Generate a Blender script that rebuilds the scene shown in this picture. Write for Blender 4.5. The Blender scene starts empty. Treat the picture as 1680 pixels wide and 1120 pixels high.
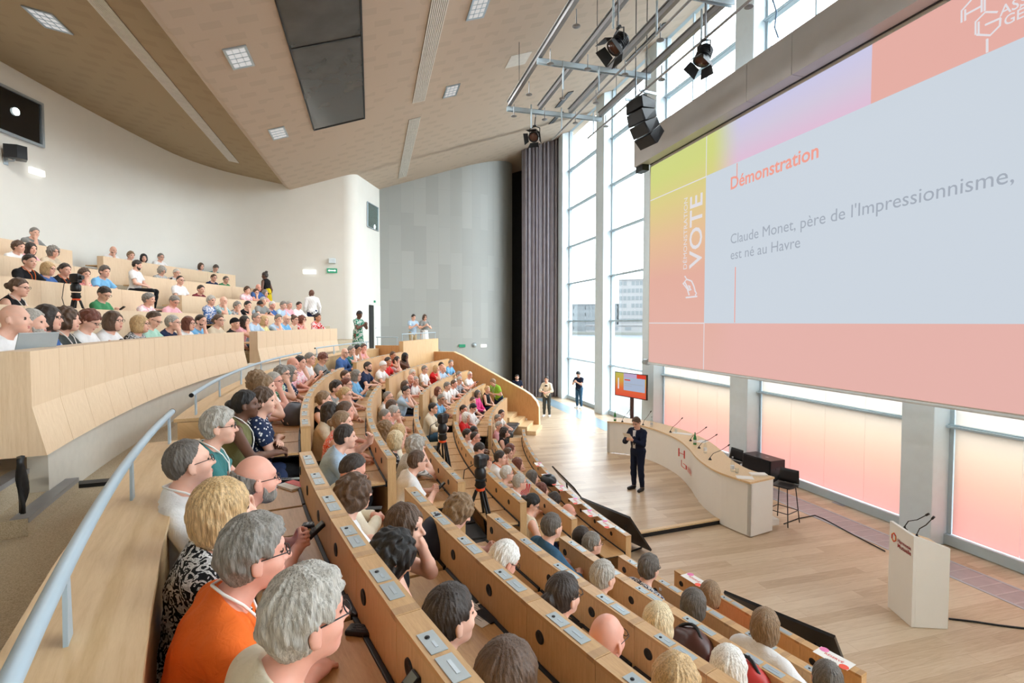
import bpy, bmesh, math, random
import numpy as np
from mathutils import Matrix, Vector
PI = math.pi
rnd = random.Random(7)
SC = bpy.context.scene
COL = SC.collection

# ------------------------------------------------------------------ camera
FPX, H = 840.0, 4.0
YAW, PITCH = math.atan(231 / 840), math.atan(31 / 840)
FW = np.array([math.sin(YAW) * math.cos(PITCH), math.cos(YAW) * math.cos(PITCH), -math.sin(PITCH)])
RT = np.array([math.cos(YAW), -math.sin(YAW), 0.0])
UP = np.cross(RT, FW)
cam = bpy.data.cameras.new('camera')
cam.sensor_width = 36.0
cam.lens = FPX * 36.0 / 1680.0
cam.clip_end = 2000
cam.clip_start = 0.05
cam_o = bpy.data.objects.new('camera', cam)
COL.objects.link(cam_o)
cam_o.matrix_world = Matrix(((RT[0], UP[0], -FW[0], 0), (RT[1], UP[1], -FW[1], 0), (RT[2], UP[2], -FW[2], H), (0, 0, 0, 1)))
SC.camera = cam_o

# ------------------------------------------------------------------ light and exposure
SC.view_settings.view_transform = 'Standard'
SC.view_settings.look = 'None'
SC.view_settings.gamma = 1.0
SC.view_settings.exposure = 0.0
SC.view_settings.use_curve_mapping = False
world = bpy.data.worlds.new('world')
SC.world = world
world.use_nodes = True
bg = world.node_tree.nodes['Background']
bg.inputs['Color'].default_value = (0.87, 0.94, 1.0, 1)
SKY = 9.5
bg.inputs['Strength'].default_value = SKY
SC.cycles.max_bounces = 10
SC.cycles.diffuse_bounces = 7
SC.cycles.glossy_bounces = 3
SC.cycles.transmission_bounces = 4
SC.cycles.transparent_max_bounces = 8
SC.cycles.sample_clamp_indirect = 6.0
SC.cycles.caustics_reflective = False
SC.cycles.caustics_refractive = False
LAMP_POWER = 1.0

# ------------------------------------------------------------------ picking points of the place along a sight line
def ray(x, y):
    return FW + (x - 840) / FPX * RT - (y - 560) / FPX * UP
EYE = np.array([0, 0, H])
def at_z(x, y, z):
    d = ray(x, y); return EYE + (z - H) / d[2] * d
def at_x(x, y, X):
    d = ray(x, y); return EYE + X / d[0] * d
def at_y(x, y, Y):
    d = ray(x, y); return EYE + Y / d[1] * d
CEN = np.array([22.27, 8.63])
def at_r(x, y, r, zexp=None):
    """Where the sight line meets the cylinder of radius r about the bowl's centre, nearest to height zexp."""
    d = ray(x, y)
    a = d[:2] @ d[:2]; b = -2 * (d[:2] @ CEN); c = CEN @ CEN - r * r
    D = max(b * b - 4 * a * c, 0)
    ts = [t for t in ((-b - math.sqrt(D)) / (2 * a), (-b + math.sqrt(D)) / (2 * a)) if t > 0.3]
    ok = [t for t in ts if 100 < theta(EYE + t * d) < 215] or ts
    if zexp is not None: ok.sort(key=lambda t: abs(H + t * d[2] - zexp))
    return EYE + ok[0] * d
def along(x, y, r, z, sr_=0.15, sz=0.08):
    """The point of a sight line that lies nearest to a circle of radius r at height z."""
    d = ray(x, y); t = np.linspace(0.6, 30, 6000)[:, None]; q = EYE + t * d
    th = np.degrees(np.arctan2(q[:, 1] - CEN[1], q[:, 0] - CEN[0])) % 360
    c = ((np.hypot(q[:, 0] - CEN[0], q[:, 1] - CEN[1]) - r) / sr_) ** 2 + ((q[:, 2] - z) / sz) ** 2 + np.where((th > 140) & (th < 215), 0, 1e6)
    return q[np.argmin(c)]
def theta(P):
    return math.degrees(math.atan2(P[1] - CEN[1], P[0] - CEN[0])) % 360
def pol(r, th, z=0.0):
    t = math.radians(th)
    return np.array([CEN[0] + r * math.cos(t), CEN[1] + r * math.sin(t), z])
CA, CS = 10.42, 0.345                       # the main ceiling: z = CA + CS * x
def at_c(x, y, a=CA, s=CS):
    d = ray(x, y); t = (a - H) / (d[2] - s * d[0]); return EYE + t * d

# ------------------------------------------------------------------ materials
MATS = {}
def nodes_of(m):
    nt = m.node_tree
    return nt, nt.nodes, nt.links
def new_mat(name):
    m = bpy.data.materials.new(name); m.use_nodes = True
    return m
def P(m):
    return m.node_tree.nodes['Principled BSDF']
def rgb(c):
    return (*c, 1)
def sr(r, g, b):
    f = lambda v: (v / 255 / 12.92) if v / 255 <= 0.04045 else ((v / 255 + 0.055) / 1.055) ** 2.4
    return (f(r), f(g), f(b))
def ramp(nt, fac, stops, mode='LINEAR'):
    n = nt.nodes.new('ShaderNodeValToRGB'); n.color_ramp.interpolation = mode
    e = n.color_ramp.elements
    while len(e) < len(stops): e.new(0.5)
    for k, (p, c) in enumerate(stops):
        e[k].position = p; e[k].color = rgb(c)
    nt.links.new(fac, n.inputs['Fac'])
    return n.outputs['Color']
def coords(nt, kind='Object', scale=(1, 1, 1), rot=(0, 0, 0)):
    tc = nt.nodes.new('ShaderNodeTexCoord'); mp = nt.nodes.new('ShaderNodeMapping')
    mp.inputs['Scale'].default_value = scale; mp.inputs['Rotation'].default_value = rot
    nt.links.new(tc.outputs[kind], mp.inputs['Vector'])
    return mp.outputs['Vector']
def noise(nt, vec, scale=5, detail=3, rough=0.5, dist=0.0):
    n = nt.nodes.new('ShaderNodeTexNoise')
    n.inputs['Scale'].default_value = scale; n.inputs['Detail'].default_value = detail
    n.inputs['Roughness'].default_value = rough; n.inputs['Distortion'].default_value = dist
    nt.links.new(vec, n.inputs['Vector'])
    return n.outputs['Fac']
def bump(nt, h, strength, dist=0.01):
    b = nt.nodes.new('ShaderNodeBump'); b.inputs['Strength'].default_value = strength
    b.inputs['Distance'].default_value = dist
    nt.links.new(h, b.inputs['Height'])
    nt.links.new(b.outputs['Normal'], nt.nodes['Principled BSDF'].inputs['Normal'])
def mul(c, f):
    return tuple(min(1, max(0, v * f)) for v in c)
def simple(name, col, rough=0.5, metal=0.0, var=0.06, scale=6, spec=0.4, stretch=(1, 1, 1)):
    """A plain finish with a faint tonal variation of its own."""
    if name in MATS: return MATS[name]
    m = new_mat(name); nt = m.node_tree; p = P(m)
    v = coords(nt, 'Object', stretch)
    c = ramp(nt, noise(nt, v, scale, 3), [(0.3, mul(col, 1 - var)), (0.7, mul(col, 1 + var))])
    nt.links.new(c, p.inputs['Base Color'])
    p.inputs['Roughness'].default_value = rough; p.inputs['Metallic'].default_value = metal
    p.inputs['Specular IOR Level'].default_value = spec
    MATS[name] = m
    return m
def wood(name, light, dark, kind='Object', scale=(1, 1, 1), rough=0.42, grain=1.0):
    """Oak veneer: fine straight grain along the local z (or the v) direction."""
    if name in MATS: return MATS[name]
    m = new_mat(name); nt = m.node_tree; p = P(m)
    v = coords(nt, kind, scale)
    a = noise(nt, v, 9, 5, 0.6, 0.6)
    b = noise(nt, v, 55, 2, 0.5, 0.2)
    mx = nt.nodes.new('ShaderNodeMath'); mx.operation = 'MULTIPLY_ADD'
    nt.links.new(b, mx.inputs[0]); mx.inputs[1].default_value = 0.45 * grain
    nt.links.new(a, mx.inputs[2])
    c = ramp(nt, mx.outputs[0], [(0.40, dark), (0.62, tuple((x + y) / 2 for x, y in zip(light, dark))), (0.9, light)])
    nt.links.new(c, p.inputs['Base Color'])
    p.inputs['Roughness'].default_value = rough
    bump(nt, b, 0.06, 0.003)
    MATS[name] = m
    return m
def emit(name, col, strength):
    if name in MATS: return MATS[name]
    m = new_mat(name); p = P(m)
    p.inputs['Base Color'].default_value = (0, 0, 0, 1)
    p.inputs['Specular IOR Level'].default_value = 0.1
    p.inputs['Emission Color'].default_value = rgb(col); p.inputs['Emission Strength'].default_value = strength
    MATS[name] = m
    return m
def glass(name, tint=(0.985, 1, 1), refl=0.06):
    if name in MATS: return MATS[name]
    m = new_mat(name); nt, ns, lk = nodes_of(m)
    t = ns.new('ShaderNodeBsdfTransparent'); t.inputs['Color'].default_value = rgb(tint)
    g = ns.new('ShaderNodeBsdfGlossy'); g.inputs['Roughness'].default_value = 0.03
    fr = ns.new('ShaderNodeLayerWeight'); fr.inputs['Blend'].default_value = 0.5
    pw = ns.new('ShaderNodeMath'); pw.operation = 'POWER'; pw.inputs[1].default_value = 5.0; lk.new(fr.outputs['Facing'], pw.inputs[0])
    sc_ = ns.new('ShaderNodeMath'); sc_.operation = 'MULTIPLY_ADD'; sc_.inputs[1].default_value = 0.7; sc_.inputs[2].default_value = refl * 0.5; lk.new(pw.outputs[0], sc_.inputs[0])
    mx = ns.new('ShaderNodeMixShader')
    lk.new(sc_.outputs[0], mx.inputs[0]); lk.new(t.outputs[0], mx.inputs[1]); lk.new(g.outputs[0], mx.inputs[2])
    lk.new(mx.outputs[0], ns['Material Output'].inputs['Surface'])
    ns.remove(P(m))
    MATS[name] = m
    return m

# ------------------------------------------------------------------ mesh collecting
class MB:
    def __init__(s): s.v = []; s.f = []; s.m = []; s.uv = []; s.sm = []
    def add(s, vs, fs, mi=0, smooth=False, uvs=None):
        o = len(s.v); s.v += [tuple(map(float, v)) for v in vs]
        for k, f in enumerate(fs):
            s.f.append(tuple(i + o for i in f)); s.m.append(mi); s.sm.append(smooth)
            s.uv.append([uvs[i] for i in f] if uvs else None)
        return s
    def box(s, lo, hi, mi=0, M=None):
        x0, y0, z0 = lo; x1, y1, z1 = hi
        vs = [(x0, y0, z0), (x1, y0, z0), (x1, y1, z0), (x0, y1, z0), (x0, y0, z1), (x1, y0, z1), (x1, y1, z1), (x0, y1, z1)]
        if M is not None: vs = [tuple(M @ Vector(v)) for v in vs]
        return s.add(vs, [(0, 3, 2, 1), (4, 5, 6, 7), (0, 1, 5, 4), (1, 2, 6, 5), (2, 3, 7, 6), (3, 0, 4, 7)], mi)
    def bbox(s, lo, hi, b=0.01, mi=0, M=None):
        """A box with bevelled edges (48 = chamfered cube)."""
        bm = bmesh.new(); bmesh.ops.create_cube(bm, size=1)
        c = [(a + d) / 2 for a, d in zip(lo, hi)]; sz = [d - a for a, d in zip(lo, hi)]
        for v in bm.verts: v.co = Vector((c[i] + v.co[i] * sz[i] for i in range(3)))
        b = min(b, min(abs(q) for q in sz) * 0.45)
        bmesh.ops.bevel(bm, geom=list(bm.edges), offset=b, segments=2, affect='EDGES', profile=0.6)
        vs = [tuple(v.co) if M is None else tuple(M @ v.co) for v in bm.verts]
        bm.verts.index_update()
        fs = [tuple(v.index for v in f.verts) for f in bm.faces]
        bm.free()
        return s.add(vs, fs, mi)
    def prism(s, poly, z0, z1, mi=0, M=None):
        n = len(poly)
        vs = [(x, y, z0) for x, y in poly] + [(x, y, z1) for x, y in poly]
        if M is not None: vs = [tuple(M @ Vector(v)) for v in vs]
        fs = [tuple(range(n))[::-1], tuple(range(n, 2 * n))] + [(i, (i + 1) % n, (i + 1) % n + n, i + n) for i in range(n)]
        return s.add(vs, fs, mi)
    def tube(s, pts, r, n=8, mi=0, caps=True, smooth=True):
        pts = [Vector(p) for p in pts]; rs = r if isinstance(r, (list, tuple)) else [r] * len(pts)
        vs = []; prev = None
        for i, p in enumerate(pts):
            d = (pts[min(i + 1, len(pts) - 1)] - pts[max(i - 1, 0)]).normalized()
            if prev is None:
                a = Vector((0, 0, 1)) if abs(d.z) < 0.9 else Vector((1, 0, 0))
                u = d.cross(a).normalized()
            else:
                u = (prev - d * prev.dot(d)).normalized()
            prev = u; w = d.cross(u)
            for k in range(n):
                t = 2 * PI * k / n
                vs.append(tuple(p + (u * math.cos(t) + w * math.sin(t)) * rs[i]))
        fs = [(i * n + k, i * n + (k + 1) % n, (i + 1) * n + (k + 1) % n, (i + 1) * n + k) for i in range(len(pts) - 1) for k in range(n)]
        s.add(vs, fs, mi, smooth)
        if caps:
            s.add(vs[:n], [tuple(range(n))[::-1]], mi); s.add(vs[-n:], [tuple(range(n))], mi)
        return s
    def cyl(s, a, b, r, r2=None, n=16, mi=0):
        return s.tube([a, b], [r, r if r2 is None else r2], n, mi)
    def lathe(s, prof, c=(0, 0, 0), n=20, mi=0, M=None):
        vs = [(c[0] + r * math.cos(2 * PI * k / n), c[1] + r * math.sin(2 * PI * k / n), c[2] + z) for r, z in prof for k in range(n)]
        if M is not None: vs = [tuple(M @ Vector(v)) for v in vs]
        fs = [(i * n + k, i * n + (k + 1) % n, (i + 1) * n + (k + 1) % n, (i + 1) * n + k) for i in range(len(prof) - 1) for k in range(n)]
        s.add(vs, fs, mi, True)
        s.add(vs[:n], [tuple(range(n))[::-1]], mi); s.add(vs[-n:], [tuple(range(n))], mi)
        return s
    def sweep(s, prof, t0, t1, n, mi=0, closed=True, caps=True):
        """A closed (r, z) profile swept about the centre of the bowl; u runs along the arc, v up the profile."""
        k = len(prof); vs = []; us = []
        ln = [0]
        for a, b in zip(prof, prof[1:] + prof[:1]): ln.append(ln[-1] + math.hypot(a[0] - b[0], a[1] - b[1]))
        for i in range(n + 1):
            th = t0 + (t1 - t0) * i / n
            for j, (r, z) in enumerate(prof):
                vs.append(tuple(pol(r, th, z))); us.append((math.radians(th) * prof[0][0], ln[j]))
        fs = []
        for i in range(n):
            for j in range(k if closed else k - 1):
                q = (j + 1) % k
                fs.append((i * k + j, (i + 1) * k + j, (i + 1) * k + q, i * k + q))
        s.add(vs, fs, mi, False, us)
        if caps and closed:
            s.add(vs[:k], [tuple(range(k))[::-1]], mi, False, us[:k]); s.add(vs[-k:], [tuple(range(k))], mi, False, us[-k:])
        return s
    def grid(s, fn, nu, nv, mi=0, smooth=True):
        vs = [tuple(fn(i / nu, j / nv)) for i in range(nu + 1) for j in range(nv + 1)]
        fs = [(i * (nv + 1) + j, (i + 1) * (nv + 1) + j, (i + 1) * (nv + 1) + j + 1, i * (nv + 1) + j + 1) for i in range(nu) for j in range(nv)]
        return s.add(vs, fs, mi, smooth)
    def mesh(s, name, mats, M=None):
        me = bpy.data.meshes.new(name)
        vs = s.v if M is None else [tuple(M @ Vector(v)) for v in s.v]
        me.from_pydata(vs, [], s.f)
        for m in (mats if isinstance(mats, (list, tuple)) else [mats]): me.materials.append(m)
        me.polygons.foreach_set('material_index', s.m)
        me.polygons.foreach_set('use_smooth', s.sm)
        if any(u is not None for u in s.uv):
            l = me.uv_layers.new(name='UVMap'); flat = []
            for f, u in zip(s.f, s.uv):
                for k in range(len(f)): flat += (u[k] if u else (0, 0))
            l.data.foreach_set('uv', flat)
        bm = bmesh.new(); bm.from_mesh(me); bmesh.ops.recalc_face_normals(bm, faces=bm.faces); bm.to_mesh(me); bm.free()
        me.update()
        return me
WM = {}                                     # the world matrix of every root and part, as built
def link(o):
    COL.objects.link(o); return o
def thing(name, label, cat, loc=(0, 0, 0), rot=0.0, group=None, M=None):
    o = link(bpy.data.objects.new(name, None)); o.empty_display_size = 0.1
    m = M if M is not None else Matrix.Translation(Vector(loc)) @ Matrix.Rotation(rot, 4, 'Z')
    o.matrix_world = m; WM[o] = m
    o['label'] = label; o['category'] = cat
    if group: o['group'] = group
    return o
def part(name, mb, mats, parent, label=None, local=False):
    """A child mesh. local: the vertices are already in the parent's frame, otherwise in the world's."""
    M = None if local else WM[parent].inverted()
    o = link(bpy.data.objects.new(name, mb.mesh(name, mats, M)))
    o.parent = parent; WM[o] = WM[parent].copy()
    if label: o['label'] = label
    return o
def mono(name, mb, mats, label, cat, loc=(0, 0, 0), rot=0.0, group=None, local=False):
    """A thing that is one mesh."""
    m = Matrix.Translation(Vector(loc)) @ Matrix.Rotation(rot, 4, 'Z')
    o = link(bpy.data.objects.new(name, mb.mesh(name, mats, None if local else m.inverted())))
    o.matrix_world = m; WM[o] = m
    o['label'] = label; o['category'] = cat
    if group: o['group'] = group
    return o
def struct(name, mb, mats, label=None, parent=None):
    o = link(bpy.data.objects.new(name, mb.mesh(name, mats, WM[parent].inverted() if parent else None)))
    if parent: o.parent = parent; WM[o] = WM[parent]
    else:
        o['kind'] = 'structure'; WM[o] = Matrix.Identity(4)
        if label: o['label'] = label; o['category'] = name.split('_')[0]
    return o
def place(mesh, name, parent, M=None, label=None):
    """Another user of a mesh already built, as a child of parent at local matrix M."""
    o = link(bpy.data.objects.new(name, mesh)); o.parent = parent
    if M is not None: o.matrix_local = M
    WM[o] = WM[parent] @ (M if M is not None else Matrix.Identity(4))
    if label: o['label'] = label
    return o
# ------------------------------------------------------------------ figures: one smooth surface grown from tapered limbs
def smin(a, b, k):
    h = np.clip(0.5 + 0.5 * (b - a) / k, 0, 1)
    return b * (1 - h) + a * h - k * h * (1 - h)
class RC:                                   # a tapered limb
    def __init__(s, a, b, ra, rb, k=0.02, tag='skin', cut=None, infl=None):
        s.a = np.array(a, float); s.b = np.array(b, float); s.ra, s.rb, s.k, s.tag, s.cut, s.infl = ra, rb, k, tag, cut, infl
    def box(s, e):
        r = max(s.ra, s.rb) + e
        return np.minimum(s.a, s.b) - r, np.maximum(s.a, s.b) + r
    def d(s, X, Y, Z):
        ab = s.b - s.a; L = ab @ ab + 1e-9
        px, py, pz = X - s.a[0], Y - s.a[1], Z - s.a[2]
        t = np.clip((px * ab[0] + py * ab[1] + pz * ab[2]) / L, 0, 1)
        d = np.sqrt((px - t * ab[0]) ** 2 + (py - t * ab[1]) ** 2 + (pz - t * ab[2]) ** 2) - (s.ra + (s.rb - s.ra) * t)
        return d
class EL:                                   # a rounded mass
    def __init__(s, c, r, R=None, k=0.02, tag='skin', sub=False):
        s.c = np.array(c, float); s.r = np.array(r, float); s.R = np.eye(3) if R is None else R; s.k, s.tag, s.sub = k, tag, sub
        s.cut = None; s.infl = None
    def box(s, e):
        w = np.sqrt(((s.R * s.r[None, :]) ** 2).sum(1)) + e
        return s.c - w, s.c + w
    def d(s, X, Y, Z):
        q = [X - s.c[0], Y - s.c[1], Z - s.c[2]]
        l = [sum(s.R[j, i] * q[j] for j in range(3)) for i in range(3)]
        k0 = np.sqrt(sum((l[i] / s.r[i]) ** 2 for i in range(3)))
        k1 = np.sqrt(sum((l[i] / s.r[i] ** 2) ** 2 for i in range(3))) + 1e-9
        return k0 * (k0 - 1) / k1
def nets(D, lo, h):
    """Surface nets of the zero level of D."""
    S = D < 0
    nx, ny, nz = D.shape
    c = [S[i:nx - 1 + i, j:ny - 1 + j, k:nz - 1 + k] for i in (0, 1) for j in (0, 1) for k in (0, 1)]
    tot = sum(a.astype(np.int8) for a in c)
    act = (tot > 0) & (tot < 8)
    ids = np.argwhere(act)
    acc = np.zeros((len(ids), 3)); cnt = np.zeros(len(ids))
    I, J, K = ids.T
    for a in [(0, 0, 0), (0, 0, 1), (0, 1, 0), (0, 1, 1), (1, 0, 0), (1, 0, 1), (1, 1, 0), (1, 1, 1)]:
        for ax in range(3):
            if a[ax]: continue
            b = list(a); b[ax] = 1
            va = D[I + a[0], J + a[1], K + a[2]]; vb = D[I + b[0], J + b[1], K + b[2]]
            m = (va < 0) != (vb < 0)
            t = np.where(m, va / np.where(m, va - vb, 1), 0)
            p = np.array(a, float)[None, :].repeat(len(ids), 0); p[:, ax] += t
            acc[m] += p[m]; cnt[m] += 1
    V = (ids + acc / cnt[:, None]) * h + lo
    idx = -np.ones(act.shape, np.int64); idx[I, J, K] = np.arange(len(ids))
    F = []
    for ax in range(3):
        sl0 = [slice(None)] * 3; sl1 = [slice(None)] * 3
        sl0[ax] = slice(0, -1); sl1[ax] = slice(1, None)
        A = S[tuple(sl0)]; B = S[tuple(sl1)]
        o1, o2 = (ax + 1) % 3, (ax + 2) % 3
        e = np.argwhere(A != B)
        e = e[(e[:, o1] > 0) & (e[:, o2] > 0) & (e[:, o1] < act.shape[o1]) & (e[:, o2] < act.shape[o2])]
        if not len(e): continue
        def g(d1, d2):
            q = e.copy(); q[:, o1] -= d1; q[:, o2] -= d2
            return idx[q[:, 0], q[:, 1], q[:, 2]]
        q = np.stack([g(1, 1), g(0, 1), g(0, 0), g(1, 0)], 1)
        fl = B[e[:, 0], e[:, 1], e[:, 2]]
        q[fl] = q[fl][:, ::-1]
        F.append(q)
    return V, np.concatenate(F)
def np_mesh(name, V, F, mats, mi=None):
    me = bpy.data.meshes.new(name)
    me.vertices.add(len(V)); me.vertices.foreach_set('co', V.astype(np.float32).ravel())
    me.loops.add(len(F) * 4); me.loops.foreach_set('vertex_index', F.astype(np.int32).ravel())
    me.polygons.add(len(F)); me.polygons.foreach_set('loop_start', np.arange(0, len(F) * 4, 4, dtype=np.int32))
    me.polygons.foreach_set('use_smooth', np.ones(len(F), bool))
    for m in mats: me.materials.append(m)
    if mi is not None: me.polygons.foreach_set('material_index', mi.astype(np.int32))
    me.update(calc_edges=True)
    return me
def grow(prims, h, infl=0.0, post=None):
    bx = [p.box(0.02 + infl) for p in prims if not getattr(p, 'sub', False)]
    lo = np.min([b[0] for b in bx], 0) - 2 * h; hi = np.max([b[1] for b in bx], 0) + 2 * h
    n = np.ceil((hi - lo) / h).astype(int) + 1
    D = np.full(n, 0.15, np.float32)
    ax = [lo[i] + h * np.arange(n[i]) for i in range(3)]
    for p in prims:
        e = infl + p.k + 3 * h
        a, b = p.box(e)
        i0 = np.clip(np.floor((a - lo) / h).astype(int), 0, n - 1); i1 = np.clip(np.ceil((b - lo) / h).astype(int) + 1, 1, n)
        if (i1 <= i0).any(): continue
        sl = tuple(slice(i0[i], i1[i]) for i in range(3))
        X, Y, Z = np.meshgrid(*[ax[i][sl[i]] for i in range(3)], indexing='ij', sparse=True)
        d = p.d(X, Y, Z)
        if getattr(p, 'sub', False):
            D[sl] = np.maximum(D[sl], -smin(d, np.full_like(d, 9), 0.01) if p.k == 0 else -d)
            continue
        d = d - (infl if p.infl is None else p.infl)
        if p.cut is not None:
            for (c, nn) in p.cut:
                d = np.maximum(d, (X - c[0]) * nn[0] + (Y - c[1]) * nn[1] + (Z - c[2]) * nn[2])
        D[sl] = smin(D[sl], d, p.k)
    if post is not None:
        X, Y, Z = np.meshgrid(*ax, indexing='ij', sparse=True)
        D = post(D, X, Y, Z)
    return nets(D, lo, h)

def rotm(yaw=0, pitch=0, roll=0):
    """Head turn: yaw to the left, pitch down, roll to the right shoulder."""
    a, b, c = map(math.radians, (yaw, pitch, roll))
    Rz = np.array([[math.cos(a), -math.sin(a), 0], [math.sin(a), math.cos(a), 0], [0, 0, 1]])
    Ry = np.array([[math.cos(b), 0, math.sin(b)], [0, 1, 0], [-math.sin(b), 0, math.cos(b)]])
    Rx = np.array([[1, 0, 0], [0, math.cos(c), -math.sin(c)], [0, math.sin(c), math.cos(c)]])
    return Rz @ Ry @ Rx
def unit(v):
    v = np.array(v, float); return v / (np.linalg.norm(v) + 1e-9)
def elbow(S, W, hint, l1, l2):
    d = W - S; L = np.linalg.norm(d)
    if L > (l1 + l2) * 0.995: W = S + d / L * (l1 + l2) * 0.995; L = (l1 + l2) * 0.995; d = W - S
    a = (l1 * l1 - l2 * l2 + L * L) / (2 * L); hgt = math.sqrt(max(l1 * l1 - a * a, 0))
    u = d / L; hv = np.array(hint, float); hv = unit(hv - u * (hv @ u))
    return S + u * a + hv * hgt, W
def hand(W, d, nrm, side, curl, fine, spread=0.018):
    """Palm, four unequal bent fingers and a thumb; d the way the hand points, nrm out of its back."""
    d = unit(d); nrm = unit(np.array(nrm) - d * (np.array(nrm) @ d)); s = np.cross(nrm, d) * side   # s: towards the little finger
    fr = 0.0082 if fine else 0.0105
    o = []
    R = np.stack([d, s, nrm], 1)
    o.append(EL(W + d * 0.052, (0.052, 0.040, 0.0165), R, 0.012))
    o.append(RC(W, W + d * 0.03, 0.026, 0.026, 0.02))
    for k, (off, ln) in enumerate(((-0.030, 0.072), (-0.010, 0.080), (0.011, 0.074), (0.030, 0.058))):
        b = W + d * 0.088 + s * off
        p = b; a = 0.0; dirs = []
        for j, q in enumerate((0.45, 0.32, 0.23)):
            a += math.radians(curl * (0.75, 1.0, 0.8)[j] + 3 * k)
            dd = d * math.cos(a) - nrm * math.sin(a) + s * off * (1.2 if curl < 30 else 0.3)
            e = p + unit(dd) * ln * q
            o.append(RC(p, e, fr * (1.08 - 0.1 * j), fr * (0.98 - 0.1 * j), 0.006))
            p = e
    t0 = W + d * 0.028 - s * 0.030 - nrm * 0.004
    t1 = t0 + unit(d * 0.7 - s * 0.65 - nrm * 0.35) * 0.040
    t2 = t1 + unit(d * 0.9 - s * 0.1 - nrm * (0.2 + curl / 90)) * 0.032
    o += [RC(t0, t1, 0.0145, fr * 1.25, 0.012), RC(t1, t2, fr * 1.2, fr, 0.006)]
    return o
HEADR = (0.097, 0.077, 0.107)
def head_prims(hc, R, fine):
    T = lambda p: hc + R @ np.array(p, float)
    o = [EL(T((-0.008, 0, 0.02)), HEADR, R, 0.02),
         EL(T((0.032, 0, -0.052)), (0.058, 0.056, 0.064), R, 0.03),
         EL(T((0.060, 0, -0.096)), (0.024, 0.026, 0.020), R, 0.03),
         EL(T((0.068, 0, 0.034)), (0.026, 0.052, 0.014), R, 0.02),
         EL(T((0.052, 0.040, -0.030)), (0.030, 0.022, 0.024), R, 0.02), EL(T((0.052, -0.040, -0.030)), (0.030, 0.022, 0.024), R, 0.02),
         RC(T((0.086, 0, 0.014)), T((0.110, 0, -0.030)), 0.008, 0.0125, 0.012),
         RC(T((0.094, 0.012, -0.034)), T((0.094, -0.012, -0.034)), 0.009, 0.009, 0.008)]
    for s in (1, -1):
        Re = R @ rotm(-20 * s, 0, 0)
        o.append(EL(T((-0.012, 0.086 * s, -0.006)), (0.021, 0.0095, 0.034), Re, 0.006))
        o.append(EL(T((-0.004, 0.080 * s, -0.032)), (0.010, 0.008, 0.012), Re, 0.006))
        o.append(EL(T((0.002, 0.098 * s, -0.004)), (0.010, 0.008, 0.017), R, 0.0, sub=True))
        o.append(EL(T((0.089, 0.032 * s, 0.010)), (0.016, 0.017, 0.011), R, 0.012, sub=True))
        o.append(EL(T((0.075, 0.031 * s, 0.009)), (0.0125, 0.0145, 0.0115), R, 0.004, tag='eye'))
        o.append(EL(T((0.080, 0.031 * s, 0.017)), (0.012, 0.017, 0.005), R, 0.004))
    o += [RC(T((0.090, 0.016, -0.064)), T((0.090, -0.016, -0.064)), 0.0050, 0.0050, 0.006, tag='lip'),
          RC(T((0.088, 0.014, -0.073)), T((0.088, -0.014, -0.073)), 0.0055, 0.0055, 0.006, tag='lip')]
    return o
ARMS = {}
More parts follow.
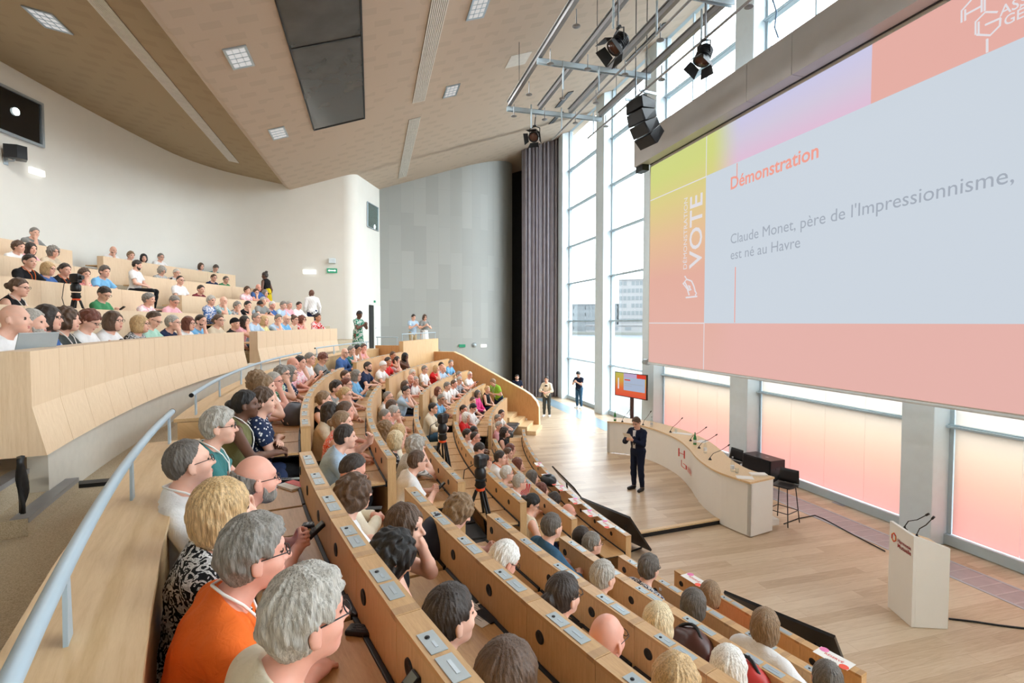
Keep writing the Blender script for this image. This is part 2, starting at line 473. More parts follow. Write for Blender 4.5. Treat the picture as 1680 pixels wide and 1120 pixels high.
def figure(pose='desk', lean=8, hyaw=0, hpitch=5, hroll=0, stand=False, fine=False, w=1.0, girth=1.0, turn=0):
    """Joints and limbs of a person facing +x with the feet on z = 0."""
    hip = np.array([0, 0, 0.92 if stand else 0.53])
    L = math.radians(lean)
    u = np.array([math.sin(L), 0, math.cos(L)]); f = np.array([math.cos(L), 0, -math.sin(L)])
    ex, ey = np.array([1, 0, 0.]), np.array([0, 1, 0.])
    Rt = rotm(turn, 0, 0) if turn else np.eye(3)
    U = lambda t, fx=0, y=0: hip + Rt @ (u * t + f * fx + ey * y)
    sh = U(0.455)
    nb = U(0.50, -0.005)
    La = L * 0.75 + math.radians(14)
    hc = nb + Rt @ np.array([math.sin(La), 0, math.cos(La)]) * 0.175
    RH = rotm(hyaw + turn, hpitch, hroll)
    Rl = Rt @ rotm(0, lean, 0)
    g = girth
    torso = [EL(hip + ex * -0.01, (0.135 * g, 0.175 * w, 0.12), Rl, 0.04, 'low'),
             EL(U(0.15, 0.015), (0.115 * g, 0.150 * w, 0.14), Rl, 0.05, 'top'),
             EL(U(0.31, 0.01), (0.118 * g, 0.160 * w, 0.165), Rl, 0.05, 'top'),
             EL(U(0.40, -0.015), (0.095, 0.165 * w, 0.09), Rl, 0.05, 'top'),
             RC(U(0.452, -0.008, 0.145 * w), U(0.452, -0.008, -0.145 * w), 0.060, 0.060, 0.04, 'top'),
             RC(U(0.47, -0.02, 0.09 * w), U(0.53, -0.01, 0.0), 0.045, 0.045, 0.04, 'top'),
             RC(U(0.47, -0.02, -0.09 * w), U(0.53, -0.01, 0.0), 0.045, 0.045, 0.04, 'top')]
    neck = [RC(nb - Rt @ u * 0.03, hc - RH @ np.array([0.012, 0, 0.045]), 0.060, 0.053, 0.02)]
    S = {s: U(0.44, 0.0, 0.178 * w * s) for s in (1, -1)}
    chin = lambda s: hc + RH @ np.array([0.085, 0.025 * s, -0.125])
    dz = hip[2] - 0.53
    tgt = {'desk': {s: (np.array([0.40, 0.13 * s, 0.745]), (0, s, -0.7), None) for s in (1, -1)},
           'clasp': {s: (np.array([0.37, 0.055 * s, 0.755]), (-.2, s, -0.8), None) for s in (1, -1)},
           'phone': {s: (np.array([0.31, 0.055 * s, 0.86 + dz * 1.0]), (-0.2, s * 0.8, -0.9), None) for s in (1, -1)},
           'read': {s: (np.array([0.30, 0.07 * s, 0.83 + dz]), (-0.2, s * 0.8, -0.9), None) for s in (1, -1)},
           'hold': {s: (np.array([0.43, 0.052 * s, 0.775]), (-0.1, s * 0.9, -0.8), None) for s in (1, -1)},
           'lap': {s: (np.array([0.28, 0.07 * s, 0.66 + dz * 1.05]), (-0.3, s, -0.6), None) for s in (1, -1)},
           'fold': {s: (np.array([0.20, -0.07 * s, 0.80 + dz]), (0, s, -0.8), None) for s in (1, -1)},
           'down': {s: (np.array([0.08, 0.27 * s, 0.86]), (-1, s * 0.3, 0), None) for s in (1, -1)}}
    if pose in ('chin', 'face', 'chinleft', 'tap', 'wave'):
        T = dict(tgt['desk'])
        if pose == 'chin': T[-1] = (chin(-1), (0.4, -0.5, -1), None)
        if pose == 'chinleft': T[1] = (chin(1), (0.4, 0.5, -1), None)
        if pose == 'face': T = {s: (hc + RH @ np.array([0.09, 0.03 * s, -0.13]), (0.5, s * 0.7, -1), None) for s in (1, -1)}
        if pose == 'tap': T[1] = (hc + RH @ np.array([0.10, 0.095, -0.10]), (0.4, 0.6, -1), None)
        if pose == 'wave': T[1] = (U(0.42) + Rt @ np.array([0.38, 0.16, 0.12]), (0.2, 1, -0.6), None)
    else:
        T = tgt[pose]
    arms = {}; hands = []; J = {}
    for s in (1, -1):
        W, hint, _ = T[s]
        W = np.array(W)
        if pose in ('lap', 'fold', 'down', 'phone', 'read') and turn: W = hip * [0, 0, 0] + Rt @ W
        E, W = elbow(S[s], W, hint, 0.285, 0.25)
        fd = unit(W - E)
        arms[s] = (S[s], E, W)
        up = pose in ('chin', 'face', 'chinleft', 'tap', 'wave') and W[2] > E[2] + 0.12
        curl = 42 if up else (48 if pose in ('phone', 'read', 'hold') else 30)
        if pose in ('desk',): nrm = np.array([0, 0.2 * s, 1]); hd = unit(fd * 0.6 + np.array([0.5, -0.25 * s, -0.1]))
        elif pose in ('phone', 'read', 'hold'): nrm = np.array([0.3, s * 1.0, -0.4]); hd = unit(fd * .6 + np.array([0.5, -0.3 * s, 0.25]))
        elif pose == 'clasp': nrm = np.array([0.3, 0.9 * s, 0.7]); hd = unit(fd * .3 + np.array([0.6, -0.65 * s, 0]))
        elif pose == 'down': nrm = np.array([0, s, 0.]); hd = fd; curl = 22
        elif up: nrm = RH @ np.array([0.8, 0.8 * s, -0.1]); hd = unit(fd * .6 + RH @ np.array([-0.25, 0.05 * s, 0.6])); curl = 35
        else: nrm = np.array([0.3, 0.3 * s, 1]); hd = unit(fd + np.array([0.2, -0.5 * s, 0]))
        if pose == 'tap' and s == 1: nrm = RH @ np.array([0.5, 1, 0]); hd = RH @ np.array([-0.1, -.1, 1]); curl = 16
        J[s] = (W, hd, nrm)
        hands += hand(W, hd, nrm, s, curl, fine)
    arm_skin = []
    for s in (1, -1):
        a, e, wv = arms[s]
        arm_skin += [RC(a, e, 0.052, 0.041, 0.02), RC(e, e + (wv - e) * 0.35, 0.042, 0.041, 0.015), RC(e + (wv - e) * 0.3, wv, 0.041, 0.027, 0.015)]
    legs = []; feet = []
    for s in (1, -1):
        hp = hip + np.array([0.0, 0.09 * s, -0.02])
        if stand: kn = np.array([0.025, 0.10 * s, 0.50]); an = np.array([-0.02, 0.115 * s, 0.09])
        else: kn = np.array([0.43, 0.115 * s, 0.52]); an = np.array([0.38, 0.11 * s, 0.09])
        legs += [RC(hp, kn, 0.088, 0.060, 0.03, 'leg'), RC(kn, kn + (an - kn) * 0.35, 0.060, 0.058, 0.02, 'leg'), RC(kn + (an - kn) * 0.3, an, 0.058, 0.040, 0.02, 'leg')]
        t = unit(np.array([1, 0.15 * s, 0]))
        feet += [EL(an + np.array([0, 0, -0.035]), (0.05, 0.042, 0.05), None, 0.02, 'foot'), RC(an + np.array([0.01, 0, -0.048]), an + t * 0.17 + np.array([0, 0, -0.058]), 0.042, 0.032, 0.02, 'foot')]
    return dict(torso=torso, neck=neck, head=head_prims(hc, RH, fine), arms=arms, arm_skin=arm_skin, hands=hands, legs=legs, feet=feet,
                hc=hc, RH=RH, U=U, hip=hip, J=J, nb=nb, w=w, Rt=Rt, u=u, stand=stand)
def head_matrix(fg):
    M = Matrix.Identity(4)
    for i in range(3):
        for j in range(3): M[i][j] = fg['RH'][i, j]
        M[i][3] = fg['hc'][i]
    return M
def body_mesh(fg, h, mats):
    pr = fg['torso'] + fg['neck'] + fg['head'] + fg['arm_skin'] + fg['hands'] + fg['legs'] + fg['feet']
    sub = [p for p in pr if getattr(p, 'sub', False)]; eye = [p for p in pr if p.tag == 'eye']; lip = [p for p in pr if p.tag == 'lip']
    main = [p for p in pr if p not in sub and p not in eye]
    V, F = grow(main + sub + eye, h)
    c = V[F].mean(1)
    mi = np.zeros(len(F))
    for tag, lst in ((1, lip), (2, eye)):
        for p in lst:
            d = p.d(c[:, 0], c[:, 1], c[:, 2]); mi[d < (0.0004 if tag == 1 else 0.0012)] = tag
    return np_mesh('body', V, F, mats, mi)
def shirt_mesh(fg, h, sleeve, mats, loose=0.014, long_hem=0.0):
    """Cloth over the torso; sleeve: 'none', 'short', 'long' or 'half'; open at the neck, cuffs and hem."""
    pr = [p for p in fg['torso']]
    frac = {'none': 0.0, 'short': 0.62, 'half': 1.0, 'long': 1.0}[sleeve]
    for s in (1, -1):
        a, e, wv = fg['arms'][s]
        if frac:
            d = unit(e - a); b = a + (e - a) * frac
            pr.append(RC(a, b + d * (0.03 if frac < 1 else 0), 0.054, 0.044 if frac == 1 else 0.050, 0.03, 'top', [(b, d)] if frac < 1 else None, infl=loose + 0.004))
        if sleeve in ('long', 'half'):
            d = unit(wv - e); b = e + (wv - e) * (0.95 if sleeve == 'long' else 0.45)
            pr.append(RC(e, b + d * 0.02, 0.041, 0.032 if sleeve == 'long' else 0.040, 0.02, 'top', [(b, d)], infl=loose))
    nb, u = fg['nb'], fg['u']
    n1 = unit(fg['Rt'] @ (u + 0.45 * np.array([-u[2] * -1.0, 0, -u[0]]) * -1.0)) if False else unit(fg['Rt'] @ (u + np.array([u[2], 0, -u[0]]) * 0.55))
    c1 = nb + fg['Rt'] @ (u * 0.035)
    hz = fg['hip'][2] - 0.06 - long_hem
    hcut = (fg['hip'] + fg['Rt'] @ np.array([0, 0, -0.06 - long_hem]))
    slv = 0.155 * fg['w']
    yv = fg['Rt'] @ np.array([0, 1, 0.])
    sc0 = fg['U'](0.44)
    def post(D, X, Y, Z):
        D = np.maximum(D, (X - c1[0]) * n1[0] + (Y - c1[1]) * n1[1] + (Z - c1[2]) * n1[2])
        D = np.maximum(D, hcut[2] - Z)
        if sleeve == 'none':
            q = np.abs((X - sc0[0]) * yv[0] + (Y - sc0[1]) * yv[1]) - (slv + 0.012)
            D = np.maximum(D, q)
        # soft folds of the cloth
        D = D + 0.0035 * np.sin(38 * Z + 17 * X + 9 * Y) * np.sin(23 * Y + 11 * Z) + 0.002 * np.sin(70 * Y - 40 * Z + 30 * X)
        return D
    V, F = grow(pr, h, loose, post)
    return np_mesh('shirt', V, F, mats)
def trouser_mesh(fg, h, mats, short=False, loose=0.012):
    pr = [fg['torso'][0]] + [RC(p.a, p.b, p.ra, p.rb, p.k, 'leg') for p in fg['legs']]
    zc = 0.10 if not short else (0.46 if fg['stand'] else -1)
    an = [p.b for p in fg['legs']][2]
    def post(D, X, Y, Z):
        D = np.maximum(D, 0.085 - Z) if not short else np.maximum(D, (0.47 - Z) if fg['stand'] else (X - 0.36))
        D = np.maximum(D, Z - (fg['hip'][2] + 0.07))
        return D + 0.002 * np.sin(40 * Z + 20 * Y)
    V, F = grow(pr, h, loose, post)
    return np_mesh('trousers', V, F, mats)
def skirt_mesh(fg, h, mats, hem=0.3):
    c = fg['hip']
    if fg['stand']:
        pr = [RC(c + np.array([0, 0, 0.1]), np.array([0, 0, hem + 0.02]), 0.145, 0.215, 0.03)]
        post = lambda D, X, Y, Z: np.maximum(D, hem - Z) + 0.006 * np.sin(12 * np.arctan2(Y, X) + 8 * Z)
    else:
        pr = [fg['torso'][0], RC(c + np.array([0, 0.06, 0]), (0.36, 0.08, 0.53), 0.12, 0.095, 0.06), RC(c + np.array([0, -0.06, 0]), (0.36, -0.08, 0.53), 0.12, 0.095, 0.06)]
        post = lambda D, X, Y, Z: np.maximum(D, X - 0.40) + 0.002 * np.sin(40 * X)
    V, F = grow(pr, h, 0.006, post)
    return np_mesh('skirt', V, F, mats)
def ell(X, Y, Z, c, r):
    a, b, d = (X - c[0]), (Y - c[1]), (Z - c[2])
    k0 = np.sqrt((a / r[0]) ** 2 + (b / r[1]) ** 2 + (d / r[2]) ** 2)
    k1 = np.sqrt((a / r[0] ** 2) ** 2 + (b / r[1] ** 2) ** 2 + (d / r[2] ** 2) ** 2) + 1e-9
    return k0 * (k0 - 1) / k1
HAIRS = {}
def hair_mesh(style, fine, mats):
    key = (style, fine)
    if key in HAIRS: return HAIRS[key]
    h = 0.0042 if fine else 0.008
    ax = [np.arange(-0.20, 0.15, h), np.arange(-0.16, 0.16, h), np.arange(-0.40 if style in ('long', 'pony') else -0.2, 0.20, h)]
    X, Y, Z = np.meshgrid(*ax, indexing='ij', sparse=True)
    one = X * 0 + Y * 0 + Z * 0
    cap = ell(X, Y, Z, (-0.012, 0, 0.026), (0.106, 0.088, 0.112))
    front = 0.75 * X - 0.66 * Z - 0.008
    low = (-0.024 + 0.72 * X) - Z
    ear = -ell(X, np.abs(Y), Z, (0.004, 0.092, -0.014), (0.034, 0.034, 0.036))
    if style == 'short':
        D = np.maximum(np.maximum(cap - 0.004, front), np.maximum(low, ear))
        amp, fr = 0.0032, 70
    elif style == 'full':                     # thick short hair with volume on top
        D = smin(cap - 0.008, ell(X, Y, Z, (0.0, 0, 0.085), (0.095, 0.072, 0.062)), 0.03)
        D = np.maximum(np.maximum(D, front - 0.006), np.maximum(low - 0.008, ear)); amp, fr = 0.0048, 60
    elif style == 'crop':
        D = np.maximum(np.maximum(cap + 0.0035, front + 0.004), np.maximum(low, ear)); amp, fr = 0.001, 90
    elif style == 'fringe':                   # bald on top, hair at the sides and the back
        D = np.maximum(np.maximum(cap - 0.001, front), np.maximum(low, ear))
        D = np.maximum(D, Z - 0.035 + 0.5 * X + 0.02); amp, fr = 0.0025, 70
    elif style == 'thin':                     # receding
        D = np.maximum(np.maximum(cap + 0.002, front + 0.030), np.maximum(low, ear)); amp, fr = 0.0025, 75
    elif style in ('bob', 'curly', 'long', 'pixie', 'pony', 'bun', 'topbun'):
        D = smin(ell(X, Y, Z, (-0.018, 0, 0.022), (0.116, 0.098, 0.122)), one + 9, 0.01)
        face = ell(X, Y, Z, (0.105, 0, -0.05), (0.085, 0.068, 0.118))
        if style in ('bob', 'long'):
            D = smin(D, ell(X, Y, Z, (-0.030, 0, -0.05), (0.098, 0.104, 0.105)), 0.03)
            D = np.maximum(D, -face); D = np.maximum(D, -0.125 - Z if style == 'bob' else -0.38 - Z)
            if style == 'long': D = smin(D, ell(X, Y, Z, (-0.070, 0, -0.16), (0.058, 0.096, 0.19)), 0.04)
            amp, fr = 0.0030, 55
        elif style == 'curly':
            D = smin(D - 0.010, ell(X, Y, Z, (-0.035, 0, -0.02), (0.098, 0.106, 0.105)), 0.03)
            D = np.maximum(D, -face); D = np.maximum(D, -0.10 - Z); amp, fr = 0.0085, 62
        elif style == 'pixie':
            D = np.maximum(np.maximum(D - 0.002, front - 0.014), np.maximum(low - 0.022, -ell(X, np.abs(Y), Z, (0.004, 0.09, -0.03), (0.02, 0.03, 0.03)))); amp, fr = 0.0055, 58
        else:
            D = np.maximum(np.maximum(cap - 0.005, front), np.maximum(low - 0.012, ear))
            if style == 'bun': D = smin(D, ell(X, Y, Z, (-0.125, 0, 0.015), (0.045, 0.048, 0.045)), 0.015)
            if style == 'topbun': D = smin(D, ell(X, Y, Z, (-0.075, 0, 0.135), (0.048, 0.05, 0.045)), 0.015)
            if style == 'pony': D = smin(D, ell(X, Y, Z, (-0.125, 0, -0.05), (0.036, 0.040, 0.12)), 0.02)
            amp, fr = 0.003, 60
    elif style == 'longcurly':
        D = smin(ell(X, Y, Z, (-0.02, 0, 0.02), (0.122, 0.106, 0.126)), ell(X, Y, Z, (-0.055, 0, -0.10), (0.085, 0.118, 0.16)), 0.04)
        D = np.maximum(D, -ell(X, Y, Z, (0.11, 0, -0.06), (0.085, 0.066, 0.12))); amp, fr = 0.009, 70
    elif style == 'cap':
        D = np.maximum(ell(X, Y, Z, (-0.012, 0, 0.03), (0.112, 0.094, 0.116)), 0.02 + 0.25 * X - Z); amp, fr = 0.0012, 40
    elif style == 'beard':
        D = smin(ell(X, Y, Z, (0.032, 0, -0.052), (0.058, 0.056, 0.064)), ell(X, Y, Z, (0.060, 0, -0.096), (0.024, 0.026, 0.020)), 0.03)
        D = smin(D, ell(X, Y, Z, (-0.008, 0, 0.02), (0.097, 0.077, 0.107)), 0.02) - 0.005
        D = np.maximum(D, Z + 0.048 - 0.75 * np.maximum(0.055 - X, 0)); D = np.maximum(D, 0.016 - X)
        D = np.maximum(D, -ell(X, Y, Z, (0.105, 0, -0.066), (0.03, 0.026, 0.014))); amp, fr = 0.002, 90
    ph = np.arctan2(Y, X + 0.02 + 0 * Z)
    if style not in ('cap', 'beard', 'curly', 'longcurly', 'crop'): D = D + 0.0013 * np.sin(23 * ph + 4 * np.sin(16 * Z + 9 * X + 2) + 3 * np.sin(21 * Y)) + 0.0011 * np.sin(41 * ph + 5 * np.sin(23 * Z + 14 * Y)) + (0.0008 * np.sin(71 * ph + 6 * np.sin(31 * Z + 11 * X)) if fine else 0)
    D = D + amp * (np.sin(fr * X + 3 * np.sin(30 * Z)) * np.sin(fr * 1.1 * Y + 2 * np.sin(25 * X)) + 0.7 * np.sin(fr * 0.9 * Z + 40 * Y) * np.sin(fr * 1.3 * (X + Y)))
    V, F = nets(D.astype(np.float32), np.array([a[0] for a in ax]), h)
    HAIRS[key] = np_mesh('hair' if style not in ('cap', 'beard') else style, V, F, mats)
    return HAIRS[key]
def glasses_mesh(m):
    if 'glasses' in HAIRS: return HAIRS['glasses']
    b = MB()
    for s in (1, -1):
        b.tube([(0.101, s * (0.033 + 0.024 * math.cos(t)), 0.006 + 0.018 * math.sin(t)) for t in np.linspace(0, 2 * PI, 17)], 0.0022, 6, caps=False)
        b.tube([(0.100, s * 0.057, 0.012), (0.085, s * 0.075, 0.012), (0.0, s * 0.0845, 0.012), (-0.015, s * 0.085, -0.004)], 0.002, 6)
    b.tube([(0.101, 0.010, 0.01), (0.105, 0, 0.013), (0.101, -0.010, 0.01)], 0.002, 6)
    HAIRS['glasses'] = b.mesh('glasses', m)
    return HAIRS['glasses']
def lanyard_mesh(fg, m, wd=0.008):
    """A ribbon round the neck down to a badge on the chest."""
    b = MB(); U, Rt = fg['U'], fg['Rt']
    pts = [U(0.47, 0.115, 0.045), U(0.515, 0.075, 0.075), U(0.545, 0.02, 0.085), U(0.565, -0.045, 0.06), U(0.568, -0.075, 0.0)]
    for s in (1, -1):
        path = [U(0.24, 0.158, 0.01 * s), U(0.36, 0.155, 0.03 * s), U(0.44, 0.132, 0.045 * s), U(0.50, 0.085, 0.07 * s), U(0.545, 0.02, 0.083 * s), U(0.565, -0.045, 0.06 * s), U(0.568, -0.078, 0)]
        b.tube(path, wd * 0.62, 6)
    b.add([U(0.24, 0.165, 0.04), U(0.24, 0.165, -0.04), U(0.12, 0.172, -0.04), U(0.12, 0.172, 0.04), U(0.24, 0.161, 0.04), U(0.24, 0.161, -0.04), U(0.12, 0.168, -0.04), U(0.12, 0.168, 0.04)],
          [(0, 1, 2, 3), (4, 7, 6, 5), (0, 4, 5, 1), (1, 5, 6, 2), (2, 6, 7, 3), (3, 7, 4, 0)])
    return b.mesh('lanyard', m)
# ------------------------------------------------------------------ finishes of the room
OAKW = wood('oak_parapet_ledge', sr(216, 184, 140), sr(200, 164, 118), 'UV', (0.5, 5, 1), grain=0.6)
WALL = simple('white_plaster', sr(232, 230, 222), 0.85, var=0.012, scale=2, spec=0.2)
OAK = wood('oak_veneer', sr(218, 182, 134), sr(192, 152, 104), 'UV', (3.2, 0.35, 1))
OAKL = wood('oak_light', sr(230, 202, 160), sr(206, 172, 126), 'Object', (6, 6, 0.5))
OAKT = wood('oak_ledge', sr(206, 166, 116), sr(180, 138, 90), 'Object', (7, 0.6, 7))
OAKD = wood('oak_warm', sr(204, 152, 100), sr(180, 126, 76), 'Object', (5, 5, 0.4))
OAKP = wood('oak_panel', sr(216, 176, 126), sr(190, 146, 98), 'Object', (7, 7, 0.6))
STEEL = simple('brushed_steel', sr(176, 188, 196), 0.35, 0.6, 0.03)
PLATE = simple('plate_metal', sr(168, 178, 182), 0.4, 0.4, 0.05)
GREYP = simple('grey_paint', sr(218, 232, 240), 0.5, 0.1, 0.02)
MULL = simple('mullion_paint', sr(180, 198, 208), 0.45, 0.05, 0.015)
RAILP = simple('rail_paint', sr(170, 188, 200), 0.4, 0.15, 0.02)
BLACK = simple('black_matt', sr(22, 23, 25), 0.5, var=0.1)
BLACKS = simple('black_satin', sr(28, 29, 32), 0.3, var=0.06)
DARKG = simple('dark_grey', sr(58, 60, 64), 0.5, var=0.08)
WHITE = simple('white_lacquer', sr(236, 236, 232), 0.45, var=0.008)
PAPER = simple('paper', sr(238, 236, 232), 0.8, var=0.02)
RED = simple('red_print', sr(214, 70, 62), 0.5, var=0.03)
def carpet_mat():
    m = new_mat('beige_carpet'); nt = m.node_tree; p = P(m)
    v = coords(nt)
    a = noise(nt, v, 160, 2, 0.7)
    c = ramp(nt, a, [(0.3, sr(158, 144, 120)), (0.55, sr(190, 176, 152)), (0.75, sr(206, 194, 172))])
    nt.links.new(c, p.inputs['Base Color']); p.inputs['Roughness'].default_value = 0.95
    p.inputs['Specular IOR Level'].default_value = 0.1
    bump(nt, a, 0.4, 0.004)
    return m
CARPET = carpet_mat()
def floor_mat():
    m = new_mat('oak_floorboards'); nt, ns, lk = nodes_of(m); p = P(m)
    v = coords(nt)
    br = ns.new('ShaderNodeTexBrick')
    br.inputs['Scale'].default_value = 1.0; br.inputs['Brick Width'].default_value = 1.9; br.inputs['Row Height'].default_value = 0.19
    br.inputs['Mortar Size'].default_value = 0.0022; br.inputs['Mortar Smooth'].default_value = 0.2; br.inputs['Bias'].default_value = 0.0
    br.offset = 0.37
    br.inputs['Color1'].default_value = rgb((0.30, 0.30, 0.30)); br.inputs['Color2'].default_value = rgb((0.75, 0.75, 0.75)); br.inputs['Mortar'].default_value = rgb((0.12, 0.12, 0.12))
    lk.new(v, br.inputs['Vector'])
    g = noise(nt, coords(nt, 'Object', (0.7, 9, 1)), 4, 5, 0.6, 1.2)
    g2 = noise(nt, coords(nt, 'Object', (2, 50, 1)), 3, 2)
    ad = ns.new('ShaderNodeMixRGB'); ad.blend_type = 'MIX'; ad.inputs[0].default_value = 0.45
    lk.new(br.outputs['Color'], ad.inputs[1]); lk.new(g, ad.inputs[2])
    c = ramp(nt, ad.outputs[0], [(0.15, sr(150, 122, 94)), (0.42, sr(190, 164, 134)), (0.58, sr(206, 184, 156)), (0.8, sr(220, 202, 176))])
    lk.new(c, p.inputs['Base Color']); p.inputs['Roughness'].default_value = 0.34
    p.inputs['Specular IOR Level'].default_value = 0.45
    bump(nt, br.outputs['Fac'], -0.1, 0.002)
    return m
FLOORM = floor_mat()
def panel_wall_mat():
    m = new_mat('grey_cladding'); nt, ns, lk = nodes_of(m); p = P(m)
    tc = ns.new('ShaderNodeTexCoord'); sp = ns.new('ShaderNodeSeparateXYZ'); lk.new(tc.outputs['Object'], sp.inputs[0])
    cb = ns.new('ShaderNodeCombineXYZ')
    ad = ns.new('ShaderNodeMath'); ad.operation = 'ADD'; lk.new(sp.outputs['X'], ad.inputs[0]); lk.new(sp.outputs['Y'], ad.inputs[1])
    lk.new(sp.outputs['Z'], cb.inputs[0]); lk.new(ad.outputs[0], cb.inputs[1])
    br = ns.new('ShaderNodeTexBrick')
    br.inputs['Brick Width'].default_value = 1.9; br.inputs['Row Height'].default_value = 0.62; br.inputs['Scale'].default_value = 1
    br.inputs['Mortar Size'].default_value = 0.004; br.offset = 0.33; br.inputs['Bias'].default_value = 0.1
    br.inputs['Color1'].default_value = rgb(sr(168, 170, 166)); br.inputs['Color2'].default_value = rgb(sr(158, 160, 156)); br.inputs['Mortar'].default_value = rgb(sr(150, 152, 150))
    lk.new(cb.outputs[0], br.inputs['Vector'])
    lk.new(br.outputs['Color'], p.inputs['Base Color']); p.inputs['Roughness'].default_value = 0.6
    return m
CLAD = panel_wall_mat()
def ceiling_mat(name, base, patch):
    """Plaster with a scatter of faint perforated fields."""
    m = new_mat(name); nt, ns, lk = nodes_of(m); p = P(m)
    v = coords(nt)
    br = ns.new('ShaderNodeTexBrick')
    br.inputs['Brick Width'].default_value = 0.62; br.inputs['Row Height'].default_value = 0.5; br.inputs['Scale'].default_value = 1
    br.inputs['Mortar Size'].default_value = 0.14; br.inputs['Mortar Smooth'].default_value = 0.05; br.offset = 0.5
    br.inputs['Color1'].default_value = rgb((1, 1, 1)); br.inputs['Color2'].default_value = rgb((1, 1, 1)); br.inputs['Mortar'].default_value = rgb((0, 0, 0))
    lk.new(v, br.inputs['Vector'])
    n = noise(nt, v, 0.5, 2)
    th = ns.new('ShaderNodeMath'); th.operation = 'GREATER_THAN'; lk.new(n, th.inputs[0]); th.inputs[1].default_value = 0.42
    mu = ns.new('ShaderNodeMath'); mu.operation = 'MULTIPLY'; lk.new(br.outputs['Color'], mu.inputs[0]); lk.new(th.outputs[0], mu.inputs[1])
    mx = ns.new('ShaderNodeMixRGB'); lk.new(mu.outputs[0], mx.inputs[0]); mx.inputs[1].default_value = rgb(base); mx.inputs[2].default_value = rgb(patch)
    lk.new(mx.outputs[0], p.inputs['Base Color']); p.inputs['Roughness'].default_value = 0.85; p.inputs['Specular IOR Level'].default_value = 0.2
    return m
CEIL = ceiling_mat('ceiling_plaster', sr(196, 180, 163), sr(189, 174, 157))
CEILD = ceiling_mat('ceiling_soffit', sr(168, 150, 122), sr(163, 145, 118))
CLOTHM = simple('grey_curtain', sr(158, 152, 158), 0.95, var=0.08, scale=3, spec=0.1)
PANE = glass('clear_pane')

# ------------------------------------------------------------------ the room shell
fl = MB(); fl.box((-13, -7, -0.3), (10.6, 32, 0)); struct('floor', fl, FLOORM)
RS = dict(F=18.886, E=19.786, D=20.665, C=21.52, B=22.346, A=23.164)
HS = dict(F=0.95, E=1.334, D=1.774, C=2.188, B=2.606, A=3.002)
ROWS = 'FEDCBA'
FLO = {k: max(0.0, HS[k] - 0.95) for k in ROWS}
RP = 23.95                                   # the parapet behind the last lower row
WALK = 2.64
RU = [24.86, 26.25, 27.62, 29.0, 30.36]
HU = [3.81, 4.20, 4.70, 5.245, 5.82]
FU = [h - o for h, o in zip(HU, (0.95, 0.88, 0.85, 0.80, 0.75))]
T0, T1 = 148.6, 205.0
for i, k in enumerate(ROWS):
    r0 = RS[k] - 0.085; r1 = RS[ROWS[i + 1]] - 0.085 if i < 5 else RP
    b = MB()
    if FLO[k] > 0.01:
        b.sweep([(r0, -0.02), (r0, FLO[k]), (r1 + 0.02, FLO[k]), (r1 + 0.02, -0.02)], T0, T1, 60)
        struct('floor_tier', b, CARPET)
b = MB().sweep([(RP, 0), (RP, WALK), (RU[0] + 0.1, WALK), (RU[0] + 0.1, 0)], 148.0, 207, 60)
lp = [tuple(pol(23.2, t)[:2]) for t in np.linspace(156.6, 147.5, 8)] + [(3.4, 26.3), (-2.5, 26.3), (-2.5, 22.6), tuple(pol(25.2, 150)[:2]), tuple(pol(25.2, 156.6)[:2])]
b.prism(lp, 2.3, WALK - 0.004)
struct('floor_walkway', b, CARPET)
CONC = simple('pale_kerb', sr(206, 200, 188), 0.9, var=0.03, scale=12)
for i in range(5):
    r0 = RU[i] + (0.06 if i == 0 else 0.0); r1 = RU[i + 1] if i < 4 else 33.0
    b = MB().sweep([(r0, 2.3), (r0, FU[i]), (r1 + 0.05, FU[i]), (r1 + 0.05, 2.3)], 150, 189.5 if i == 0 else 190.6, 44)
    if i == 0: b.sweep([(r0, 2.8), (r0, 3.13), (r0 + 0.12, 3.13), (r0 + 0.12, 2.8)], 159.6, 189.5, 26)
    struct('floor_terrace', b, [CARPET] if i else [CONC])
# walls
def wall_path():
    pts = [tuple(pol(31.8, t)[:2]) for t in np.linspace(212, 157, 40)]
    x, y = pts[-1]; a0 = math.radians(67); r = (22.5 - y) / (1 - math.cos(a0))
    for a in np.linspace(a0, 0, 9)[1:]:
        pts.append((x + r * (math.sin(a0) - math.sin(a)), y + r * (math.cos(a) - math.cos(a0)) ))
    return pts
def wtop(x, y):
    xe = -3.42 - 0.0273 * (22.5 - y)
    return (9.0 - 0.163 * x if x < xe - 0.05 else CA + CS * x) + 0.06
def wall(name, path, mat, thick=0.25, z0=-0.1, label=None):
    b = MB(); n = len(path)
    N = []
    for i in range(n):
        a, c = path[max(i - 1, 0)], path[min(i + 1, n - 1)]
        d = Vector((c[0] - a[0], c[1] - a[1])).normalized(); N.append((-d.y, d.x))
    vs = []
    for (x, y), (nx, ny) in zip(path, N):
        X, Y = x + nx * thick, y + ny * thick
        zt = wtop(x, y)
        vs += [(x, y, z0), (x, y, zt), (X, Y, zt), (X, Y, z0)]
    fs = [(i * 4 + j, (i + 1) * 4 + j, (i + 1) * 4 + (j + 1) % 4, i * 4 + (j + 1) % 4) for i in range(n - 1) for j in range(4)]
    sm = n > 6
    b.add(vs, fs, 0, sm); b.add(vs[:4], [(0, 1, 2, 3)]); b.add(vs[-4:], [(0, 3, 2, 1)])
    o = struct(name, b, mat)
    if sm: o.data.set_sharp_from_angle(angle=math.radians(40))
    return o
wl = wall_path()
path = wl + [(-4.2, 22.5), (-1.05, 22.5)]
for a in np.linspace(90, 8, 10):            # the rounded outer corner, then the return towards the grey wall
    path.append((-1.05 + 0.62 * math.cos(math.radians(a)), 21.88 + 0.62 * math.sin(math.radians(a))))
path2 = [(-0.42, 22.0), (0.62, 26.42)]
wall('wall_left', path[:len(wl) + 2], WALL)
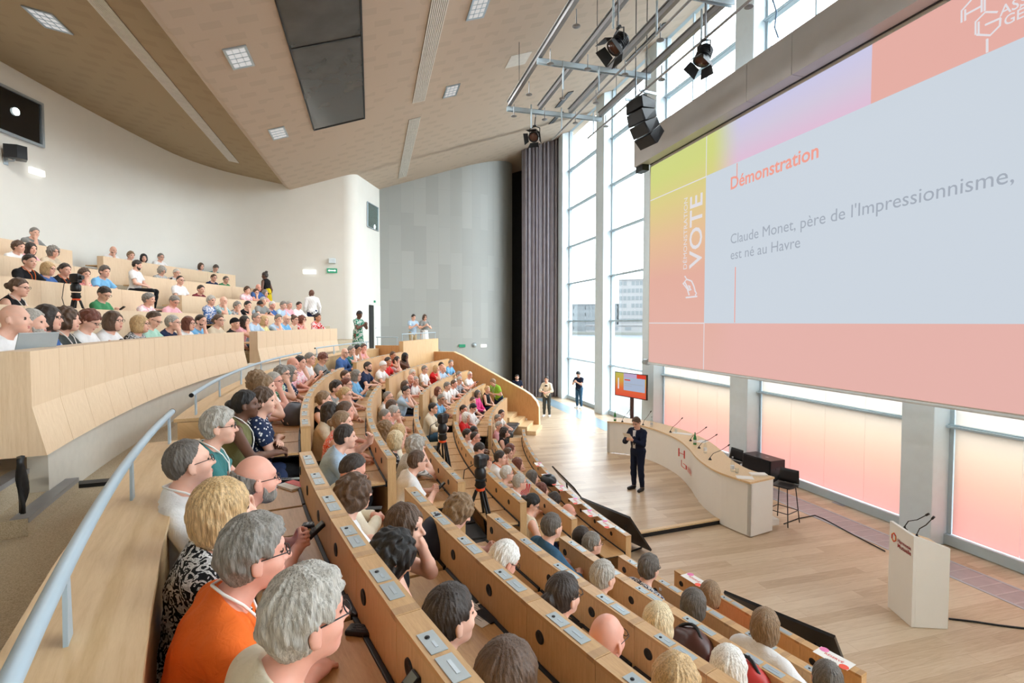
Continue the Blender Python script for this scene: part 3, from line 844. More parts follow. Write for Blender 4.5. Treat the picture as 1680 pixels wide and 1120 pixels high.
# the flat part with its rounded corner and the return
cp = [(-1.05, 22.5)]
for a in np.linspace(90, -2, 12): cp.append((-1.05 + 0.66 * math.cos(math.radians(a)), 22.5 + 0.66 * (math.sin(math.radians(a)) - 1) ))
# the corner turns away from the room: bend towards +y
cp = [(-1.05, 22.5)] + [(-1.05 + 0.6 * math.sin(math.radians(a)), 22.5 + 0.6 * (1 - math.cos(math.radians(a)))) for a in np.linspace(8, 77, 9)]
cp += [(0.56, 26.40 + 0.4)]
wall('wall_return', cp, WALL)
gp = [(0.40, 26.4), (4.3, 26.4)] + [(4.3 + 3.9 * math.sin(math.radians(a)), 26.4 + 3.9 * (1 - math.cos(math.radians(a)))) for a in np.linspace(4, 90, 16)] + [(8.2, 31.6)]
wall('wall_far', gp, CLAD)
wall('wall_passage', [(7.3, 31.5), (10.6, 31.5)], simple('passage_shade', sr(64, 64, 64), 0.9))  # dark grey paints in the shade of the passage behind the curtain
wall('wall_back', [(10.6, -6.5), (-11, -6.5)], WALL)
# ceiling: a sloping plane with a rounded edge along the higher left part
def xe(y): return -3.42 - 0.0273 * (22.5 - y)
b = MB(); prof = []
R0 = 0.42
def cprof(y):
    x0 = xe(y)
    p = [(10.7, CA + CS * 10.7), (x0 + R0, CA + CS * (x0 + R0))]
    # rolled lip up to the higher ceiling
    for a in np.linspace(0, 90, 7)[1:]:
        p.append((x0 + R0 - R0 * math.sin(math.radians(a)), CA + CS * x0 + 0.10 + R0 * (1 - math.cos(math.radians(a))) ))
    zt = 9.0 - 0.163 * x0 + 0.25
    p += [(x0, zt), (x0, CA + CS * 10.7 + 0.4), (10.7, CA + CS * 10.7 + 0.4)]
    return p
ys = [-6.6, 2, 9, 16, 22.8]
cs = [cprof(y) for y in ys]; k = len(cs[0])
vs = [(x, y, z) for y, c in zip(ys, cs) for x, z in c]
b.add(vs, [(i * k + j, (i + 1) * k + j, (i + 1) * k + (j + 1) % k, i * k + (j + 1) % k) for i in range(len(ys) - 1) for j in range(k)], 0, True)
b.add(vs[:k], [tuple(range(k))]); b.add(vs[-k:], [tuple(range(k))])
b.add([(-1.2, 22.4, CA - CS * 1.2), (10.7, 22.4, CA + CS * 10.7), (10.7, 32, CA + CS * 10.7), (-1.2, 32, CA - CS * 1.2),
       (-1.2, 22.4, CA + 0.3), (10.7, 22.4, CA + CS * 10.7 + 0.3), (10.7, 32, CA + CS * 10.7 + 0.3), (-1.2, 32, CA + 0.3)],
      [(0, 1, 2, 3), (7, 6, 5, 4), (0, 4, 5, 1), (1, 5, 6, 2), (2, 6, 7, 3), (3, 7, 4, 0)])
o = struct('ceiling', b, CEIL); o.data.set_sharp_from_angle(angle=math.radians(35))
b = MB()
zl = lambda x: 9.0 - 0.163 * x
b.add([(-13, -6.6, zl(-13)), (-3.3, -6.6, zl(-3.3)), (-3.3, 23, zl(-3.3)), (-13, 23, zl(-13)), (-13, -6.6, zl(-13) + .2), (-3.3, -6.6, zl(-3.3) + .2), (-3.3, 23, zl(-3.3) + .2), (-13, 23, zl(-13) + .2)],
      [(0, 1, 2, 3), (7, 6, 5, 4), (0, 4, 5, 1), (1, 5, 6, 2), (2, 6, 7, 3), (3, 7, 4, 0)])
struct('ceiling_soffit', b, CEILD)

# ------------------------------------------------------------------ the window wall
XW = 10.05
COLY = [(25.15, 26.05), (20.25, 21.05), (16.10, 16.90), (11.40, 12.10), (6.72, 7.30), (2.0, 2.6), (-2.7, -2.1), (-6.6, -6.2)]
ZT = [0.22, 2.15, 4.08, 6.02, 7.93, 9.88, 11.85, 13.9]
for i, (y0, y1) in enumerate(COLY):
    y0 = y0 if i else 25.15
    b = MB().bbox((9.62, y0, -0.02), (10.2, y1 if i else 25.75, CA + CS * 9.9 + .05), 0.02)
    struct('column_%d' % (i + 1), b, GREYP)
b = MB().box((9.98, 25.7, 0), (10.2, 31.5, 14)); struct('wall_right', b, WALL)
FILM = new_mat('printed_film'); nt, ns, lk = nodes_of(FILM)
tc = ns.new('ShaderNodeTexCoord'); sp = ns.new('ShaderNodeSeparateXYZ'); lk.new(tc.outputs['Object'], sp.inputs[0])
mr = ns.new('ShaderNodeMapRange'); mr.inputs[1].default_value = 0.1; mr.inputs[2].default_value = 2.7; lk.new(sp.outputs['Z'], mr.inputs[0])
colr = ramp(nt, mr.outputs[0], [(0.0, (0.66, 0.425, 0.40)), (0.22, (0.66, 0.445, 0.405)), (0.42, (0.66, 0.495, 0.425)), (0.62, (0.66, 0.57, 0.49)), (0.85, (0.66, 0.62, 0.575)), (1.0, (0.66, 0.64, 0.62))])
tl = ns.new('ShaderNodeBsdfTranslucent'); df = ns.new('ShaderNodeBsdfDiffuse'); mx = ns.new('ShaderNodeMixShader'); mx.inputs[0].default_value = 0.25
lk.new(colr, tl.inputs['Color']); lk.new(colr, df.inputs['Color']); lk.new(tl.outputs[0], mx.inputs[1]); lk.new(df.outputs[0], mx.inputs[2])
lk.new(mx.outputs[0], ns['Material Output'].inputs['Surface']); ns.remove(P(FILM))
for i in range(len(COLY) - 1):
    ya, yb = COLY[i + 1][1], COLY[i][0]
    f = MB()
    f.box((10.0, ya, 0.0), (10.14, ya + 0.07, 13.9)); f.box((10.0, yb - 0.07, 0.0), (10.14, yb, 13.9))
    f.box((9.93, ya, 0.02), (10.16, yb, 0.20))
    w = struct('window_%d' % (i + 1), f, MULL)
    for z in ZT[1:]:
        t = MB().box((9.96, ya + 0.005, z - 0.035), (10.13, yb - 0.005, z + 0.035)); t.box((9.90, ya + 0.005, z - 0.02), (9.965, yb - 0.005, z + 0.012))
        struct('transom', t, MULL, parent=w)
    for z0, z1 in zip(ZT[:-1], ZT[1:]):
        pn = MB().box((10.06, ya + 0.07, z0 - 0.02 if z0 > 1 else 0.2), (10.07, yb - 0.07, z1))
        struct('pane', pn, PANE, parent=w)
    if i in (2, 3, 4, 5):
        n = 4; wd = (yb - ya - 0.16) / n
        for j in range(n):
            s = MB().box((10.02, ya + 0.08 + j * wd + 0.003, 0.21), (10.026, ya + 0.08 + (j + 1) * wd - 0.003, 4.05))
            struct('film_panel', s, FILM, parent=w)
    if i in (2, 3):
        m = MB()
        for fy in (0.45, 0.62): m.box((10.03, ya + (yb - ya) * fy, 9.9), (10.1, ya + (yb - ya) * fy + 0.04, 13.9))
        struct('mullion', m, MULL, parent=w)

# ------------------------------------------------------------------ outside: quay, basin and buildings beyond
g = MB().box((10.9, -60, -1.2), (52, 420, -0.5)); struct('ground_quay', g, simple('quay_paving', sr(104, 103, 99), 0.9, var=0.05, scale=0.6))
g = MB().box((52, -60, -4), (150, 900, -2.0)); struct('water_basin', g, simple('basin_water', sr(82, 88, 94), 0.5, var=0.06, scale=0.3, stretch=(1, .3, 1), spec=0.1))
pA = at_z(940, 549, -2); pB = at_z(1066, 550, -2)
g = MB()
dB = (pB - pA)[:2]; dB = dB / np.linalg.norm(dB); nB = np.array([-dB[1], dB[0]])
q = lambda p, a, b_: (p[0] + dB[0] * a + nB[0] * b_, p[1] + dB[1] * a + nB[1] * b_)
g.prism([q(pA, -300, 0), q(pA, 400, 0), q(pA, 400, 300), q(pA, -300, 300)], -4, -0.7); struct('ground_far_quay', g, simple('far_quay', sr(92, 94, 88), 0.9))
g = MB().box((60, -200, -4.2), (700, 900, -2.3)); struct('water_far', g, simple('basin_water', sr(82, 88, 94)))
FAC = simple('facade_white', sr(108, 108, 108), 0.9, var=0.02, scale=0.1); FACW = simple('facade_window', sr(82, 87, 89), 0.6, var=0.1)
FACG = simple('facade_grey', sr(92, 97, 99), 0.9, var=0.04, scale=0.2)
def house(name, a0, wd, dep, hgt, off, label, fm, nx, nz, wsz):
    base = q(pA, a0, off)
    M = Matrix.Translation((base[0], base[1], -0.7)) @ Matrix.Rotation(math.atan2(dB[1], dB[0]), 4, 'Z')
    t = thing(name, label, 'building', M=M)
    b = MB().box((0, 0, 0), (wd, dep, hgt)); part('facade', b, fm, t, local=True)
    r = MB().box((-0.4, -0.4, hgt), (wd + 0.4, dep + .4, hgt + 0.5)); part('roof', r, fm, t, local=True)
    w0 = None
    for i in range(nx):
        for j in range(nz):
            M2 = Matrix.Translation(((i + 0.5) * wd / nx, -0.05, (j + 0.55) * hgt / nz))
            if w0 is None: w0 = MB().box((-wsz[0] / 2, -0.03, -wsz[1] / 2), (wsz[0] / 2, 0.1, wsz[1] / 2)).mesh('window', FACW)
            if rnd.random() < 0.9: place(w0, 'window', t, M2)
    return t
mpp = np.linalg.norm((pB - pA)[:2]) / 126     # metres per pixel along the far quay
house('apartment_building', 70 * mpp, 90 * mpp, 30, 26, 14, 'tall white block of many small windows across the water', FAC, 13, 7, (1.6, 2.0))
house('warehouse_building', -90 * mpp, 155 * mpp, 30, 14, 18, 'long low grey building across the water left of the white block', FACG, 22, 4, (2.6, 1.6))
house('quay_pavilion', 20 * mpp, 130 * mpp, 8, 3.2, 3, 'very low pale pavilion on the far water edge', FAC, 12, 1, (3, 1.6))
# curtain
b = MB(); cpts = []
for i in range(121):
    s = i / 120; cpts.append((7.75 + 1.9 * s + 0.02 * math.sin(9 * s), 25.85 + 0.12 * math.sin(s * 60) + 0.05 * math.sin(s * 143) + 0.35 * (1 - s)))
vs = []
for x, y in cpts: vs += [(x, y, 0.02), (x + 0.01, y - .02, 6), (x, y, CA + CS * x - 0.03)]
b.add(vs, [(i * 3 + j, (i + 1) * 3 + j, (i + 1) * 3 + j + 1, i * 3 + j + 1) for i in range(120) for j in range(2)], 0, True)
o = mono('curtain', b, CLOTHM, 'tall dark grey pleated curtain beside the far window', 'curtain', (8.8, 25.9, 0))
so = o.modifiers.new('thickness', 'SOLIDIFY'); so.thickness = 0.02
# ------------------------------------------------------------------ rows of desks
DTH = 1.25
def frame(r, th, z):
    """x points away from the stage, z up."""
    t = math.radians(th); p = pol(r, th, z)
    return Matrix.Translation(Vector(p)) @ Matrix.Rotation(t, 4, 'Z')
UM = {}
OAKJ = wood('oak_joint', sr(186, 148, 104), sr(160, 122, 80), 'Object', (7, 0.6, 7))
HW = 0.044                                   # half the width of a desk ledge
def unit_meshes(k, front, top, dth=DTH):
    """The pieces of one place of a row: the desk body and the things set into it."""
    key = (k, round(dth, 3))
    if key in UM: return UM[key]
    R, h = RS[k], HS[k]
    base = FLO[ROWS[ROWS.index(k) - 1]] if k != 'F' else 0.0
    w = R * math.radians(dth); a = w / 2 - 0.0015
    zb = base - h - 0.01
    wi, wo = a * (1 - HW / R), a * (1 + HW / R)
    b = MB()
    b.prism([(-HW, -wi), (HW, -wo), (HW, wo), (-HW, wi)], zb, -0.022, 0)
    b.prism([(-HW - .002, -wi), (HW + .002, -wo), (HW + .002, wo), (-HW - .002, wi)], -0.022, 0, 1)
    b.box((-HW - .0022, a - 0.05, -0.021), (HW + .0022, a - 0.006, 0.0004), 2)
    body = b.mesh('desk_unit', [OAKP, OAKT, OAKJ])
    t = MB().bbox((HW + .006, -a + 0.012, -0.275), (0.40, a - 0.012, -0.25), 0.006, 0); t.box((HW + .004, -a + 0.012, -0.285), (0.40, a - 0.012, -0.276), 1)
    t.bbox((HW + .001, -a + 0.01, -0.30), (HW + .022, a - 0.01, -0.24), 0.004, 1)
    tab = t.mesh('writing_tablet', [OAKT, BLACK])
    pl = MB().bbox((-0.027, 0.02, 0), (0.030, 0.145 * w / .5, 0.003), 0.0015); pl.box((-0.008, 0.05, 0.003), (0.004, 0.115 * w / .5, 0.0042), 1)
    p1 = pl.mesh('name_plate', [PLATE, STEEL])
    pl = MB().bbox((-0.027, -0.115 * w / .5, 0), (0.030, 0.0, 0.003), 0.0015); pl.lathe([(0.009, 0), (0.008, 0.003), (0.003, 0.0035)], (0.006, -0.085, 0.003), 12, 1); pl.box((-0.006, -0.06, 0.003), (0.004, -0.025, 0.0042), 2)
    p2 = pl.mesh('socket_plate', [PLATE, BLACK, STEEL])
    sp = MB().lathe([(0.033, 0), (0.031, 0.005), (0.026, 0.006), (0.009, 0.002)], n=18, M=Matrix.Translation((HW, -0.14 * w / 0.5, -0.115)) @ Matrix.Rotation(PI / 2, 4, 'Y'))
    p3 = sp.mesh('loudspeaker', BLACK)
    st = MB(); zs = base + 0.43 - h
    st.bbox((-0.50, -a + 0.03, zs - 0.03), (-HW - .02, a - 0.03, zs + 0.02), 0.015); st.box((-HW - .03, -a + 0.05, zs - 0.06), (-HW - .001, a - 0.05, zs), 0)
    p4 = st.mesh('folding_seat', DARKG)
    sb = MB(); sb.bbox((-HW - .02, -a + 0.035, zs + 0.02), (-HW - .001, a - 0.035, zs + 0.40), 0.006); sb.bbox((-HW - .027, -0.05, zs + 0.33), (-HW - .019, 0.05, zs + 0.352), 0.003, 1)
    p5 = sb.mesh('folded_seat', [OAKP, BLACK])
    UM[key] = (body, tab, p1, p2, p3, p4, p5)
    return UM[key]
ROWNAME = dict(F='front', E='second', D='third', C='fourth', B='fifth', A='sixth')
SEGS = {'near': 'near block beside the handrail', 'mid': 'middle block', 'far': 'far block by the sloping wooden banister'}
DESKS = []
def desk_row(k, blk, t0, t1, seats=None):
    """One run of built-in desks between two stairs."""
    n = max(1, round(abs(t0 - t1) / math.degrees(0.506 / RS[k]))); d = (t1 - t0) / n
    if blk == 'near' and k != 'F': d = math.degrees(0.506 / RS[k]); t1 = t0 + n * d
    dth = abs(d)
    tm = (t0 + t1) / 2; sh = {'near': 0.03, 'mid': -0.03, 'far': 0.0}[blk]
    where = {'near': 'near block', 'mid': 'middle block', 'far': 'far block'}[blk]
    root = thing('desk_row', '%s curved oak desk row counted from the stage, %s of seats' % (ROWNAME[k], where), 'desk', M=frame(RS[k] + sh, tm, HS[k]), group='curved oak desk rows')
    inv = WM[root].inverted()
    for i in range(n):
        th = t0 + d * (i + 0.5)
        ms = unit_meshes(k, 0, 0, dth)
        u = place(ms[0], 'desk_unit', root, inv @ frame(RS[k] + sh, th, HS[k]))
        vis = th > 166 or k in 'ABCD'
        for q, nm in ((1, 'writing_tablet'), (2, 'name_plate'), (3, 'socket_plate'), (4, 'loudspeaker')): place(ms[q], nm, u)
        if k != 'F':
            place(ms[5] if (th < 188.6 or rnd.random() < 0.7) else ms[6], 'folding_seat', u)
    ends = []
    DESKS.append((k, blk, t0, t1))
    return root
SEGR = {'A': [('near', 190.97, 199.7), ('mid', 188.4, 171.8), ('far', 168.2, 156.7)],
        'B': [('near', 190.97, 203), ('mid', 188.4, 172.1), ('far', 168.5, 150.3)],
        'C': [('near', 190.54, 203), ('mid', 187.8, 172.6), ('far', 168.4, 150.6)],
        'D': [('near', 190.29, 203), ('mid', 187.3, 172.2), ('far', 169.9, 152.3)],
        'E': [('near', 189.83, 202.5), ('mid', 186.5, 172.0), ('far', 167.8, 153.2)],
        'F': [('near', 189.64, 196.15), ('mid', 186.4, 163.5)]}
for k in ROWS:
    for blk, a, b_ in SEGR[k]: desk_row(k, blk, a, b_)
# stair treads in the two cross aisles
for (ta, tb) in ((190.3, 187.4), (171.9, 168.6)):
    b = MB()
    for i, k in enumerate(ROWS):
        if i == 0: continue
        lo = FLO[ROWS[i - 1]]
        b.sweep([(RS[k] - 0.42, lo - 0.02), (RS[k] - 0.42, (lo + FLO[k]) / 2), (RS[k] - 0.06, (lo + FLO[k]) / 2), (RS[k] - 0.06, lo - 0.02)], ta + 0.35, tb - 0.1, 4)
    b.sweep([(RP - 0.36, FLO['A'] - .02), (RP - 0.36, (FLO['A'] + WALK) / 2), (RP + 0.02, (FLO['A'] + WALK) / 2), (RP + 0.02, FLO['A'] - .02)], ta + 0.3, tb - 0.1, 4)
    struct('floor_stair', b, OAKL)
# parapet behind the sixth row, with handrails
def parapet(t0, t1, label, z=3.08, n=None):
    tm = (t0 + t1) / 2
    root = thing('parapet', label, 'parapet', M=frame(RP + 0.15, tm, WALK))
    n = n or max(3, int(abs(t1 - t0) / 1.2))
    b = MB().sweep([(RP, 1.9), (RP, z - 0.035), (RP + 0.30, z - 0.035), (RP + 0.30, 1.9)], t0, t1, n); part('panel', b, OAK, root)
    b = MB().sweep([(RP - 0.012, z - 0.03), (RP - 0.012, z), (RP + 0.33, z), (RP + 0.33, z - 0.03)], t0, t1, n); part('ledge', b, OAKW, root)
    b = MB().sweep([(RP - 0.05, FLO['A'] + 0.40), (RP - 0.05, FLO['A'] + 0.45), (RP - 0.001, FLO['A'] + 0.45), (RP - 0.001, FLO['A'] + 0.40)], t0, t1, n)
    b.sweep([(RP - 0.44, FLO['A'] + 0.38), (RP - 0.44, FLO['A'] + 0.43), (RP - 0.05, FLO['A'] + 0.43), (RP - 0.05, FLO['A'] + 0.38)], t0, t1, n)
    part('bench', b, DARKG, root)
    return root
def handrail(t0, t1, label, r=24.10, z0=3.08, zr=3.30, rad=0.021, nposts=4):
    tm = (t0 + t1) / 2
    root = thing('handrail', label, 'handrail', M=frame(r, tm, z0))
    b = MB().tube([pol(r, t, zr) for t in np.linspace(t0, t1, 24)], rad, 12); part('rail', b, RAILP, root)
    for e in (t0, t1):
        b = MB().tube([pol(r, e, zr), pol(r, e + (0.03 if e == max(t0, t1) else -0.03), zr)], rad * 1.04, 12); part('end_cap', b, BLACK, root, 'black end cap')
    for t in np.linspace(t0 + (t1 - t0) * 0.03, t1 - (t1 - t0) * 0.03, nposts):
        M = frame(r, t, z0)
        b = MB(); vs = []
        for z, a in ((0, 0.036), (zr - z0 - 0.01, 0.02)):
            vs += [(-0.006, -a, z), (0.006, -a, z), (0.006, a, z), (-0.006, a, z)]
        b.add([M @ Vector(v) for v in vs], [(0, 1, 2, 3), (4, 7, 6, 5), (0, 4, 5, 1), (1, 5, 6, 2), (2, 6, 7, 3), (3, 7, 4, 0)])
        part('post', b, RAILP, root)
    return root
parapet(189.8, 200.5, 'oak parapet with a wide ledge behind the orange shirted person', 3.08)
parapet(187.5, 171.0, 'long curved oak parapet behind the sixth row, middle block', 3.09)
parapet(168.3, 156.8, 'short oak parapet at the far end of the sixth row', 3.12)
handrail(200.2, 189.7, 'thick pale blue handrail on the nearest parapet', 24.13, 3.08, 3.30, 0.022, 4)
handrail(187.5, 170.8, 'long curved handrail on the parapet of the middle block', 24.13, 3.09, 3.31, 0.020, 6)
handrail(168.2, 158.0, 'far handrail in front of the person in the green dress', 24.13, 3.12, 3.36, 0.018, 4)
# guard wall of the landing
t = thing('landing_guard', 'tall pale oak guard wall below the two people on the far landing', 'guard wall', M=frame(23.25, 152.6, WALK))
b = MB().sweep([(23.12, 1.3), (23.12, 3.36), (23.27, 3.36), (23.27, 1.3)], 156.6, 148.2, 8); part('panel', b, OAK, t)
b = MB().sweep([(23.27, 2.4), (23.27, 3.22), (24.1, 3.22), (24.1, 2.4)], 156.75, 156.5, 1); part('side_panel', b, OAKD, t, 'darker oak side panel')
t = thing('guard_rail', 'thin steel rail on top of the landing guard wall', 'handrail', M=frame(23.2, 152, 3.36))
b = MB().tube([pol(23.2, a, 3.60) for a in np.linspace(156.4, 148.4, 9)], 0.018, 8); part('rail', b, RAILP, t)
for a in (156.3, 154, 151.6, 148.5):
    part('post', MB().cyl(pol(23.2, a, 3.355), pol(23.2, a, 3.60), 0.012, n=8), RAILP, t)
t = thing('guard_rail', 'short steel rail over the dark oak side panel of the landing', 'handrail', M=frame(23.7, 156.6, 3.22))
b = MB().tube([pol(23.3, 156.62, 3.50), pol(24.08, 156.62, 3.50)], 0.016, 8); part('rail', b, RAILP, t)
for rr in (23.34, 24.04): part('post', MB().cyl(pol(rr, 156.62, 3.215), pol(rr, 156.62, 3.50), 0.011, n=8), RAILP, t)
# upper tier
def upper_row(i, t0, t1, label):
    r, h = RU[i], HU[i]
    tm = (t0 + t1) / 2
    root = thing('balcony_desk' if i == 0 else 'desk_row', label, 'desk', M=frame(r, tm, h), group='oak desks of the upper tier')
    inv = WM[root].inverted(); n = max(1, round(abs(t1 - t0) / (1.22 if i == 0 else 2.44))); d = (t1 - t0) / n
    w = r * math.radians(abs(d)) / 2 - 0.0025
    zb = (FU[i - 1] if i else 3.12) - h - 0.01
    b = MB()
    if i == 0:
        pr = [(0.17, -0.0), (0.17, zb), (-0.07, zb), (0.0, -0.37), (0.0, 0.0)]
        vs = [(x, s * w * (1 + x / r), z) for s in (-1, 1) for x, z in pr]; k = len(pr)
        b.add(vs, [tuple(range(k)), tuple(range(k, 2 * k))[::-1]] + [(j, j + k, (j + 1) % k + k, (j + 1) % k) for j in range(k)])
    else:
        b.prism([(0, -w), (0.17, -w * (1 + .17 / r)), (0.17, w * (1 + .17 / r)), (0, w)], zb, 0)
    me = b.mesh('front_panel', [OAKP2])
    for j in range(n): place(me, 'front_panel', root, inv @ frame(r, t0 + d * (j + 0.5), h))
    s = MB().sweep([(r + 0.17, h - 0.27), (r + 0.17, h - 0.245), (r + 0.5, h - 0.245), (r + 0.5, h - 0.27)], t0, t1, n); part('writing_shelf', s, OAK, root)
    s = MB().sweep([(r + 1.02, FU[i] + 0.40), (r + 1.02, FU[i] + 0.45), (r + 0.6, FU[i] + 0.45), (r + 0.6, FU[i] + 0.40)], t0, t1, n); part('bench', s, DARKG, root)
    return root
OAKP2 = wood('oak_upper', sr(230, 203, 170), sr(212, 181, 144), 'Object', (6, 6, 0.4))
upper_row(0, 190.5, 173.9, 'long pale oak balcony front of the upper tier, left of its gap')
upper_row(0, 172.1, 159.7, 'pale oak balcony front of the upper tier, right of its gap')
upper_row(1, 190, 170.6, 'second upper desk row, left part behind the balcony front')
upper_row(1, 168.5, 157.0, 'second upper desk row, right part behind the balcony front')
upper_row(2, 186, 169.3, 'third upper desk row, left part')
upper_row(2, 167.0, 155.9, 'third upper desk row, right part')
upper_row(3, 184, 168.0, 'fourth upper desk row, left part')
upper_row(3, 165.8, 155.2, 'fourth upper desk row, right part')
upper_row(4, 182, 166.8, 'topmost upper desk row, left part under the white wall')
upper_row(4, 164.9, 154.0, 'topmost upper desk row, right part under the white wall')
# steps up to the upper tier at the near left
NOSE = simple('step_nosing', sr(150, 150, 150), 0.5, 0.3)
b = MB()
for r_, zz, z0_, ta, tb in ((24.84, 2.755, 2.6, 188.75, 190.95), (25.03, 2.935, 2.7, 189.5, 191.6), (25.26, 3.11, 2.9, 189.5, 191.8)):
    b.sweep([(r_, z0_), (r_, zz), (26.4, zz), (26.4, z0_)], ta, tb, 6)
    if r_ < 25.2: b.sweep([(r_ - 0.006, zz - 0.03), (r_ - 0.006, zz + 0.004), (r_ + 0.09, zz + 0.004), (r_ + 0.09, zz - 0.03)], ta + .02, tb - .02, 6, 1)
struct('floor_steps', b, [CARPET, NOSE])
pa, pb = at_z(122, 798, WALK), at_z(222, 789, WALK)
d = unit((pb - pa)); nrm = np.array([-d[1], d[0], 0]); 
b = MB().prism([tuple((pa - nrm * .06)[:2]), tuple((pb - nrm * .06)[:2]), tuple((pb + nrm * .06)[:2]), tuple((pa + nrm * .06)[:2])], WALK, WALK + 0.03)
mono('cable_ramp', b, BLACK, 'black cable ramp lying across the carpeted walkway by the near handrail', 'cable ramp', (*((pa + pb) / 2)[:2], WALK))
b = MB()
tc_ = theta(at_r(57, 760, 24.8, 3)); b.grid(lambda u, v: pol(24.88 + 0.012 * math.sin(7 * v + 5 * u), tc_ + 0.26 * (u - .5) * (1 - .6 * v) - .07 * math.sin(3 * v), 3.15 - 0.36 * v), 6, 8)
o = mono('black_cloth', b, BLACK, 'black cloth hanging over the end of the balcony kerb', 'cloth', tuple(pol(24.8, 190.4, 2.9))); o.modifiers.new('s', 'SOLIDIFY').thickness = 0.02
# banister at the far end of the lower rows
TH = 149.0
t = thing('banister', 'sloping tan oak banister wall with a rounded end at the far stair', 'banister', M=frame(21, TH, 0))
prof = [(23.28, 1.2), (23.28, 2.84), (22.3, 2.84), (21.9, 2.68), (21.66, 2.54), (20.41, 1.90), (19.44, 1.42), (19.15, 1.24), (18.95, 1.02), (18.86, 0.8), (18.84, 0.0), (19.3, 0.0), (20.0, 0.3), (21.3, 0.9)]
b = MB(); Mb = frame(0, TH, 0)
def wallprism(b, pr, w0, w1, mi=0):
    k = len(pr); dx = lambda r, w, z: tuple(pol(r, TH, z) + np.array([-math.sin(math.radians(TH)), math.cos(math.radians(TH)), 0]) * w)
    vs = [dx(r, w0, z) for r, z in pr] + [dx(r, w1, z) for r, z in pr]
    b.add(vs, [tuple(range(k))[::-1], tuple(range(k, 2 * k))] + [(i, (i + 1) % k, (i + 1) % k + k, i + k) for i in range(k)], mi)
wallprism(b, prof, -0.12, 0.10); part('side_panel', b, OAKD, t)
b = MB(); cap = prof[1:11]; k = len(cap)
b2 = cap + [(r + 0.012, z - 0.012) if i else (r, z - 0.02) for i, (r, z) in reversed(list(enumerate(cap)))]
wallprism(b, [(r - 0.012, z + 0.012) for r, z in cap] + [(r + .004, z - .004) for r, z in reversed(cap)], -0.125, 0.105); part('lit_edge', b, OAKL, t, 'pale strip painted for the lit edge')  # paler oak paints in the light on the banister's top and end edge
b = MB(); p_ = at_r(862, 681, 19.3)
wallprism(b, [(19.36, 0.29), (19.36, 0.37), (19.29, 0.37), (19.29, 0.29)], 0.10, 0.108); wallprism(b, [(19.36, 0.29), (19.36, 0.37), (19.29, 0.37), (19.29, 0.29)], -0.13, -0.12); part('switch', b, WHITE, t, 'small white socket')
b = MB()
for i in range(4): b.sweep([(18.72 + 0.32 * i, -0.01), (18.72 + 0.32 * i, 0.15 * (i + 1)), (20.2, 0.15 * (i + 1)), (20.2, -0.01)], 153.0, 149.3, 3)
struct('floor_stair_far', b, OAKL)
# raised stage floor in front of the table
ps = [tuple(pol(18.72, a)[:2]) for a in np.linspace(181.2, 160, 10)] + [(8.35, 15.6), (8.35, 11), (7.6, 9.6), (6.78, 8.62), (4.6, 8.42)]
b = MB().prism(ps, -0.005, 0.10, 0)
struct('floor_platform', b, [FLOORM])
b = MB()
def strip(b, a, c, w, z0, z1, mi):
    a, c = np.array(a), np.array(c); d_ = unit(np.append(c - a, 0)); n_ = np.array([-d_[1], d_[0]])
    b.prism([tuple(a), tuple(c), tuple(c + n_ * w), tuple(a + n_ * w)], z0, z1, mi)
strip(b, (4.55, 8.405), (6.78, 8.61), -0.02, 0, 0.075, 0); strip(b, (4.55, 8.405), (6.78, 8.61), 0.07, 0.1, 0.104, 1); strip(b, (4.55, 8.385), (6.78, 8.59), 0.025, 0.07, 0.103, 1)
struct('trim_platform', b, [BLACK, OAKL])
# ------------------------------------------------------------------ lettering
def text_mesh(s, mat, M, width=None, height=None, bold=0.0, align='LEFT'):
    """Letters as a flat mesh in the plane x, y of M, scaled to the width (and height) they have in the place."""
    cu = bpy.data.curves.new('lettering', 'FONT'); cu.body = s; cu.size = 1.0; cu.offset = bold; cu.extrude = 0.0; cu.align_x = align
    cu.resolution_u = 3
    ob = bpy.data.objects.new('lettering', cu); COL.objects.link(ob)
    dg = bpy.context.evaluated_depsgraph_get(); dg.update()
    me = bpy.data.meshes.new_from_object(ob.evaluated_get(dg)); bpy.data.objects.remove(ob); bpy.data.curves.remove(cu)
    xs = [v.co.x for v in me.vertices]; ysv = [v.co.y for v in me.vertices]
    x0, x1, y0, y1 = min(xs), max(xs), min(ysv), max(ysv)
    sx = width / (x1 - x0) if width else (height / (y1 - y0)); sy = height / (y1 - y0) if height else sx
    for v in me.vertices:
        v.co = M @ Vector(((v.co.x - x0) * sx, (v.co.y - (0 if y0 < -0.01 and not height else y0)) * sy, 0))
    me.materials.clear(); me.materials.append(mat)
    me.name = 'lettering'
    return me
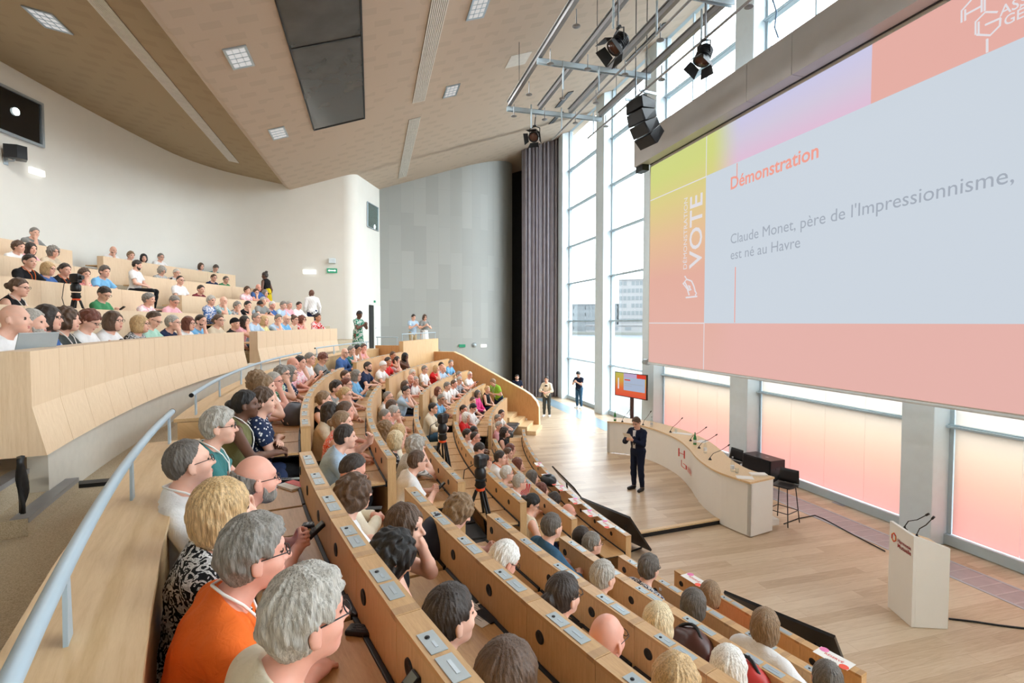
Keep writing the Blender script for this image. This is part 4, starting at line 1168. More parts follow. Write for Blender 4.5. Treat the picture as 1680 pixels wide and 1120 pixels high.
def words_of(me):
    """One mesh per word of a line of letters."""
    bm = bmesh.new(); bm.from_mesh(me); bm.faces.ensure_lookup_table()
    P0 = np.array([v.co for v in bm.verts]); ax = P0 - P0.mean(0); u = np.linalg.svd(ax, full_matrices=False)[2][0]
    seen = set(); isl = []
    for f in bm.faces:
        if f.index in seen: continue
        st = [f]; seen.add(f.index); g = []
        while st:
            q = st.pop(); g.append(q.index)
            for e in q.edges:
                for w in e.link_faces:
                    if w.index not in seen: seen.add(w.index); st.append(w)
        xs = [float(np.array(v.co) @ u) for i in g for v in bm.faces[i].verts]; isl.append((min(xs), max(xs), g))
    isl.sort(); h = max(b - a for a, b, _ in isl); words = []; end = None
    for a, b, g in isl:
        if end is None or a - end > 0.24 * h: words.append([])
        words[-1] += g; end = b if end is None else max(end, b)
    out = []
    if len(words) < 2: bm.free(); return [me]
    for w in words:
        ws = set(w); c = bm.copy(); c.faces.ensure_lookup_table()
        bmesh.ops.delete(c, geom=[f for f in c.faces if f.index not in ws], context='FACES')
        m = bpy.data.meshes.new('lettering'); c.to_mesh(m); c.free(); m.materials.append(me.materials[0]); out.append(m)
    bm.free(); return out
def letter(name, parent, me):
    """A lettering mesh in world coordinates hung under its thing."""
    me.transform(WM[parent].inverted())
    for m in words_of(me): o = link(bpy.data.objects.new(name, m)); o.parent = parent; WM[o] = WM[parent]
# ------------------------------------------------------------------ projection screen and its housing
XS = 9.0; YL, YR, ZB, ZTOP = 15.36, 3.86, 2.68, 9.15
def proj_mat(name, build, strength=1.0):
    m = new_mat(name); nt, ns, lk = nodes_of(m); p = P(m)
    p.inputs['Base Color'].default_value = rgb((0.02, 0.02, 0.02)); p.inputs['Specular IOR Level'].default_value = 0.05; p.inputs['Roughness'].default_value = 0.9
    lk.new(build(nt), p.inputs['Emission Color']); p.inputs['Emission Strength'].default_value = strength
    return m
def backdrop(nt):
    ns, lk = nt.nodes, nt.links
    g = ns.new('ShaderNodeNewGeometry'); sp = ns.new('ShaderNodeSeparateXYZ'); lk.new(g.outputs['Position'], sp.inputs[0])
    u = ns.new('ShaderNodeMapRange'); u.inputs[1].default_value = YL; u.inputs[2].default_value = YR; lk.new(sp.outputs['Y'], u.inputs[0])
    v = ns.new('ShaderNodeMapRange'); v.inputs[1].default_value = ZB; v.inputs[2].default_value = ZTOP; lk.new(sp.outputs['Z'], v.inputs[0])
    left = ramp(nt, v.outputs[0], [(0, sr(226, 178, 168)), (0.42, sr(226, 174, 158)), (0.62, sr(228, 190, 150)), (0.78, sr(220, 204, 138)), (0.92, sr(208, 214, 130)), (1, sr(206, 214, 132))])
    right = ramp(nt, v.outputs[0], [(0, sr(228, 178, 170)), (0.6, sr(228, 178, 170)), (0.82, sr(224, 188, 212)), (0.92, sr(210, 200, 220)), (1, sr(202, 200, 230))])
    f = ramp(nt, u.outputs[0], [(0.27, (0, 0, 0)), (0.38, (1, 1, 1))], 'EASE')
    mx = ns.new('ShaderNodeMixRGB'); lk.new(f, mx.inputs[0]); lk.new(left, mx.inputs[1]); lk.new(right, mx.inputs[2])
    return mx.outputs[0]
SCR_BACK = proj_mat('projected_colours', backdrop)
SCR_WHITE = emit('projected_white', sr(204, 213, 223), 1.0)
SCR_ORANGE = emit('projected_orange', sr(229, 174, 164), 1.0)
SCR_LINE = emit('projected_line', sr(226, 222, 226), 1.0)
SCR_CORAL = emit('projected_coral', sr(240, 160, 146), 1.0)
SCR_GREY = emit('projected_grey', sr(164, 172, 184), 1.0)
t = thing('projection_screen', 'huge projection screen with a pastel slide hanging before the windows', 'screen', (XS, 9.6, ZB))
def quad(y0, y1, z0, z1, x): return MB().box((x, min(y0, y1), z0), (x + 0.002, max(y0, y1), z1))
FAB = simple('screen_fabric', sr(206, 202, 196), 0.9, var=0.01)
part('fabric', MB().box((XS + 0.004, YR - 0.1, ZB - 0.05), (XS + 0.012, YL + 0.05, 9.75)), FAB, t)
part('projected_backdrop', quad(YL, YR, ZB, ZTOP, XS), SCR_BACK, t)
part('projected_panel', quad(12.42, YR, 3.98, 8.06, XS - 0.003), SCR_WHITE, t, 'large pale blue white panel of the slide')
part('projected_panel', quad(7.56, YR, 8.06, ZTOP, XS - 0.003), SCR_ORANGE, t, 'salmon corner block of the slide')
b = MB()
for (y0, y1, z0, z1) in ((12.43, 12.40, 8.04, ZTOP), (12.43, 12.40, ZB, 4.0), (YL, 12.40, 8.03, 8.06), (YL, 12.40, 3.97, 4.0)): b.box((XS - 0.004, y1, z0), (XS - 0.0032, y0, z1))
part('projected_line', b, SCR_LINE, t)
b = MB()
for z0, z1 in ((7.68, 8.04), (4.0, 5.42)): b.box((XS - 0.005, 11.15, z0), (XS - 0.004, 11.18, z1))
part('projected_line', b, SCR_CORAL, t, 'thin coral line of the slide')
b = MB().tube([(XS + 0.008, YR - 0.15, ZB - 0.05), (XS + 0.008, YL + 0.06, ZB - 0.05)], 0.03, 10); part('hem_bar', b, GREYP, t)
b = MB().cyl((XS + 0.008, YL + 0.06, ZB - 0.02), (XS + 0.008, YL + 0.30, ZB - 0.02), 0.11, 0.10); part('bar_end', b, PLATE, t)
def scrM(y, z, rot=0):                       # letters read from larger y to smaller y
    return Matrix.Translation((XS - 0.006, y, z)) @ Matrix(((0, 0, -1, 0), (-1, 0, 0, 0), (0, 1, 0, 0), (0, 0, 0, 1))) @ Matrix.Rotation(rot, 4, 'Z')
def at_s(x, y): return at_x(x, y, XS)
def span(a, b_): return abs(at_s(*a)[1] - at_s(*b_)[1])
a = at_s(1199, 311); letter('title_lettering', t, text_mesh('Démonstration', SCR_CORAL, scrM(a[1], a[2]), width=span((1199, 311), (1343, 268)), bold=0.018))
a = at_s(1199, 400); letter('text_lettering', t, text_mesh("Claude Monet, père de l'Impressionnisme,", SCR_GREY, scrM(a[1], a[2]), width=span((1199, 400), (1664, 300))))
a = at_s(1199, 426); letter('text_lettering', t, text_mesh('est né au Havre', SCR_GREY, scrM(a[1], a[2]), width=span((1199, 426), (1313, 405))))
a = at_s(1151, 438); letter('side_lettering', t, text_mesh('VOTE', SCR_LINE, scrM(a[1], a[2], PI / 2), width=abs(at_s(1151, 316)[2] - a[2]), bold=0.012))
a = at_s(1127, 441); letter('side_lettering', t, text_mesh('DÉMONSTRATION', SCR_LINE, scrM(a[1], a[2], PI / 2), width=abs(at_s(1127, 324)[2] - a[2])))
b = MB()
def stroke(px, w=0.022):
    b.tube([Vector(at_s(*p_)) + Vector((-0.004, 0, 0)) for p_ in px], w, 6)
stroke([(1124, 453), (1127, 458), (1121, 465), (1128, 474), (1131, 484)]); stroke([(1121, 465), (1124, 463), (1131, 476), (1134, 476), (1130, 468), (1133, 470)])
stroke([(1127, 458), (1135, 461), (1139, 470), (1141, 478), (1143, 481), (1141, 484)]); stroke([(1126, 488), (1144, 486)], 0.026)
part('hand_symbol', b, SCR_LINE, t)
def hexlogo(px, mat, name, par, conv, w):
    bb = MB()
    for path_ in px: bb.tube([Vector(conv(*q_)) + Vector((-0.004, 0, 0)) for q_ in path_], w, 5)
    part(name, bb, mat, par)
hexlogo([[(1578, 37), (1578, 18), (1594, 0)], [(1584, 34), (1584, 16)], [(1611, 20), (1611, -8)], [(1616, 18), (1616, -8)], [(1583, 25), (1611, 10)]], SCR_LINE, 'logo_symbol', t, at_s, 0.016)
hexlogo([[(1601, 57), (1601, 36), (1617, 20), (1637, 20)], [(1606, 56), (1606, 36)], [(1603, 57), (1625, 58), (1641, 42), (1642, 30)], [(1617, 41), (1642, 30)], [(1620, 64), (1620, 86)]], SCR_LINE, 'logo_symbol', t, at_s, 0.016)
a = at_s(1640, 28); letter('logo_lettering', t, text_mesh('ASSEMBLÉE', SCR_LINE, scrM(a[1], a[2]), width=1.05, bold=0.01))
a = at_s(1648, 36); letter('logo_lettering', t, text_mesh('GÉNÉRALE', SCR_LINE, scrM(a[1], a[2] - .06), width=0.95, bold=0.01))
HOUS = simple('housing_steel', sr(178, 176, 175), 0.42, 0.15, 0.05, 1.2)
t = thing('screen_housing', 'long grey steel box girder above the projection screen', 'housing', (8.85, 9.5, 9.2))
for i, (y0, y1) in enumerate(((15.77, 10.4), (10.39, 9.05), (9.04, 5.2), (5.19, 2.0))):
    part('cladding', MB().bbox((8.6, y1, 9.22), (8.97, y0, 10.12), 0.01), HOUS, t)
part('end_box', MB().box((8.66, 15.3, 9.02), (8.9, 15.74, 9.215)), BLACK, t); part('slot', MB().box((8.93, 2.0, 9.205), (8.968, 15.3, 9.219)), BLACK, t)
for y in (14.8, 9.0, 3.0): part('bracket', MB().box((8.97, y - .1, 9.6), (9.64, y + .1, 9.8)), GREYP, t)

# ------------------------------------------------------------------ ceiling fittings
def ceil_frame(x, y, a=CA, s=CS, dz=0.0):
    z = a + s * x; k = math.atan(s)
    return Matrix.Translation((x, y, z + dz)) @ Matrix.Rotation(-k, 4, 'Y')
LUM = emit('luminaire_diffuser', (1.0, 0.97, 0.94), 0.62)
SLATW = simple('slat_white', sr(216, 212, 204), 0.6)
TRIMB = simple('reveal_brown', sr(112, 92, 74), 0.7)
def luminaire(M, label, w=0.46, l=0.84):
    t = thing('ceiling_light', label, 'ceiling light', M=M, group='recessed square ceiling lights')
    f = MB()
    for (x0, x1, y0, y1) in ((-w / 2, w / 2, -l / 2, -l / 2 + .05), (-w / 2, w / 2, l / 2 - .05, l / 2), (-w / 2, -w / 2 + .05, -l / 2 + .05, l / 2 - .05), (w / 2 - .05, w / 2, -l / 2 + .05, l / 2 - .05)):
        f.box((x0, y0, -0.025), (x1, y1, 0.0))
    part('frame', f, STEEL, t, local=True)
    part('diffuser', MB().box((-w / 2 + .05, -l / 2 + .05, -0.012), (w / 2 - .05, l / 2 - .05, -0.004)), LUM, t, local=True)
    g = MB()
    for i in (-1, 1): g.box((i * w * .15 - .006, -l / 2 + .05, -0.024), (i * w * .15 + .006, l / 2 - .05, -0.013))
    for i in (-1, 0, 1): g.box((-w / 2 + .05, i * l * .22 - .006, -0.024), (w / 2 - .05, i * l * .22 + .006, -0.013))
    part('louvre', g, STEEL, t, local=True)
    la = bpy.data.lights.new('ceiling_lamp', 'AREA'); la.shape = 'RECTANGLE'; la.size = w - .1; la.size_y = l - .1; la.energy = 130 * LAMP_POWER; la.color = (1.0, 0.99, 0.98)
    lo = link(bpy.data.objects.new('ceiling_lamp', la)); lo.parent = t; lo.matrix_local = Matrix.Translation((0, 0, -0.03))
    return t
luminaire(ceil_frame(-2.6, 12.0), 'square ceiling light left of the dark ceiling panel, nearer one')
luminaire(ceil_frame(-2.56, 16.45), 'square ceiling light near the sloping ceiling edge, further one')
luminaire(ceil_frame(2.46, 11.9), 'square ceiling light at the top of the picture right of the slatted strip')
luminaire(ceil_frame(2.5, 16.3), 'small square ceiling light right of the gap between slatted strips')
a = at_c(82, 32, 9.0, -0.163); luminaire(ceil_frame(a[0] - .05, a[1] + .05, 9.0, -0.163), 'square ceiling light in the dark left soffit', 0.5, 0.75)
t = mono('access_panel', MB().box((-0.34, -0.38, -0.012), (0.34, 0.38, -0.002)), SLATW, 'white square access panel in the ceiling left of the lighting grid', 'ceiling panel', local=True); t.matrix_world = ceil_frame(4.36, 15.15); WM[t] = t.matrix_world.copy()
def strip_vent(M, l, w, label):
    t = thing('air_diffuser', label, 'air vent', M=M, group='slatted ceiling strips')
    part('backing', MB().box((-w / 2, -l / 2, -0.006), (w / 2, l / 2, -0.001)), simple('vent_back', sr(120, 110, 98), 0.8), t, local=True)
    g = MB(); n = 9
    for i in range(n):
        x = -w / 2 + (i + 0.5) * w / n; g.box((x - w / n * .34, -l / 2, -0.026), (x + w / n * .34, l / 2, -0.008))
    part('slats', g, SLATW, t, local=True)['kind'] = 'stuff'
strip_vent(ceil_frame(1.50, 10.3), 12.5, 0.42, 'long white slatted ceiling strip right of the dark panel')
strip_vent(ceil_frame(1.50, 21.55), 7.3, 0.42, 'shorter white slatted ceiling strip towards the grey wall')
a = at_c(389, 266, 9.0, -0.163); c = at_c(150, 0, 9.0, -0.163)
xm = (a[0] + c[0]) / 2
strip_vent(ceil_frame(xm, a[1] / 2, 9.0, -0.163), a[1], 0.34, 'long white slatted strip in the dark left soffit')
DG = simple('smoked_panel', sr(70, 62, 55), 0.22, 0.0, 0.25, 1.6, 0.5)
t = thing('smoked_ceiling_panel', 'large dark smoked glass panel set in the ceiling', 'ceiling panel', M=ceil_frame(-0.88, 11.0))
f = MB(); w2 = 0.80
for (x0, x1, y0, y1) in ((-w2, w2, 5.80, 5.86), (-w2, w2, 1.03, 1.08), (-w2, -w2 + .04, -4, 5.8), (w2 - .04, w2, -4, 5.8), (-w2, w2, -4.05, -4)): f.box((x0, y0, -0.03), (x1, y1, 0))
part('frame', f, BLACK, t, local=True)
part('pane', MB().box((-w2 + .04, 1.08, -0.015), (w2 - .04, 5.80, -0.004)), DG, t, local=True); part('pane', MB().box((-w2 + .04, -4, -0.015), (w2 - .04, 1.03, -0.004)), DG, t, local=True)
for i, (px, ln) in enumerate((((925, 163), 1.5), ((912, 193), 1.3), ((1060, 70), 2.5))):
    a = at_c(*px); o = mono('ceiling_slot', MB().box((-0.12, -ln / 2, -0.03), (0.12, ln / 2, -0.002)), BLACK, ['narrow black ceiling slot beyond the lighting grid', 'black ceiling slot just above the curtain spotlight', 'black ceiling slot between the grid beams'][i], 'ceiling slot', local=True)
    o.matrix_world = ceil_frame(a[0], a[1]); WM[o] = o.matrix_world.copy()

# ------------------------------------------------------------------ lighting grid, spotlights, loudspeakers
ZG = 10.5
GRID = simple('grid_grey', sr(140, 142, 144), 0.4, 0.35, 0.03)
t = thing('lighting_grid', 'grey steel lighting grid hanging below the ceiling', 'lighting grid', (5.5, 10, ZG))
BX = (4.06, 5.02, 6.02, 7.04)
for x in BX:
    b = MB().box((x - 0.05, 3.0, ZG - 0.015), (x + 0.05, 15.2, ZG)); b.box((x - 0.008, 3.0, ZG), (x + 0.008, 15.2, ZG + 0.15)); b.box((x - 0.05, 3.0, ZG + 0.15), (x + 0.05, 15.2, ZG + 0.165))
    part('beam', b, GRID, t)
for y in (15.12, 12.2, 9.0):
    b = MB().box((4.0, y - 0.05, ZG - 0.02), (7.1, y + 0.05, ZG - 0.016)); b.box((4.0, y - 0.05, ZG - 0.14), (7.1, y - .035, ZG - .016)); b.box((4.0, y + 0.035, ZG - 0.14), (7.1, y + .05, ZG - .016)); part('cross_beam', b, MULL, t)
PIPES = ((5.55, 15.4), (6.58, 15.0))
for x, y in PIPES: part('pipe', MB().tube([(x, 3.0, 9.75), (x, y, 9.75)], 0.026, 8), GRID, t)
for x in (4.6, 5.55, 6.58):
    for y in (14.6, 12.0, 9.3): part('dropper', MB().cyl((x, y, 9.72), (x, y, ZG - 0.1), 0.022, n=8), MULL, t)
for x in BX:
    for k_, y in enumerate((14.9, 13.4, 11.7, 10.1, 8.6)):
        part('pod', MB().cyl((x + .1, y, ZG - 0.02), (x + .1, y, ZG - 0.34), 0.014, n=8).lathe([(0.03, -0.345), (0.085, -0.36), (0.085, -0.375), (0.0, -0.376)], (x + .1, y, ZG), 14), GRID, t)
for x, y in ((4.06, 14.0), (4.06, 7.5), (7.04, 14.0), (7.04, 7.5), (5.5, 12)):
    part('hanger', MB().tube([(x, y, ZG + .16), (x, y, CA + CS * x - .01)], 0.008, 6), BLACK, t)
GRIDT = t
def spotlight(P_, aim, label, top):
    """A theatre spot: yoke and clamp above, ribbed can, lens and four barn doors at the front."""
    P_ = Vector(P_); d = (Vector(aim) - P_).normalized()
    xq = d; yq = Vector((0, 0, 1)).cross(xq).normalized(); zq = xq.cross(yq)
    M = Matrix(((xq.x, yq.x, zq.x, P_.x), (xq.y, yq.y, zq.y, P_.y), (xq.z, yq.z, zq.z, P_.z), (0, 0, 0, 1)))
    t = thing('stage_spotlight', label, 'spotlight', M=M, group='theatre spotlights with barn doors')
    X90 = Matrix.Rotation(PI / 2, 4, 'Y')
    b = MB().lathe([(0.04, -0.30), (0.12, -0.28), (0.15, -0.24), (0.15, 0.02), (0.165, 0.03), (0.165, 0.06)], n=20, M=X90)
    for q_ in range(5): b.lathe([(0.158, -0.22 + q_ * .04), (0.158, -0.205 + q_ * .04)], n=20, M=X90)
    part('housing', b, BLACKS, t, local=True)
    part('lens', MB().lathe([(0.13, 0.04), (0.12, 0.063), (0.0, 0.075)], n=20, M=X90), simple('spot_lens', sr(90, 62, 50), 0.15), t, local=True)
    for q_ in range(4):
        R_ = Matrix.Rotation(q_ * PI / 2, 4, 'X')
        b = MB(); vs = [(0.062, -0.13, 0.165), (0.062, 0.13, 0.165), (0.24, 0.17, 0.26), (0.24, -0.17, 0.26)]
        vs = [R_ @ Vector(v) for v in vs]; vs += [v + R_ @ Vector((0, 0, 0.006)) for v in vs]
        b.add(vs, [(0, 1, 2, 3), (4, 7, 6, 5), (0, 4, 5, 1), (1, 5, 6, 2), (2, 6, 7, 3), (3, 7, 4, 0)]); part('barn_door', b, BLACK, t, local=True)
    xb = min(BX, key=lambda v: abs(v - top[0]))
    b = MB().cyl((top[0], top[1], top[2] - .02), (top[0], top[1], ZG + .03), 0.02, n=8); b.tube([(top[0] - .04, top[1], ZG + .02), (xb, top[1], ZG + .02)], 0.02, 8); part('dropper', b, GRID, GRIDT)
    tp = M.inverted() @ Vector(top); b = MB()
    up_ = M.inverted().to_3x3() @ Vector((0, 0, 1))
    h_ = Vector((-0.1, 0, 0)) + up_ * 0.30
    for s_ in (-1, 1): b.tube([(-0.1, 0.165 * s_, 0), Vector((-0.1, 0.165 * s_, 0)) + up_ * 0.22, h_], 0.014, 6)
    part('yoke', b, BLACKS, t, local=True)
    part('clamp', MB().tube([h_, tp], 0.018, 8).cyl(h_ - Vector((0, .05, 0)), h_ + Vector((0, .05, 0)), 0.03), BLACK, t, local=True)
    return t
a = at_z(1010, 76, 9.35); spotlight(a, (1.5, 8.8, 6.0), 'black spotlight with barn doors hanging highest and nearest on the grid', (a[0] + .05, a[1], 9.77))
a = at_z(1152, 97, 9.35); spotlight(a, (4.6, 8.8, 5.0), 'black spotlight with barn doors against the bright window glass', (a[0] + .1, a[1] + .05, 9.77))
a = at_z(876, 224, 9.75); spotlight(a, (1.2, 9.5, 5.5), 'black spotlight with barn doors above the dark curtain', (a[0] + .05, a[1], 10.37))
AR = at_z(1050, 197, 9.15)
t = thing('line_array', 'curved black loudspeaker array hanging beside the screen housing', 'loudspeaker', M=Matrix.Translation(Vector(AR)) @ Matrix.Rotation(math.radians(190), 4, 'Z'))
M = Matrix.Translation((0, 0, 0.50)); b0 = None
for i in range(4):
    M = M @ Matrix.Rotation(math.radians(15 if i else 0), 4, 'Y')
    b = MB(); vs = [M @ Vector(v) for s_ in (-0.32, 0.32) for v in ((-0.27, s_ * .8, -0.05), (-0.27, s_ * .8, -0.24), (0.16, s_, -0.30), (0.20, s_ * .95, -0.29), (0.20, s_ * .95, -0.01), (0.16, s_, 0.0))]
    b.add(vs, [tuple(range(6)), tuple(range(6, 12))[::-1]] + [(j, j + 6, (j + 1) % 6 + 6, (j + 1) % 6) for j in range(6)])
    o = part('cabinet', b, BLACKS, t, local=True)
    b = MB(); b.box((0.195, -0.29, -0.28), (0.206, 0.29, -0.02), 0, M); part('grille', b, BLACK, t, local=True)
    M = M @ Matrix.Translation((0.0, 0, -0.278))
b = MB(); b.box((-0.3, -0.3, 0.56), (0.25, -0.26, 0.62)); b.box((-0.3, 0.26, 0.56), (0.25, 0.3, 0.62)); b.box((-0.05, -0.3, 0.58), (0.0, 0.3, 0.62)); part('flying_frame', b, STEEL, t, local=True)
b = MB().cyl((-0.2, 0, 0.6), (-0.2, 0, 3.3), 0.012, n=6).cyl((0.15, 0, 0.6), (0.15, 0, 3.3), 0.012, n=6); part('hanger', b, BLACK, t, local=True)
a = at_y(1270, 28, 10.4)
mono('cable', MB().tube([at_x(1268, 0, 9.3), at_x(1274, 20, 9.3), at_x(1271, 45, 9.3), at_x(1277, 62, 9.3)], 0.02, 6), simple('blue_cable', sr(110, 140, 170), 0.5), 'pale blue cable hanging in front of the upper window panes', 'cable', tuple(at_x(1271, 45, 9.3)))

# ------------------------------------------------------------------ wall fittings
def at_wall(x, y): return at_r(x, y, 31.8, 7)
def wall_quad(px, off=0.0):
    out = []
    for p_ in px:
        q_ = at_r(*p_, 31.8 - off, 7); out.append(q_)
    return out
def slab(vs, d):
    vs = [np.array(v) for v in vs]; w_ = [v + d for v in vs]; n_ = len(vs)
    return MB().add(vs + w_, [tuple(range(n_)), tuple(range(n_, 2 * n_))[::-1]] + [(i, (i + 1) % n_, (i + 1) % n_ + n_, i + n_) for i in range(n_)])
BW = at_wall(0, 190); inw = unit(np.array([CEN[0], CEN[1], 0]) - BW * [1, 1, 0])
DARKGL = simple('dark_glass', sr(20, 22, 24), 0.12, spec=0.6)
t = thing('booth_window', 'dark control room window in the upper left white wall with a lit lens', 'window', tuple(BW))
zt_, zb_ = at_wall(62, 172)[2], at_wall(65, 238)[2]
th1 = theta(at_wall(63, 200)); th2 = th1 + 6.0
b = MB().sweep([(31.74, zb_), (31.74, zt_), (31.79, zt_), (31.79, zb_)], th1, th2, 6); part('pane', b, DARKGL, t)
b = MB()
for (z0, z1) in ((zb_ - .06, zb_), (zt_, zt_ + .06)): b.sweep([(31.70, z0), (31.70, z1), (31.79, z1), (31.79, z0)], th1 - .12, th2, 6)
b.sweep([(31.70, zb_), (31.70, zt_), (31.79, zt_), (31.79, zb_)], th1 - .12, th1, 1); part('frame', b, STEEL, t)
a = at_r(26, 183, 31.72, 8); b = MB(); b.lathe([(0.095, 0), (0.09, 0.02), (0.0, 0.03)], n=18, M=Matrix.Translation(Vector(a)) @ Matrix.Rotation(math.atan2(inw[1], inw[0]), 4, 'Z') @ Matrix.Rotation(PI / 2, 4, 'Y')); part('projector_lens', b, emit('lens_and_glint_glow', (0.85, 1, 1), 6.0), t, 'bright lens')
def wall_box(px, w, h, d, name, mat, label, cat, conv, nrm, bev=0.01):
    c_ = conv(*px); nrm = unit(nrm); ang = math.atan2(nrm[1], nrm[0])
    M_ = Matrix.Translation(Vector(c_) + Vector(nrm) * 0.0) @ Matrix.Rotation(ang, 4, 'Z')
    o = mono(name, MB().bbox((0.002, -w / 2, -h / 2), (d, w / 2, h / 2), bev), mat, label, cat, local=True)
    o.matrix_world = M_; WM[o] = M_.copy(); return o
LITE = emit('lit_white', (1, 1, 0.97), 1.6); EXITG = emit('exit_green', sr(70, 170, 130), 0.9)
wall_box((58, 282), 0.42, 0.16, 0.08, 'emergency_light', LITE, 'small white emergency light on the wall below the dark control room window', 'emergency light', at_wall, inw)
c_ = at_wall(7, 250); t = thing('wall_speaker', 'black angular loudspeaker on a bracket on the left white wall', 'loudspeaker', M=Matrix.Translation(Vector(c_)) @ Matrix.Rotation(math.atan2(inw[1], inw[0]), 4, 'Z'))
b = MB().prism([(0.15, -0.2), (0.42, -0.13), (0.5, 0.06), (0.30, 0.26), (0.15, 0.16)], -0.16, 0.16); part('cabinet', b, BLACKS, t, local=True)
b = MB().tube([(0.0, 0.02, -0.2), (0.2, 0.02, -0.2), (0.26, 0.02, -0.1)], 0.02).bbox((0, -0.04, -0.3), (0.02, 0.08, -0.1)); part('bracket', b, STEEL, t, local=True)
fl_ = lambda x, y: at_y(x, y, 22.5)
wall_box((508, 446), 0.5, 0.17, 0.09, 'emergency_light', LITE, 'white emergency light on the flat white wall left of a green exit sign', 'emergency light', fl_, (0, -1, 0))
o = wall_box((545, 444), 0.40, 0.18, 0.09, 'exit_sign', EXITG, 'green exit sign on the flat white wall', 'exit sign', fl_, (0, -1, 0))
M_ = o.matrix_world; b = MB(); b.box((0.091, -0.10, -0.02), (0.094, 0.10, 0.02)); b.add([(0.0925, -0.16, 0), (0.0925, -0.10, 0.05), (0.0925, -0.10, -0.05)], [(0, 1, 2)]); b.add([(0.0925, 0.16, 0), (0.0925, 0.10, 0.05), (0.0925, 0.10, -0.05)], [(0, 1, 2)])
part('arrow', b, LITE, o, local=True)
wall_box((545, 428), 0.26, 0.20, 0.12, 'wall_sensor', GREYP, 'square grey box on the flat white wall above the green exit sign', 'wall box', fl_, (0, -1, 0))
def fg_(x, y):
    p_ = at_y(x, y, 26.395)
    for _ in range(4): p_ = at_y(x, y, 26.395 + 3.9 * (1 - math.sqrt(max(0, 1 - (max(0, p_[0] - 4.3) / 3.9) ** 2))))
    return p_
wall_box((758, 567), 0.34, 0.15, 0.06, 'exit_sign', EXITG, 'green exit sign low on the grey clad wall', 'exit sign', fg_, (0.12, -1, 0))
wall_box((793, 567), 0.34, 0.15, 0.06, 'emergency_light', LITE, 'white emergency light low on the grey wall right of a green exit sign', 'emergency light', fg_, (0.37, -1, 0))
c_ = fg_(778, 566); mono('smoke_detector', MB().lathe([(0.12, 0), (0.12, 0.05), (0.07, 0.12), (0, 0.13)], n=16, M=Matrix.Translation(Vector(c_)) @ Matrix.Rotation(PI / 2, 4, 'X')), PLATE, 'round grey wall fitting between exit sign and light on the grey wall', 'wall fitting', tuple(c_))
# the return wall with its door and small window
ra, rb_ = np.array([-0.47, 22.9]), np.array([0.56, 26.8]); rd = unit(np.append(rb_ - ra, 0)); rn = np.array([rd[1], -rd[0], 0])
def at_ret(x, y):
    d = ray(x, y); k_ = ((np.append(ra, 0) - EYE) @ rn) / (d @ rn); return EYE + k_ * d
wq = [at_ret(*p_) for p_ in ((602, 331), (619.5, 341), (619.5, 379), (602, 371))]
t = thing('wall_window', 'small dark green window high on the bright wall edge', 'window', tuple(wq[3]))
part('pane', slab([v + rn * .02 for v in wq], -rn * 0.015), simple('green_glass', sr(74, 96, 92), 0.1, spec=0.7), t)
b = MB()
for i in range(4): b.tube([wq[i] + rn * .025, wq[(i + 1) % 4] + rn * .025], 0.03, 4)
part('frame', b, STEEL, t)
a = at_ret(614, 372) + rn * 0.03; part('lens', MB().lathe([(0.1, 0), (0.0, 0.03)], n=14, M=Matrix.Translation(Vector(a)) @ Matrix.Rotation(math.atan2(rn[1], rn[0]), 4, 'Z') @ Matrix.Rotation(PI / 2, 4, 'Y')), emit('lens_and_glint_glow', (0.85, 1, 1), 6.0), t, 'bright lens')  # glowing disc stands in for a bright reflection in the pane
dq = [at_ret(605, 500), at_ret(611, 500), at_ret(611, 563), at_ret(605, 563)]
zd0, zd1 = WALK, at_ret(606, 500)[2]
s0 = at_ret(605.5, 530); s1 = at_ret(612, 530); s2_ = at_ret(623, 530)
def rpan(p_, q_, z0, z1, off, mat, name, par):
    return struct(name, slab([np.array([p_[0], p_[1], z0]) + rn * off, np.array([q_[0], q_[1], z0]) + rn * off, np.array([q_[0], q_[1], z1]) + rn * off, np.array([p_[0], p_[1], z1]) + rn * off], -rn * 0.02), mat, parent=par)
d1 = struct('door_1', slab([np.array([s1[0], s1[1], zd0]) + rn * .05, np.array([s2_[0], s2_[1], zd0]) + rn * .05, np.array([s2_[0], s2_[1], zd1]) + rn * .05, np.array([s1[0], s1[1], zd1]) + rn * .05], -rn * 0.04), WHITE)
rpan(s0, s1, zd0, zd1, 0.03, BLACK, 'dark_gap', d1)
c_ = at_ret(613.5, 538) + rn * .07; struct('handle', MB().tube([c_, c_ + rd * 0.13], 0.012, 6), STEEL, parent=d1)
wall_box((614, 494.5), 0.2, 0.1, 0.05, 'exit_sign', EXITG, 'tiny exit sign above the half open door', 'exit sign', at_ret, rn)
wall_box((630, 522), 0.05, 0.12, 0.05, 'door_button', BLACK, 'small black button beside the half open door', 'button', at_ret, rn)

